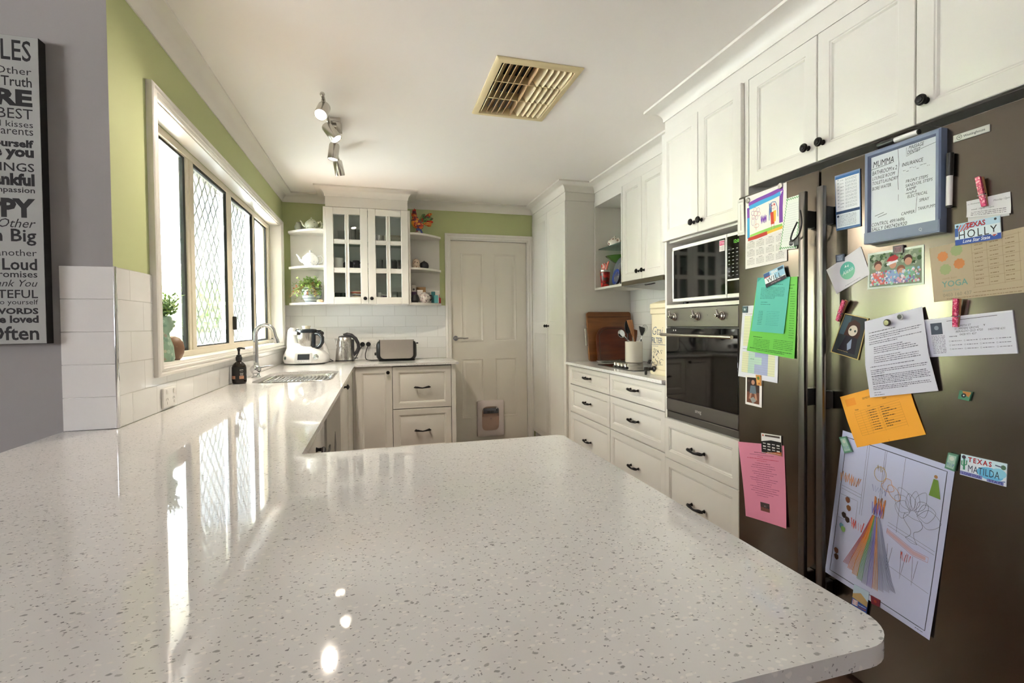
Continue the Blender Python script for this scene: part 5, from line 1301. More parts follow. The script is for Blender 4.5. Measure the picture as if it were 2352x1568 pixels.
# ---- family rules sign on the grey wall
t = thing('rules_sign', (-1.16, 1.95, 1.17), 'tall black and white lettered house rules sign on the grey wall', 'sign')
SX0, SX1, SZ0, SZ1 = -1.44, -.957, 1.174, 2.084
m = MB(); m.box((SX0, 1.936, SZ0), (SX1, 1.9695, SZ1), mat('black_canvas_edge', '#0d0c0c', .6)); build('panel', m, t)
m = MB(); m.box((SX0+.001, 1.9345, SZ0+.001), (SX1-.001, 1.936, SZ1-.001), mat('distressed_white_print', '#a2a39f', .7, vary=.16, scale=9)); face = build('printed_face', m, t)
rowsS = [('FAMILY RULES', 2.073, 2.012, .008, 0, .62), ('Help Each Other', 1.993, 1.971, 0, 0, 1.15), ('Always Tell the Truth', 1.965, 1.936, .01, 0, .8), ('SHARE', 1.926, 1.881, .05, 0, 1.3), ('Do Your BEST', 1.872, 1.841, 0, 0, .95), ('hugs and kisses', 1.835, 1.816, 0, 0, 1.1), ('Listen to your parents', 1.816, 1.787, 0, 0, .95),
         ('Laugh at Yourself', 1.779, 1.758, .045, 0, 1.15), ('I love you', 1.757, 1.722, .05, 0, 1.1), ('Try New THINGS', 1.711, 1.686, .01, 0, 1.1), ('Be Thankful', 1.679, 1.646, .05, 0, .9), ('Show Compassion', 1.639, 1.619, .015, 0, 1.15), ('Be HAPPY', 1.605, 1.553, .05, 0, .95), ('Love Each Other', 1.547, 1.520, .0, .35, .95),
         ('Dream Big', 1.515, 1.469, .015, 0, 1.0), ('Respect one another', 1.456, 1.436, 0, 0, 1.1), ('Laugh Out Loud', 1.429, 1.395, .02, 0, .9), ('Keep your promises', 1.391, 1.367, .01, 0, 1.1), ('Say Please & Thank You', 1.366, 1.345, 0, .35, 1.0), ('Be GRATEFUL', 1.336, 1.311, .01, 0, 1.0), ('Be true to yourself', 1.306, 1.288, 0, 0, 1.1),
         ('Use Kind WORDS', 1.281, 1.264, .04, 0, 1.25), ('Know you are loved', 1.259, 1.238, .04, 0, 1.1), ('Hug Often', 1.228, 1.187, .02, 0, .95)]
m = MB(FY(0, 1.9342, 0)); BI = mat('black_print', '#141313', .7)
for s_, zt_, zb_, bo, sh, wd in rowsS:
    hgt = (zt_-zb_); lower = any(c in 'gpy' for c in s_.split()[-1]); size = hgt/.72/(1.0 if not lower else 1.22)
    base = zb_ + (.2*size if lower else 0)
    vs_, _ = glyphs(s_, 'LEFT', bo, sh); wnat = max(x for x, y in vs_)*size
    kx = min(wd, .455/wnat)
    m.text(s_, size, BI, Matrix.Translation((SX1-.018-wnat*kx, base, 0)), 'LEFT', bo, sh, wide=kx)
build('lettering', m, face)
# ================================================================== FRIDGE AND EVERYTHING STUCK ON IT
XF = 1.465
FST = brushed('fridge_steel', FCOL, .25, 'Y', 1.0, .1, 90)
FSIDE = mat('grey_fridge_casing', '#6a6763', .45, vary=.03)
t = thing('fridge', (1.78, 1.33, 0), 'large two-door stainless fridge covered in papers and magnets', 'fridge')
m = MB(); m.box((1.535, .802, .03), (2.09, 1.866, 1.74), FSIDE, .004, 1); m.box((1.56, .82, 0), (2.08, 1.85, .03), BLACKP); m.box((1.56, .81, 1.74), (2.05, 1.86, 1.768), BLACKP, .004, 1); build('body', m, t)
fd = []
for y0, y1 in ((1.4475, 1.868), (.80, 1.4405)):
    m = MB(); m.box((XF, y0, .06), (1.53, y1, 1.745), FST, .007, 3); fd.append(build('door', m, t))
HM = brushed('handle_steel', '#75726f', .34, 'Y', 1.0)
HB = mat('black_handle_bracket', '#161616', .35)
for d, yc in ((fd[0], 1.472), (fd[1], 1.394)):
    m = MB(); m.box((1.415, yc-.014, .27), (1.432, yc+.014, 1.672), HM, .004, 2); h = build('handle', m, d)
    for z in (.31, .955, 1.575):
        m = MB(); m.box((1.432, yc-.013, z-.03), (XF-.0003, yc+.013, z+.03), HB, .003, 1); build('bracket', m, h)
BADGE = mat('silver_badge', '#cfcfcd', .3, .4)
m = MB(FX(XF-.0003, 1.004, 1.689)); m.box((0, 0, 0), (.087, .0185, .003), BADGE, .001, 1)
m.tube(arc((.016, .0093, .0032), .006, 0, 2*pi, 24, 'XY')[:-1], .0005, flat('#3b3c40'), 4, None, True)
m.text('w', .008, flat('#3b3c40'), Matrix.Translation((.0135, .0075, .0033)), bold=.01); m.text('Westinghouse', .0088, flat('#3b3c40'), Matrix.Translation((.026, .0063, .0033)), bold=.008)
build('badge', m, fd[1])

class Sheet:
    """a thin sheet held on the fridge door: corners in (y, z), a slight curl away from the door, printing laid on its face"""
    def __init__(s, corners, col, off=.0012, curl=0.0, thick=.0005, rough=.55, fold=None, mt=None):
        s.c = [V(p) for p in corners]; s.off = off; s.curl = curl; s.fold = fold; s.mb = MB(); s.k = 0; s.th = thick
        TL, TR, BR, BL = s.c
        s.W = ((TR-TL).length+(BR-BL).length)/2; s.H = ((BL-TL).length+(BR-TR).length)/2
        s.mt = mt or mat('paper_'+col.strip('#'), col, rough, vary=.015, scale=30)
        nu, nv = (1, 1) if (curl == 0 and not fold) else (6, 14)
        vs = []; fs = []
        for lay in (thick, 0):
            for j in range(nv+1):
                for i in range(nu+1): vs.append(s.pt(i/nu, j/nv, lay-thick))
        n = (nu+1)*(nv+1)
        for j in range(nv):
            for i in range(nu):
                a = j*(nu+1)+i; q = (a, a+nu+1, a+nu+2, a+1)
                fs.append(q); fs.append(tuple(x+n for x in q[::-1]))
        rim = [i for i in range(nu+1)]+[(j+1)*(nu+1)-1 for j in range(1, nv+1)]+[nv*(nu+1)+i for i in range(nu-1, -1, -1)]+[j*(nu+1) for j in range(nv-1, 0, -1)]
        L = len(rim)
        for i in range(L): a, b = rim[i], rim[(i+1) % L]; fs.append((a, b, b+n, a+n))
        s.mb.add(vs, fs, s.mt, nu > 1)
        s.nv = nv
    def w(s, u, v):
        x = s.curl*(.25*(max(0, v-.45)/.55)**2 + .12*(2*u-1)**2*v)
        if s.fold:
            fv, fd_ = s.fold; x += fd_*(1-abs(v-fv)/max(fv, 1-fv))
        return x
    def pt(s, u, v, lift):
        TL, TR, BR, BL = s.c
        p = TL*(1-u)*(1-v)+TR*u*(1-v)+BR*u*v+BL*(1-u)*v
        return V((XF-s.off-s.w(u, v)-lift-s.th, p.x, p.y))
    def face(s, pts, faces, mt):
        s.k += 1; lift = .00022+s.k*.000006
        s.mb.add([s.pt(u, v, lift) for u, v in pts], faces, mt)
    def poly(s, pts, col): s.face(pts, [list(range(len(pts)))], flat(col) if isinstance(col, str) else col)
    def rect(s, u0, v0, u1, v1, col):
        n = max(1, math.ceil(abs(v1-v0)*s.nv)) if s.nv > 1 else 1; q = max(1, math.ceil(abs(u1-u0)*8)) if s.nv > 1 else 1
        pts = [(u0+(u1-u0)*i/q, v0+(v1-v0)*j/n) for j in range(n+1) for i in range(q+1)]
        fs = [(j*(q+1)+i, (j+1)*(q+1)+i, (j+1)*(q+1)+i+1, j*(q+1)+i+1) for j in range(n) for i in range(q)]
        s.face(pts, fs, flat(col) if isinstance(col, str) else col)
    def line(s, pts, w, col, closed=False):
        if s.nv > 1:
            q = [pts[0]]
            for (u0, v0), (u1, v1) in zip(pts, pts[1:]+([pts[0]] if closed else [])):
                n = max(1, math.ceil(max(abs(u1-u0), abs(v1-v0))/.06))
                q += [(u0+(u1-u0)*i/n, v0+(v1-v0)*i/n) for i in range(1, n+1)]
            pts = q[:-1] if closed else q
        P = [V((u*s.W, v*s.H)) for u, v in pts]; L = len(P); vs = []; fs = []
        for i in range(L):
            a = P[i-1] if (i > 0 or closed) else P[i]; b = P[(i+1) % L] if (i < L-1 or closed) else P[i]
            d = (b-a); d = d.normalized() if d.length > 0 else V((1, 0)); nrm = V((-d.y, d.x))*w/2
            vs += [((P[i]+nrm).x/s.W, (P[i]+nrm).y/s.H), ((P[i]-nrm).x/s.W, (P[i]-nrm).y/s.H)]
        for i in range(L if closed else L-1): j = (i+1) % L; fs.append((2*i, 2*j, 2*j+1, 2*i+1))
        s.face(vs, fs, flat(col) if isinstance(col, str) else col)
    def circle(s, u, v, r, col, n=20, rx=1):
        s.poly([(u+r*rx*cos(2*pi*i/n)/s.W, v+r*sin(2*pi*i/n)/s.H) for i in range(n)], col)
    def text(s, t_, u, v, h, col, align='LEFT', bold=0, shear=0, rot=0, wide=1.0, space=1.0, fit=None):
        vs, fs = glyphs(t_, align, bold, shear, space); sz = h/.72; c, q = cos(rot), sin(rot)
        if fit: wide = fit*s.W/((max(x for x, y in vs)-min(x for x, y in vs))*sz)
        s.face([(u+(x*wide*c+y*q)*sz/s.W, v+(x*wide*q-y*c)*sz/s.H) for x, y in vs], fs, flat(col) if isinstance(col, str) else col)
    def dashes(s, u0, u1, v, h, col, seed=0, fill=1.0):
        """a line of small print"""
        r = random.Random(seed*7+int(v*997)); u = u0; pts = []; fs = []
        end = u0+(u1-u0)*fill
        while u < end-.004:
            l = r.uniform(.012, .05)/max(s.W/.2, .5); e = min(u+l, end); k = len(pts); hh = h/s.H/2*r.uniform(.42, .72)
            pts += [(u, v-hh), (e, v-hh), (e, v+hh), (u, v+hh)]; fs.append((k, k+3, k+2, k+1)); u = e+.007/max(s.W/.2, .5)
        if pts: s.face(pts, fs, flat(col) if isinstance(col, str) else col)
    def scrib(s, u0, v0, u1, v1, n, w, col, seed=0):
        r = random.Random(seed); pts = []
        for i in range(n+1):
            q = i/n; pts.append((u0+(u1-u0)*q+r.uniform(-.006, .006), (v0 if i % 2 == 0 else v1)+r.uniform(-.01, .01)))
        s.line(pts, w, col)
    def done(s, name, label, cat, group=None, loc=None):
        return build(name, s.mb, label=label, cat=cat, group=group)

def strokes(s, path, w, col, n, spread, seed=0):
    """felt-pen strokes laid side by side along a path"""
    r = random.Random(seed)
    for k in range(n):
        o = (k-(n-1)/2)*spread/max(n-1, 1)
        s.line([(u+r.uniform(-.004, .004), v+o+r.uniform(-.004, .004)) for u, v in path], w, col)

# --- left (freezer) door -------------------------------------------------
A = Sheet([(1.866, 1.734), (1.829, 1.733), (1.823, 1.583), (1.866, 1.585)], '#d9d7cf', .001, thick=.004, rough=.2)
A.rect(.12, .1, .88, .92, '#e9e6dc'); A.rect(.42, .14, .58, .88, '#c2c0b8'); A.rect(.48, .3, .52, .86, '#8f3a34')
for k in range(18): A.line([(.62, .16+k*.04), (.8 if k % 3 == 0 else .72, .16+k*.04)], .0006, '#6a6965')
A.dashes(.16, .84, .07, .003, '#6a6965'); A.done('fridge_thermometer', 'small clear plastic thermometer at the top left corner of the fridge', 'thermometer')

C_ = Sheet([(1.821, 1.736), (1.593, 1.740), (1.589, 1.447), (1.819, 1.439)], '#e6e1dd', .001, .006)
s = C_; r = random.Random(1)
s.rect(.05, .075, .95, .6, '#f0ebe2')
pu, bl, gr, rd, yl_ = '#7a3fa0', '#3f9fd0', '#8cc45a', '#b4352a', '#e0b53f'
strokes(s, [(.09, .115), (.3, .1), (.6, .085), (.92, .06)], .006, pu, 4, .035, 1); strokes(s, [(.1, .16), (.4, .145), (.7, .13), (.86, .115)], .006, bl, 4, .035, 2)
for k in range(4): s.line([(.92-k*.022, .08+k*.02), (.9-k*.02, .3), (.9-k*.02, .49)], .005, pu)
for k in range(3): s.line([(.055+k*.02, .16), (.06+k*.02, .3)], .005, pu); s.line([(.06+k*.02, .3), (.06+k*.02, .585)], .005, bl)
strokes(s, [(.12, .565), (.4, .545), (.7, .535), (.9, .53)], .005, gr, 3, .03, 3); strokes(s, [(.07, .6), (.3, .59), (.55, .575)], .006, rd, 3, .025, 4); strokes(s, [(.55, .575), (.75, .56), (.92, .555)], .006, yl_, 3, .02, 5)
for k in range(6):                                          # the child's flower
    a = k*pi/3+.3; s.line([(.27+.035*cos(q)*1.0+cos(a)*.085, .27+sin(q)*.028+sin(a)*.06) for q in [2*pi*i/12 for i in range(12)]], .0012, '#8a3b9a' if k % 2 else '#b04a5a', True)
s.line([(.27+.04*cos(q), .27+.032*sin(q)) for q in [2*pi*i/12 for i in range(12)]], .0012, '#b04a5a', True)
s.line([(.27, .3), (.275, .4), (.28, .5)], .0012, '#b04a3a'); s.line([(.29+.06*cos(q), .44+.025*sin(q)) for q in [2*pi*i/12 for i in range(12)]], .0012, '#c05a4a', True); s.line([(.2+.035*cos(q), .37+.055*sin(q)) for q in [2*pi*i/12 for i in range(12)]], .0012, '#8a3b9a', True)
s.scrib(.4, .33, .53, .43, 14, .0028, '#7a3fb0', 3)
s.circle(.69, .25, .016, '#f0e2d6'); s.line([(.60, .42), (.6, .3), (.61, .22), (.67, .19), (.75, .2), (.79, .27), (.8, .4)], .0028, '#2f6f9f'); s.scrib(.605, .2, .66, .36, 8, .002, '#2f5f9a', 4)
s.poly([(.63, .32), (.73, .32), (.72, .48), (.64, .48)], '#c23a2a'); s.poly([(.7, .31), (.76, .31), (.75, .45), (.71, .46)], '#e6b03a')
for x in (.655, .71): s.line([(x, .48), (x, .55)], .0014, '#b04a3a')
s.circle(.665, .235, .003, '#b5303a'); s.circle(.72, .23, .004, '#c2303a'); s.line([(.66, .275), (.7, .285), (.73, .27)], .001, '#b5303a')
for R_ in range(3):
    for Cn in range(4):
        u0 = .05+Cn*.235; v0 = .645+R_*.115
        s.rect(u0+.06, v0-.012, u0+.15, v0-.006, '#77726f')
        for q in range(6): s.dashes(u0, u0+.19, v0+.008+q*.0135, .0022, '#98938f', R_*4+Cn+q)
s.done('calendar', "child's flower and figure drawing above a year calendar sheet on the fridge", 'calendar')
def disc_magnet(y, z, r_, mt, label, off, top=None, h=.006):
    m = MB(FX(XF-off, y, z)); m.lathe([(r_, 0), (r_, h*.7), (r_*.8, h), (0, h)], mt, 22)
    if top: m.lathe([(r_*.7, h+.0002), (r_*.3, h+.0004), (0, h+.0006)], top, 20)
    return build('magnet', m, label=label, cat='magnet')
SILV = mat('silver_magnet', '#a9a6a2', .3, .9, vary=.1, scale=80)
disc_magnet(1.804, 1.72, .0115, SILV, 'round silver magnet at the top left of the calendar drawing', .0016, mat('grey_magnet_top', '#8b8884', .3, .5))
disc_magnet(1.622, 1.733, .0115, SILV, 'round silver magnet at the top right of the calendar drawing', .0016, mat('grey_magnet_top'))

s = Sheet([(1.588, 1.678), (1.508, 1.678), (1.541, 1.486), (1.625, 1.491)], '#e9ebe4', .0026, 0, .003)
for k in range(36):
    for (a, b) in (((k/36), 0),):
        c1 = '#4f9a52'
        for e in (0, .06): s.line([(.0+e*.0+(.02 if k % 2 else .09), k/36), (.09 if k % 2 else .02, (k+1)/36)], .0022, c1); s.line([(.91 if k % 2 else .98, k/36), (.98 if k % 2 else .91, (k+1)/36)], .0022, c1)
for k in range(16):
    for v0 in (.02, .95): s.line([(k/16, v0+(.03 if k % 2 else 0)), ((k+1)/16, v0+(0 if k % 2 else .03))], .0022, '#4f9a52')
for k in range(17): s.line([(.14, .14+k*.043), (.86, .14+k*.043)], .0006, '#b0b3b6')
s.circle(.68, .88, .0115, '#454348'); s.text('TO DO', .68, .9, .0055, '#d9d9d6', 'CENTER'); s.done('notepad', 'to-do list notepad with green chevron border hanging behind the fridge handle', 'notepad')
m = MB(FX(XF-.006, 1.532, 1.508)); m.box((-.012, -.014, 0), (.012, .014, .01), BLACKP, .003, 2); build('magnet', m, label='black block magnet at the lower right of the to-do notepad', cat='magnet')
cd = cord([(1.408, 1.472, 1.605), (1.402, 1.462, 1.6), (1.40, 1.455, 1.56), (1.402, 1.468, 1.525), (1.407, 1.5, 1.507), (1.41, 1.515, 1.512), (1.412, 1.51, 1.535), (1.413, 1.488, 1.57)], .0028, 'black elastic loop hanging from the left fridge handle', None, 'elastic_loop'); cd['category'] = 'loop'

s = Sheet([(1.838, 1.287), (1.63, 1.287), (1.638, .984), (1.866, .990)], '#dfe0ea', .0008, .004)
s.rect(.1, .1, .95, .13, '#f2f2f4'); s.dashes(.38, .9, .04, .004, '#8a8a92', 1); s.dashes(.1, .9, .115, .004, '#55555c', 2, .9)
cw = ['#dfe0bd', '#b5d3c4', '#aab3d6', '#aab3d6', '#dfe0bd']
for k in range(5):
    for v0, v1 in ((.14, .56), (.64, .93)): s.rect(.08+k*.17, v0, .25+k*.17, v1, cw[k])
s.rect(.25, .3, .42, .5, '#a9c3d3'); s.rect(.42, .7, .6, .8, '#b5d3c4')
for k in range(10): s.line([(.08, .64+k*.032), (.93, .64+k*.032)], .0005, '#9a9aa5'); s.line([(.08, .14+k*.042), (.93, .14+k*.042)], .0005, '#9a9aa5')
s.dashes(.08, .9, .6, .004, '#66666e', 5, .7); s.dashes(.3, .4, .73, .004, '#4f8f5a', 6); s.done('timetable', 'white timetable sheet with pastel coloured columns behind the green paper', 'paper')
s = Sheet([(1.836, 1.286), (1.805, 1.285), (1.806, 1.258), (1.835, 1.259)], '#2f4a55', .0024, thick=.003); s.scrib(.15, .2, .85, .8, 12, .002, '#8fb0b5', 8); s.circle(.5, .5, .005, '#c5d5d3'); s.done('stamp_magnet', 'small square blue picture magnet on the corner of the timetable', 'magnet')
s = Sheet([(1.746, 1.393), (1.538, 1.384), (1.548, 1.083), (1.806, 1.101)], '#63bf3e', .0026, .012)
s.dashes(.55, .95, .1, .005, '#2d6a22', 1); s.dashes(.55, .9, .14, .004, '#2d6a22', 2)
for k in range(20): s.dashes(.86, .96, .18+k*.03, .003, '#2d6a22', k)
s.dashes(.1, .3, .79, .005, '#234f1b', 3)
for k in range(6): s.dashes(.12, .48, .82+k*.02, .003, '#2d6a22', k+30); s.dashes(.56, .96, .8+k*.022, .003, '#2d6a22', k+40)
s.dashes(.06, .95, .945, .004, '#234f1b', 9); s.dashes(.2, .8, .965, .004, '#234f1b', 10); s.done('notice', 'bright green notice sheet partly covered by the teal sheet', 'paper')
s = Sheet([(1.743, 1.397), (1.570, 1.386), (1.599, 1.174), (1.776, 1.183)], '#4fb5a6', .0058, .01)
s.poly([(0, 0), (.16, 0), (.02, .08)], '#3f9a90'); s.dashes(.28, .85, .13, .004, '#2c6f68', 1, .95)
for k in range(9): s.dashes(.16, .92, .19+k*.024, .003, '#2c6f68', k+3, .95 if k < 7 else .6)
s.dashes(.2, .4, .45, .004, '#2c6f68', 31); s.dashes(.2, .5, .49, .004, '#2c6f68', 32)
for k in range(9): s.dashes(.16, .3, .62+k*.03, .003, '#2c6f68', k+13); s.dashes(.42, .9, .62+k*.03, .002, '#3d8f86', k+23, .8)
s.done('notice', 'teal notice sheet under the WILL number plate magnet', 'paper')
def plate(corners, name, off, label, style):
    s = Sheet(corners, '#dfe6ee', off, thick=.0025, rough=.25)
    if style == 0:
        s.rect(0, 0, 1, .3, '#8fb9d6'); s.rect(0, .02, .3, .34, '#3f5f95'); s.rect(.0, .3, .3, .36, '#b03a3f'); s.rect(.5, .3, 1, .68, '#9cc5dc'); s.rect(0, .76, 1, 1, '#3b3240'); s.rect(.72, .05, .97, .24, '#2f4a5f')
        s.text('TEXAS', .36, .27, .0105, '#f4f1ee', bold=.03, fit=.34); s.text('WILL', .1, .73, .019, '#2b3036', space=1.2, fit=.72); s.text('Lone Star State', .5, .93, .006, '#c9a9b0', 'CENTER', shear=.3)
    elif style == 1:
        s.rect(0, 0, 1, .32, '#b7d4e6'); s.rect(0, .3, 1, .74, '#dce8ef'); s.rect(0, .74, 1, 1, '#3a55a0')
        for k in range(9): s.line([(.02+k*.035, .42-.01*k), (.1+k*.045, .08)], .0025, '#c9473a' if k % 2 else '#8fb0d6')
        s.rect(.0, .2, .08, .6, '#3f5fa0')
        s.text('TEXAS', .47, .27, .013, '#a9202c', 'CENTER', bold=.03, fit=.44); s.text('HOLLY', .5, .73, .0215, '#33363a', 'CENTER', space=1.2, fit=.84); s.text('Lone Star State', .47, .93, .0085, '#eceff2', 'CENTER', shear=.3, bold=.01, fit=.6)
        s.circle(.06, .12, .003, '#454a50'); s.circle(.9, .1, .003, '#454a50'); s.poly([(.8, .68), (.9, .66), (.93, .8), (.86, .86), (.8, .78)], '#d9dde2'); s.poly([(.82, .78), (.92, .77), (.86, .86)], '#b03038')
    else:
        s.rect(0, 0, 1, .3, '#c9dfea'); s.circle(.66, .62, .016, '#69b7dc', 20, 1.9); s.circle(.84, .5, .012, '#8ccbe2', 20, 1.4); s.rect(0, .8, .5, .97, '#7b7db8'); s.rect(.6, .85, .95, .98, '#7b7db8')
        s.text('TEXAS', .17, .29, .0125, '#a9202c', bold=.03, space=1.35, fit=.52); s.text('MATILDA', .17, .76, .019, '#2d3b52', space=1.1, fit=.68); s.text('LONE STAR', .05, .95, .0065, '#343a86', bold=.015, fit=.42); s.text('STATE', .64, .97, .0062, '#343a86', bold=.015, fit=.3)
        s.line([(.08, .2), (.09, .72)], .005, '#3f8a6a'); s.line([(.03, .3), (.03, .5), (.09, .55)], .003, '#3f8a6a'); s.line([(.14, .25), (.14, .45), (.09, .5)], .003, '#3f8a6a'); s.circle(.07, .12, .005, '#3a2f3f'); s.circle(.93, .2, .006, '#4f6f5a', 8); s.line([(.76, .17), (.9, .2)], .003, '#5a5f78'); s.line([(.85, .86), (.98, .8)], .002, '#345f9a')
    return s.done('number_plate_magnet', label, 'magnet')
plate([(1.703, 1.407), (1.598, 1.433), (1.583, 1.383), (1.688, 1.354)], 'a', .0098, 'tilted number plate magnet reading WILL above the teal sheet', 0)
plate([(.996, 1.472), (.891, 1.475), (.888, 1.419), (.994, 1.416)], 'b', .0032, 'number plate magnet reading HOLLY above the tan yoga flyer', 1)
plate([(.977, .868), (.872, .868), (.874, .811), (.980, .813)], 'c', .001, 'number plate magnet reading MATILDA right of the colouring page', 2)

s = Sheet([(1.819, .998), (1.722, 1.002), (1.724, .876), (1.821, .878)], '#e6e3e0', .0022)
s.rect(.09, .06, .86, .92, '#3a2a25'); s.rect(.09, .55, .86, .92, '#6f4230'); s.circle(.47, .22, .010, '#b98a72'); s.poly([(.32, .33), (.62, .33), (.68, .6), (.26, .6)], '#5f6f7c'); s.poly([(.28, .6), (.4, .58), (.34, .8), (.22, .78)], '#b08068'); s.poly([(.56, .58), (.68, .6), (.74, .8), (.6, .8)], '#b08068'); s.poly([(.3, .78), (.5, .7), (.68, .82), (.46, .93)], '#8f9490'); s.rect(.15, .08, .8, .14, '#2a211f'); s.circle(.2, .18, .006, '#55403a')
s.done('photograph', 'small portrait photo of a seated child low on the left fridge door', 'photo')
s = Sheet([(1.754, 1.006), (1.726, 1.006), (1.724, .964), (1.748, .964)], '#c98b3f', .0034, thick=.003); s.circle(.5, .3, .007, '#5f7f3a'); s.circle(.45, .65, .008, '#d9a35a'); s.circle(.6, .8, .004, '#8a4f2a'); s.done('animal_magnet', 'tiny orange and green animal magnet on the child photo', 'magnet')
s = Sheet([(1.725, .775), (1.617, .785), (1.613, .707), (1.721, .698)], '#e7e6e3', .0028, thick=.002, rough=.25)
s.rect(0, .2, 1, .98, '#1b1a1a'); s.poly([(0, .2), (1, .16), (1, .32), (.5, .3), (0, .42)], '#e7e6e3'); s.poly([(.12, .98), (1, .8), (1, .99)], '#b55a2a'); s.rect(.2, .05, .94, .14, '#4b3f3a'); s.circle(.1, .1, .004, '#b5442a')
for k in range(4):
    for q in range(3): s.rect(.08+k*.23, .48+q*.14, .08+k*.23+.15, .52+q*.14+(.03 if (k+q) % 2 else 0), '#d5d3d0')
s.dashes(.3, .95, .93, .003, '#f0e6df', 3); s.done('business_card_magnet', 'black business card magnet with rows of white logos above the pink sheet', 'magnet')
s = Sheet([(1.868, .709), (1.605, .750), (1.585, .441), (1.811, .410)], '#e08aa6', .001, .02)
PT = '#8f4060'
s.dashes(.36, .62, .12, .004, '#6a2a45', 1); s.dashes(.25, .78, .15, .003, PT, 2); s.dashes(.42, .55, .175, .003, '#b5304f', 3); s.dashes(.18, .88, .2, .004, '#c23a55', 4); s.dashes(.4, .62, .225, .003, '#c23a55', 5)
for k, (a, b) in enumerate(((.35, .7), (.28, .78), (.25, .8), (.4, .72), (.27, .82), (.3, .75), (.36, .66), (.2, .84), (.22, .8), (.34, .7), (.36, .68), (.18, .86), (.24, .8), (.2, .84), (.3, .72), (.33, .6))): s.dashes(a, b, .26+k*.028, .0032, PT, k+11)
s.rect(.4, .76, .62, .87, '#4a3a3a'); s.rect(.4, .82, .62, .87, '#7a4a3f'); s.rect(.44, .79, .58, .82, '#8a7a76')
for k in range(5): s.circle(.43+k*.04, .815, .004, '#3a2f36')
s.done('notice', 'pink notice sheet curling off the lower left fridge door', 'paper')

# --- right door ------------------------------------------------------------
s = Sheet([(1.378, 1.703), (1.283, 1.702), (1.279, 1.520), (1.371, 1.520)], '#3f6390', .001, thick=.0016, rough=.3)
s.rect(.03, .03, .97, .985, '#e5e7e8'); s.rect(.03, .03, .97, .075, '#2f5f95'); s.rect(.03, .66, .97, .71, '#2c4468'); s.rect(.03, .71, .97, .96, '#dfe6ea'); s.rect(.03, .96, .97, .985, '#3f6390')
for k in range(9):
    s.text("''", .1, .15+k*.06, .012, '#55697a'); s.dashes(.22, .36, .115+k*.06, .003, '#8a8f95', k)
    for q in range(3): s.dashes(.42, .93, .1+k*.06+q*.016, .002, '#9aa0a6', k*3+q, .9)
for k in range(10): s.dashes(.08, .92, .74+k*.021, .0022, '#8a9098', k+60, .9)
s.circle(.1, .75, .004, '#22344f'); s.done('info_card', 'blue-bordered information card between the fridge handle and whiteboard', 'card')

t = thing('whiteboard', (1.455, 1.135, 1.453), 'blue-framed whiteboard covered in handwritten lists high on the fridge', 'whiteboard')
WBF = mat('slate_blue_frame', '#6b7791', .4, vary=.03)
y1, y0, z0, z1 = 1.248, 1.02, 1.456, 1.734
m = MB(FX(XF-.0005, y1, z0)); w, h = y1-y0, z1-z0
vs = []; fs = []
for i, z in ((0, 0), (0, .022), (.004, .026), (.012, .0255), (.0165, .019), (.0165, .015)): vs += [(i, i, z), (w-i, i, z), (w-i, h-i, z), (i, h-i, z)]
for k in range(5):
    for i in range(4): fs.append((k*4+i, k*4+(i+1) % 4, k*4+4+(i+1) % 4, k*4+4+i))
m.add(vs, fs, WBF); m.box((.0165, .0165, .0255), (w-.0165, .03, .0257), WBF) if False else None
m.box((.0006, .0006, .0005), (w-.0006, .034, .0254), WBF); m.text('Q', .012, flat('#b9bfcc'), Matrix.Translation((w*.75, .012, .0257)))
build('frame', m, t)
s = Sheet([(y1-.016, z1-.016), (y0+.016, z1-.016), (y0+.016, z0+.034), (y1-.016, z0+.034)], '#d3d9de', .0135, thick=.003, rough=.22)
K = '#22242a'
HW = [('MUMMA', .03, .145, .019, .34), ('BATHROOM x 2', .02, .245, .0125, .40), ('LOUNGE ROOM', .02, .31, .0105, .37), ('TOILET/LAUNDRY', .02, .375, .0105, .42), ('BORE WATER', .02, .445, .0105, .31),
      ('MASSAGE', .60, .055, .0105, .22), ('DENTIST', .58, .11, .0105, .19), ('INSURANCE', .50, .245, .0105, .31), ('FRONT STEPS', .56, .46, .0085, .32), ('SAND/OIL STEPS', .555, .515, .0085, .39), ('RAMP', .57, .565, .009, .14), ('ELECTRICAL', .585, .655, .0085, .29),
      ('SPRAY', .76, .735, .009, .14), ('TANK/PUMPS', .74, .835, .009, .25), ('CAMPER', .49, .855, .009, .2), ('CONTROL 49914496', .01, .925, .011, .53), ('SALLY 0407426920', .01, .985, .011, .57)]
for tx, u, v, hh, ft in HW: s.text(tx, u, v, hh, K, shear=.15, rot=.02 if v < .5 else 0, fit=ft)
s.line([(.0, .165), (.2, .158), (.36, .15)], .0012, K); s.line([(.44, .0), (.455, .2), (.44, .4), (.45, .52)], .001, K); s.line([(.45, .58), (.45, .66)], .0008, K)
s.line([(.57, .02), (.57, .13), (.8, .09), (1, .07)], .001, K); s.scrib(.56, .585, .72, .605, 14, .0016, K, 2); s.line([(.73, .66), (.71, .86)], .0009, K)
s.line([(.07, .79), (.22, .765)], .0013, K); s.line([(.12, .815), (.27, .79)], .0013, K)
for k in range(8): s.dashes(.52+k*.05, .56+k*.05, .3+.02*sin(k*2), .0016, K, k)
b_ = build('writing_surface', s.mb, t)
def marker(p0, p1, label):
    p0 = V(p0); p1 = V(p1); d = (p1-p0); t = thing('marker_pen', p0, label, 'marker', 'whiteboard markers')
    m = MB(); m.cyl(p0+d*.42, p0+d*.97, .0075, mat('white_pen_barrel', '#e9e7e4', .25), n=18); build('barrel', m, t)
    m = MB(); m.cyl(p0, p0+d*.42, .0088, BLACKP, n=18); build('cap', m, t)
    m = MB(); m.cyl(p0+d*.97, p1, .0072, BLACKP, n=18); build('end_plug', m, t)
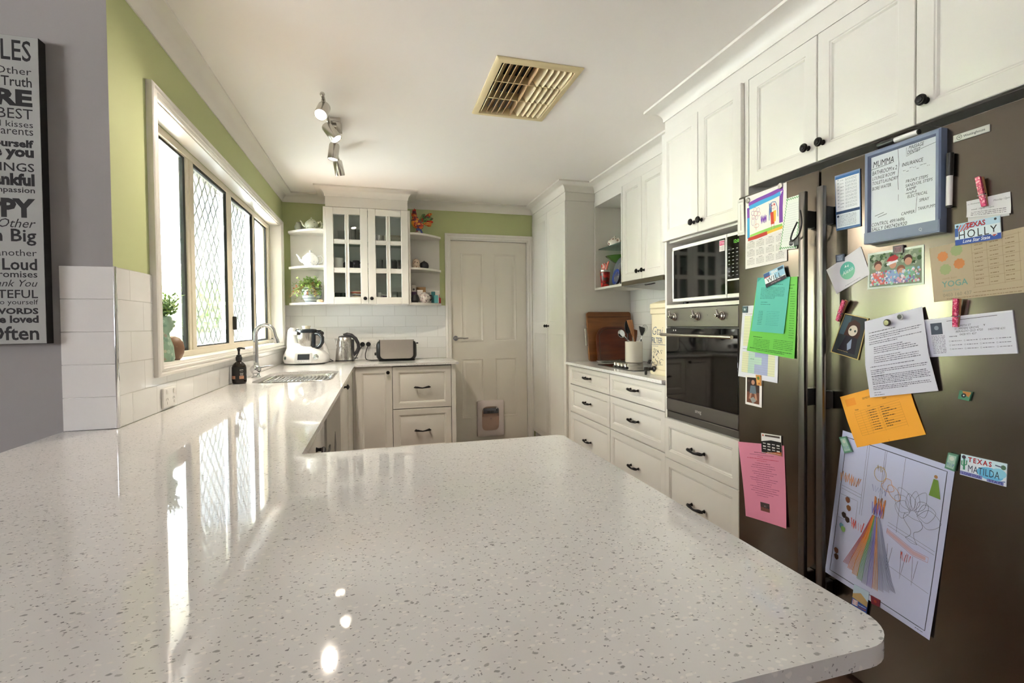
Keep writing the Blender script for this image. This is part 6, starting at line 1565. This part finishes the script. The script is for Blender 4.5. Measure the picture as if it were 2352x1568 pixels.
marker((1.448, 1.207, 1.746), (1.448, 1.083, 1.7455), 'black-capped whiteboard marker lying along the top of the whiteboard')
marker((1.455, 1.006, 1.662), (1.455, 1.008, 1.52), 'black-capped marker clipped upright to the right side of the whiteboard')

PINKG = spot_mat('pink_glitter', '#d0306a', ['#c8265f', '#e0557f', '#f0a0b5', '#b01f50', '#d43f70'], 320, 1, .3, True)
PEGW = wood_mat('peg_wood', '#a0714a', '#c39064', 'Z', 20, .6)
def peg(a, b, off, label):
    a, b = V(a), V(b); d = (b-a); L = d.length; d.normalize()
    u = V((0, d.x, d.y)); o = V((XF-off, a.x, a.y)); n_ = V((-1, 0, 0)); sd = n_.cross(u)
    t = thing('clothes_peg', o, label, 'peg', 'pink glitter pegs on the fridge')
    M = Matrix(((sd.x, u.x, n_.x, o.x), (sd.y, u.y, n_.y, o.y), (sd.z, u.z, n_.z, o.z), (0, 0, 0, 1)))
    P = lambda q0, q1, q2: FR((0, 0, 0), (0, 1, 0), (0, 0, 1))
    m = MB(M); m.prism([(0, .004), (L*.55, .0), (L, .0), (L, .004), (L*.6, .007), (0, .009)], -.0055, .0055, PEGW, FR((0, 0, 0), (0, 1, 0), (0, 0, 1))); build('back_jaw', m, t)
    m = MB(M); m.prism([(0, .015), (L*.6, .0075), (L, .0045), (L, .009), (L*.6, .015), (0, .021)], -.0055, .0055, PINKG, FR((0, 0, 0), (0, 1, 0), (0, 0, 1))); build('glitter_jaw', m, t)
    m = MB(M); m.tube([(-.007, L*.62, .003), (-.007, L*.62, .016), (.007, L*.62, .0165), (.007, L*.62, .003)], .001, CHROME, 6); m.cyl((-.007, L*.6, .0085), (.007, L*.6, .0085), .003, CHROME, n=10); build('spring', m, t)
s = Sheet([(.968, 1.50), (.876, 1.502), (.874, 1.472), (.966, 1.471)], '#d9d8da', .001); s.dashes(.1, .9, .5, .003, '#77777c', 2); s.done('note', 'lower white paper slip showing under the handwritten note', 'note')
s = Sheet([(.970, 1.527), (.872, 1.529), (.868, 1.476), (.967, 1.485)], '#dedde0', .002, .012); 
s.text('on Wednesday', .02, .25, .0035, '#55565c', shear=.3); s.text('Monday 12pm', .62, .3, .0045, '#55565c', shear=.3); s.text('week 10pm - 12pm', .1, .6, .0048, '#55565c', shear=.3)
for k in range(3): s.dashes(.1, .9, .72+k*.09, .0025, '#77777c', k)
s.done('note', 'handwritten white note pinned by the upper right pink peg', 'note')
peg((.931, 1.578), (.923, 1.504), .004, 'pink glitter peg holding the handwritten note beside the whiteboard')
peg((1.323, 1.287), (1.359, 1.221), .0036, 'slanting pink glitter peg on the dark girl card beside the handle')
peg((.979, 1.276), (.988, 1.202), .0065, 'pink glitter peg holding the folded form below the yoga flyer')

s = Sheet([(1.065, 1.419), (.825, 1.441), (.823, 1.285), (1.051, 1.270)], '#b5a58a', .001, 0, .0007, .7)
for u, v, rr, c_ in ((.14, .2, .0125, '#c9834f'), (.29, .14, .0135, '#9aa678'), (.31, .38, .0125, '#c9834f'), (.16, .44, .0135, '#9aa678')):
    s.poly([(u+(rr*(1+.16*(k % 2)))*cos(2*pi*k/18)/s.W, v+(rr*(1+.16*(k % 2)))*sin(2*pi*k/18)/s.H) for k in range(18)], c_)
s.text('north burn', .12, .62, .006, '#a08d72'); s.text('YOGA', .11, .755, .0165, '#6f9a93', bold=.01); s.text('vinyasa flow', .11, .835, .0065, '#93a097'); s.text('0403 160 437', .11, .93, .0095, '#8f8a78')
for k in range(4): s.line([(.44+k*.145, .05), (.46+k*.145, .82)], .0006, '#8f7d62')
for k in range(6): s.line([(.44, .1+k*.145), (.9, .07+k*.145)], .0006, '#8f7d62')
for k in range(3):
    for q in range(10): s.dashes(.47+k*.145, .55+k*.145, .12+q*.072, .003, '#857357', k*10+q)
s.dashes(.44, .95, .91, .0025, '#857357', 5); s.dashes(.15, .9, .97, .0025, '#857357', 6); s.done('flyer', 'tan yoga timetable flyer with orange and green leaf marks at right of the fridge', 'flyer')
s = Sheet([(1.412, 1.395), (1.280, 1.456), (1.247, 1.365), (1.370, 1.311)], '#d9d6db', .001, 0, .0006)
s.circle(.5, .47, .0285, '#5fb0a0', 36); s.poly([(.5+.0285*cos(a)/s.W, .47+.0285*sin(a)/s.H) for a in [pi*.1+pi*.9*k/16 for k in range(17)]], '#7fbf9f'); s.text('Alexis', .5, .55, .013, '#eef3ee', 'CENTER', shear=.35, rot=-.02); s.poly([(.46, .33), (.5, .25), (.52, .34)], '#eef3ee'); s.poly([(.53, .34), (.58, .28), (.56, .38)], '#eef3ee'); s.dashes(.3, .75, .92, .004, '#a9a6b0', 4)
s.done('greeting_card', 'tilted white card with a teal circle beside the whiteboard corner', 'card')
def square_magnet(c, off, col, mark, label):
    s = Sheet(c, col, off, thick=.005, rough=.3); s.rect(.15, .15, .85, .85, mark); s.scrib(.25, .25, .75, .75, 6, .002, col, 5); return s.done('square_magnet', label, 'magnet')
square_magnet([(1.370, 1.440), (1.338, 1.440), (1.339, 1.416), (1.368, 1.415)], .0018, '#3a4254', '#8a92a2', 'square dark blue magnet on the teal-circle card')
s = Sheet([(1.254, 1.429), (1.080, 1.432), (1.079, 1.321), (1.255, 1.318)], '#cfd6cf', .001, rough=.2)
s.rect(.035, .06, .965, .95, '#7f8f78'); r = random.Random(4)
for k in range(90): s.circle(r.uniform(.06, .94), r.uniform(.08, .42), r.uniform(.003, .007), r.choice(['#3f5a38', '#6f8a5a', '#a9b39a', '#2f3f2c', '#8a9a86']), 7)
for (u, v, hc, dress) in ((.2, .36, '#5a3326', '#d9706a'), (.47, .34, '#e6e2de', '#8fa9cf'), (.74, .3, '#4a2c24', '#7fae8f'), (.62, .55, '#8a5a44', '#c9a0b5')):
    s.poly([(u-.13, .9), (u-.1, v+.2), (u+.1, v+.2), (u+.14, .9)], dress); s.circle(u, v, .013, hc); s.circle(u+.005, v+.06, .011, '#c9967e')
for k in range(150): s.circle(r.uniform(.06, .94), r.uniform(.55, .9), r.uniform(.002, .005), r.choice(['#e0a6ae', '#8fb5d0', '#d9d5dc', '#b5586a', '#a9d0b5', '#7f7fb0', '#e6e0e3']), 6)
s.poly([(.36, .3), (.42, .18), (.52, .14), (.58, .22), (.55, .3)], '#b5323a'); s.poly([(.36, .36), (.56, .28), (.58, .33), (.38, .41)], '#e9e9ee')
s.done('photograph', 'colourful group photo of people under the whiteboard', 'photo')
square_magnet([(1.168, 1.440), (1.137, 1.440), (1.137, 1.417), (1.167, 1.416)], .0018, '#3a2c34', '#8a6a70', 'square dark maroon magnet on top of the group photo')
s = Sheet([(1.336, 1.246), (1.251, 1.228), (1.287, 1.095), (1.392, 1.116)], '#b59a5a', .001, thick=.0022, rough=.35)
s.rect(.03, .02, .97, .98, '#2b2622'); s.rect(.055, .035, .945, .965, '#2f3438'); s.rect(.06, .04, .35, .5, '#3f5560'); s.poly([(.25, .5), (.3, .2), (.5, .1), (.75, .16), (.85, .4), (.8, .55)], '#43251f'); s.circle(.55, .36, .018, '#cfc4b5', 24, .95); s.poly([(.22, .9), (.35, .5), (.8, .52), (.85, .9)], '#221d2a'); s.poly([(.48, .7), (.6, .55), (.66, .78), (.55, .85)], '#8f9ab5'); s.circle(.45, .35, .004, '#3b4a44'); s.circle(.64, .36, .004, '#3b4a44'); s.text('~~~~', .2, .92, .012, '#a88f5a')
s.done('picture_magnet', 'dark picture magnet with a gold border and pale face beside the white letter', 'magnet')
s = Sheet([(1.082, 1.221), (.864, 1.243), (.852, 1.139), (1.069, 1.117)], '#d7d8e6', .001, 0, .004)
s.rect(0, .0, 1, .04, '#e6e6f0'); s.rect(.1, .12, .24, .42, '#4a5262'); s.circle(.17, .25, .006, '#8a93a5'); s.line([(.3, .1), (.85, .08)], .0012, '#33353c')
for k in range(12): s.dashes(.1, .26, .46+k*.04, .0026, '#77798a', k)
for tx, u, v in (('MRS SMITH ST', .36, .27), ('51 ARDEN GROVE', .38, .34), ('BERALDO QLD 4720', .39, .41), ('0428 971 457', .43, .49), ('0427798 631', .74, .42)): s.text(tx, u, v, .0052, '#5a5d6e', shear=.2)
for k in range(4):
    for q in range(3): s.line([(.31+k*.17+.008*cos(a)/1, .62+q*.1+.018*sin(a)) for a in [2*pi*i/10 for i in range(10)]], .0005, '#66697a', True); s.dashes(.33+k*.17, .45+k*.17, .62+q*.1, .0028, '#77798a', k*3+q)
s.text('✓' if False else 'v', .7, .3, .007, '#3a3c48'); s.dashes(.31, .4, .5, .003, '#55576a', 4)
s.done('folded_form', 'folded white printed form sticking out right of the white letter', 'paper')
s = Sheet([(1.355, .968), (1.129, 1.051), (1.071, .900), (1.290, .814)], '#eda52c', .0012, 0, .0006, .6, (.5, .003))
s.rect(.06, .08, .22, .22, '#e8952a'); s.poly([(.5, .0), (.515, 0), (.515, 1), (.5, 1)], '#d9932a'); s.text('SEMESTER 1 TERM', .33, .16, .0062, '#5a4520'); s.text('Week', .17, .33, .004, '#4a3a1c', bold=.02); s.text('Date', .37, .31, .004, '#4a3a1c', bold=.02); s.text('Event', .62, .24, .004, '#4a3a1c', bold=.02)
for k in range(11): s.line([(.15, .36+k*.045), (.83, .32+k*.045)], .0005, '#a8782a')
for u in (.15, .25, .33, .52, .83): s.line([(u, .36), (u, .81)], .0005, '#a8782a')
for k in range(9): s.dashes(.37, .48, .385+k*.045, .0036, '#5a4520', k); s.dashes(.55, .6+.2*((k*7) % 5)/5, .37+k*.045, .0036, '#5a4520', k+20); s.line([(.34, .385+k*.045), (.345, .395+k*.045), (.36, .37+k*.045)], .0007, '#4a3a1c')
s.done('event_list', 'orange event list sheet tucked under the white letter', 'paper')
s = Sheet([(1.260, 1.218), (1.080, 1.259), (1.032, 1.028), (1.238, .982)], '#d4d5e2', .0062, 0, .0006, .6, (.56, .012))
TX = '#5c5d6e'
s.dashes(.0+.08, .55, .17, .0034, '#3f404c', 1)
lines = [(.23, 1), (.255, .95), (.28, .6), (.315, .98), (.34, .55), (.39, .6), (.415, .75), (.44, .85), (.465, .9), (.51, .55), (.535, .9), (.56, .88), (.585, .92), (.635, .8), (.68, 1), (.703, .98), (.726, .25), (.755, .95), (.775, .98), (.795, 1), (.815, .97), (.835, .99), (.855, .7), (.885, .97), (.905, .98), (.925, .6)]
for k, (v, f_) in enumerate(lines): s.dashes(.08 if not (.38 < v < .6) else .16, .96, v-.02, .0032, TX, k+3, f_)
s.dashes(.08, .3, .735, .0036, '#2f303a', 60); s.dashes(.08, .2, .945, .003, TX, 61); s.dashes(.08, .24, .975, .003, TX, 62)
s.done('letter', 'white typed letter folded across the middle in the centre of the right fridge door', 'letter')
disc_magnet(1.173, 1.214, .0105, mat('dark_brown_magnet', '#3b342c', .35), 'round dark magnet holding the top of the white letter', .0195, mat('dull_gold', '#8f876a', .35, .6))
disc_magnet(1.133, 1.231, .0095, mat('grey_white_magnet', '#b9bcc2', .3), 'round black and white magnet near the top right of the letter', .0195, mat('black_half', '#2b2c30', .3), .004)
s = Sheet([(.980, 1.035), (.951, 1.034), (.957, 1.010), (.984, 1.013)], '#3f7f62', .001, thick=.006); s.poly([(.25, 0), (1, .05), (.9, .6), (.4, .35)], '#b5793f'); s.circle(.45, .5, .006, '#1f2a2a'); s.circle(.45, .5, .002, '#c9d0cf'); s.done('bird_magnet', 'small orange and green bird-shaped magnet alone on the right fridge door', 'magnet')
s = Sheet([(1.344, .859), (.993, .827), (1.052, .328), (1.408, .359)], '#c3c8e6', .001, .02, .0006, .6)
LN = '#4c5064'
s.line([(.05, .035), (.95, .035), (.955, .965), (.05, .965)], .0022, '#33374a', True)
for u in (.27, .29, .44, .455, .62): s.line([(u, .04), (u, .5)], .0008, LN)
s.line([(.06, .36), (.27, .37)], .0008, LN); s.line([(.06, .38), (.27, .39)], .0008, LN); s.line([(.06, .42), (.24, .42), (.24, .58), (.06, .58)], .0008, LN)
s.line([(.54, .46), (.94, .50)], .0008, LN); s.line([(.54, .48), (.94, .52)], .0008, LN); s.line([(.6, .72), (.94, .75)], .0008, LN)
def spl(pts, n=6):
    P = [V(p) for p in pts]; out = []
    for i in range(len(P)-1):
        p0 = P[max(i-1, 0)]; p1 = P[i]; p2 = P[i+1]; p3 = P[min(i+2, len(P)-1)]
        for k in range(n):
            u = k/n; q = .5*((2*p1)+(p2-p0)*u+(2*p0-5*p1+4*p2-p3)*u*u+(3*p1-p0-3*p2+p3)*u**3); out.append((q.x, q.y))
    return out+[tuple(P[-1])]
s.line(spl([(.67, .36), (.665, .39), (.70, .42), (.735, .445), (.735, .475), (.70, .50)]), .001, LN); s.line(spl([(.81, .37), (.825, .40), (.80, .43), (.765, .45), (.77, .48), (.80, .51)]), .001, LN); s.line(spl([(.67, .36), (.74, .372), (.81, .37)]), .0008, LN); s.line(spl([(.70, .50), (.75, .515), (.80, .51)]), .0008, LN)
for k in range(9):
    a = -pi*.97+k*pi*.94/8; L_ = .16+.03*(k % 3); ux, uy = cos(a), sin(a)*.75; bx_, by_ = .74+ux*.03, .35+uy*.03
    tip = (.74+ux*L_, .35+uy*L_); px_, py_ = -uy*.055, ux*.055
    s.line(spl([(bx_, by_), (.74+ux*L_*.55+px_, .35+uy*L_*.55+py_), tip, (.74+ux*L_*.55-px_, .35+uy*L_*.55-py_), (bx_, by_)]), .0008, LN)
s.poly([(.54, .505), (.78, .555), (.88, .555), (.88, .575), (.78, .58), (.54, .525)], '#c9a9b8'); s.line([(.54, .50), (.78, .55), (.9, .55), (.9, .58), (.78, .585), (.54, .53), (.54, .50)], .001, '#b56a70')
for u in (.58, .7, .8): s.line([(u-.02, .59), (u+.0, .76), (u+.025, .6)], .001, LN)
s.scrib(.68, .59, .76, .64, 10, .0022, '#d04a3a', 6); s.scrib(.2, .55, .32, .61, 10, .003, '#d04438', 7); s.scrib(.04, .27, .24, .33, 18, .0024, '#d8853a', 8)
# crayon fan: loose coloured strokes, no figure
fan = ['#a8505f', '#d07a35', '#d98a3a', '#5f9a5a', '#7f86a5', '#7a6fc0', '#c98a4a', '#8a8fae', '#9a9fb8', '#8a8fae']
for k in range(10):
    q = k/9
    for e in range(5):
        o = (e-2)*.006; s.line([(.40+q*.06+o*.4, .46), (.33+q*.2+o, .62), (.23+q*.39+o*1.6, .80-.0*q), (.2+q*.46+o*2, .86+.06*sin(q*pi))], .0016, fan[k])
s.scrib(.4, .34, .5, .45, 12, .003, '#c9793a', 9); s.scrib(.38, .38, .48, .46, 10, .0022, '#6a62c0', 10); s.scrib(.36, .27, .5, .31, 10, .0018, '#6f78b5', 11)
s.line([(.42+.055*cos(a), .19+.045*sin(a)) for a in [2*pi*i/18 for i in range(18)]], .0014, '#c9a24a', True); s.scrib(.385, .14, .46, .17, 12, .0014, '#b59a55', 12)
s.line([(.5+.05*cos(a)*(1+.3*sin(3*a)), .24+.04*sin(a)) for a in [2*pi*i/22 for i in range(22)]], .0012, '#d9924a', True); s.line([(.56+.06*cos(a), .27+.04*sin(a+.5)) for a in [2*pi*i/22 for i in range(22)]], .0012, '#d9924a', True)
s.poly([(.86, .10), (.895, .10), (.93, .2), (.84, .2)], '#6f8f3f'); s.circle(.875, .085, .005, '#b5865a')
for (u, v, c_) in ((.14, .44, '#7a4a35'), (.16, .49, '#8a5a3a'), (.12, .55, '#3a2c28'), (.16, .57, '#453430'), (.11, .63, '#6fa5c0'), (.13, .645, '#8ab56a'), (.09, .81, '#7a4f3c'), (.1, .85, '#5a4034')): s.poly([(u+.022*cos(2*pi*k/9)*(1+.3*(k % 2)), v+.017*sin(2*pi*k/9)*(1+.3*((k+1) % 2))) for k in range(9)], c_)
s.dashes(.88, .95, .98, .003, LN, 3)
s.done('colouring_page', 'large colouring page with crayon strokes, a vase and a side table low on the fridge', 'drawing')
def capsule(c, label):
    s = Sheet(c, '#5f8f78', .003, thick=.006, rough=.2); s.rect(.12, .1, .88, .9, '#9fc0b0'); s.circle(.5, .3, .006, '#c9d3c5'); s.scrib(.2, .6, .8, .8, 8, .002, '#3f5f9f', 4); return s.done('charm_magnet', label, 'magnet')
capsule([(1.352, .835), (1.327, .843), (1.302, .798), (1.331, .786)], 'green glassy oblong magnet at the top left of the colouring page')
capsule([(1.006, .865), (.981, .864), (.990, .818), (1.015, .821)], 'green glassy oblong magnet at the top right of the colouring page')
s = Sheet([(1.294, .370), (1.240, .370), (1.252, .283), (1.307, .279)], '#2f4f9f', .004, thick=.003, rough=.3); s.rect(0, 0, 1, .42, '#b9cfe0'); s.poly([(0, .35), (.5, .2), (1, .4), (1, .6), (0, .5)], '#b59a6a'); s.rect(.05, .55, .4, .75, '#e3d9e0'); s.scrib(.08, .57, .37, .73, 10, .002, '#b5445a', 3); s.dashes(.45, .95, .66, .004, '#d9d9ea', 1); s.dashes(.45, .95, .74, .006, '#a55a4a', 2); s.done('postcard_magnet', 'blue postcard magnet at the bottom edge of the colouring page', 'magnet')
s = Sheet([(1.234, .364), (1.202, .364), (1.204, .342), (1.232, .339)], '#7a2535', .0042, thick=.004, rough=.3); s.circle(.5, .5, .005, '#a54a3a'); s.done('small_magnet', 'small dark red magnet beside the blue postcard magnet', 'magnet')
# ================================================================== CAMERA, LIGHT, OUTDOORS
cam = bpy.data.cameras.new('camera'); co = bpy.data.objects.new('camera', cam); COL.objects.link(co)
f_px, yaw, pitch, roll = 1195.0, radians(17.05), radians(-1.22), radians(-.52)
fw = V((sin(yaw)*cos(pitch), cos(yaw)*cos(pitch), sin(pitch))); rt = V((cos(yaw), -sin(yaw), 0)); up = rt.cross(fw)
r2 = rt*cos(roll)+up*sin(roll); u2 = -rt*sin(roll)+up*cos(roll)
co.matrix_world = Matrix(((r2.x, u2.x, -fw.x, 0), (r2.y, u2.y, -fw.y, 0), (r2.z, u2.z, -fw.z, 1.22), (0, 0, 0, 1)))
cam.sensor_fit = 'HORIZONTAL'; cam.sensor_width = 36; cam.lens = 36*f_px/2352
cam.shift_x = -60/2352; cam.shift_y = -15/2352; cam.clip_start = .01; cam.clip_end = 400
SC.camera = co
SC.view_settings.view_transform = 'Standard'; SC.view_settings.look = 'None'; SC.view_settings.gamma = 1; SC.view_settings.use_curve_mapping = False
SC.view_settings.exposure = EXPO
w = bpy.data.worlds.new('sky'); SC.world = w; w.use_nodes = True
nt = w.node_tree; bg = nt.nodes['Background']
tc = nt.nodes.new('ShaderNodeTexCoord'); sp = nt.nodes.new('ShaderNodeSeparateXYZ'); rp = nt.nodes.new('ShaderNodeValToRGB')
nt.links.new(tc.outputs['Generated'], sp.inputs[0]); nt.links.new(sp.outputs['Z'], rp.inputs[0])
rp.color_ramp.elements[0].color = (1, .972, 1, 1); rp.color_ramp.elements[1].color = (.80, .86, 1, 1); rp.color_ramp.elements[1].position = .6
nt.links.new(rp.outputs[0], bg.inputs[0]); bg.inputs[1].default_value = SKY
sun = bpy.data.lights.new('sun', 'SUN'); sun.energy = SUNE; sun.angle = radians(.6); sun.color = (1, .965, .965)
so = bpy.data.objects.new('sun', sun); COL.objects.link(so); so.rotation_euler = V((-.55, -.25, -.8)).to_track_quat('-Z', 'Y').to_euler()

# pale concrete and lawn outside the window, shrubs and trees beyond
m = MB(); m.box((-60, -60, -.32), (60, 60, -.12), mat('pale_dry_ground', '#c6c6c2', .9, vary=.12, scale=.8)); o = build('ground', m, loc=(0, 0, 0), kind='structure')
def tree(x, y, h, r, label, seed, greens):
    rnd = random.Random(seed)
    t = thing('garden_tree', (x, y, -.12), label, 'tree', 'trees outside the window')
    m = MB(); m.tube([(x, y, -.12), (x+.05, y, h*.3), (x-.04, y+.03, h*.65)], [.13, .1, .05], mat('bark', '#7d6a55', .9, vary=.2))
    for k in range(5):
        a = k*1.3; m.tube([(x, y, h*.35+k*.1), (x+cos(a)*r*.6, y+sin(a)*r*.6, h*.6+k*.15)], [.05, .015], mat('bark'))
    build('trunk', m, t)
    m = MB(); n = 1500
    for i in range(n):
        while True:
            p = V((rnd.uniform(-1, 1), rnd.uniform(-1, 1), rnd.uniform(-1, 1)))
            if .25 < p.length < 1: break
        c = V((x+p.x*r, y+p.y*r, h*.62+p.z*h*.4))
        d = V((rnd.uniform(-1, 1), rnd.uniform(-1, 1), rnd.uniform(-1, 1))).normalized(); s_ = d.orthogonal().normalized()
        L = r*.11; g = greens[rnd.randrange(len(greens))]
        m.add([c-d*L, c+s_*L*.5, c+d*L, c-s_*L*.5], [(0, 1, 2, 3)], mat('leaf_'+g, '#'+g, .6, vary=.1))
    build('crown', m, t)
G1 = ['b9c98c', 'c8d4a2', 'a3b57c']
for i, (x, y, h, r) in enumerate(((-9, 9, 3.2, 1.7), (-10.5, 13, 3.8, 2.0), (-8.5, 17, 3.0, 1.6), (-12, 6.2, 3.6, 1.8), (-13, 18.5, 4.2, 2.2), (-7.5, 23, 3.2, 1.8), (-11, 27, 4.0, 2.2))):
    tree(x, y, h, r, ['sunlit green tree filling the left window light', 'pale bushy tree behind the first mesh light', 'low green tree seen through the security mesh', 'broad tree at the left edge of the window view', 'tall pale tree farther back beyond the mesh lights', 'low tree far down the garden', 'tall tree at the far end of the garden'][i], i+3, G1)
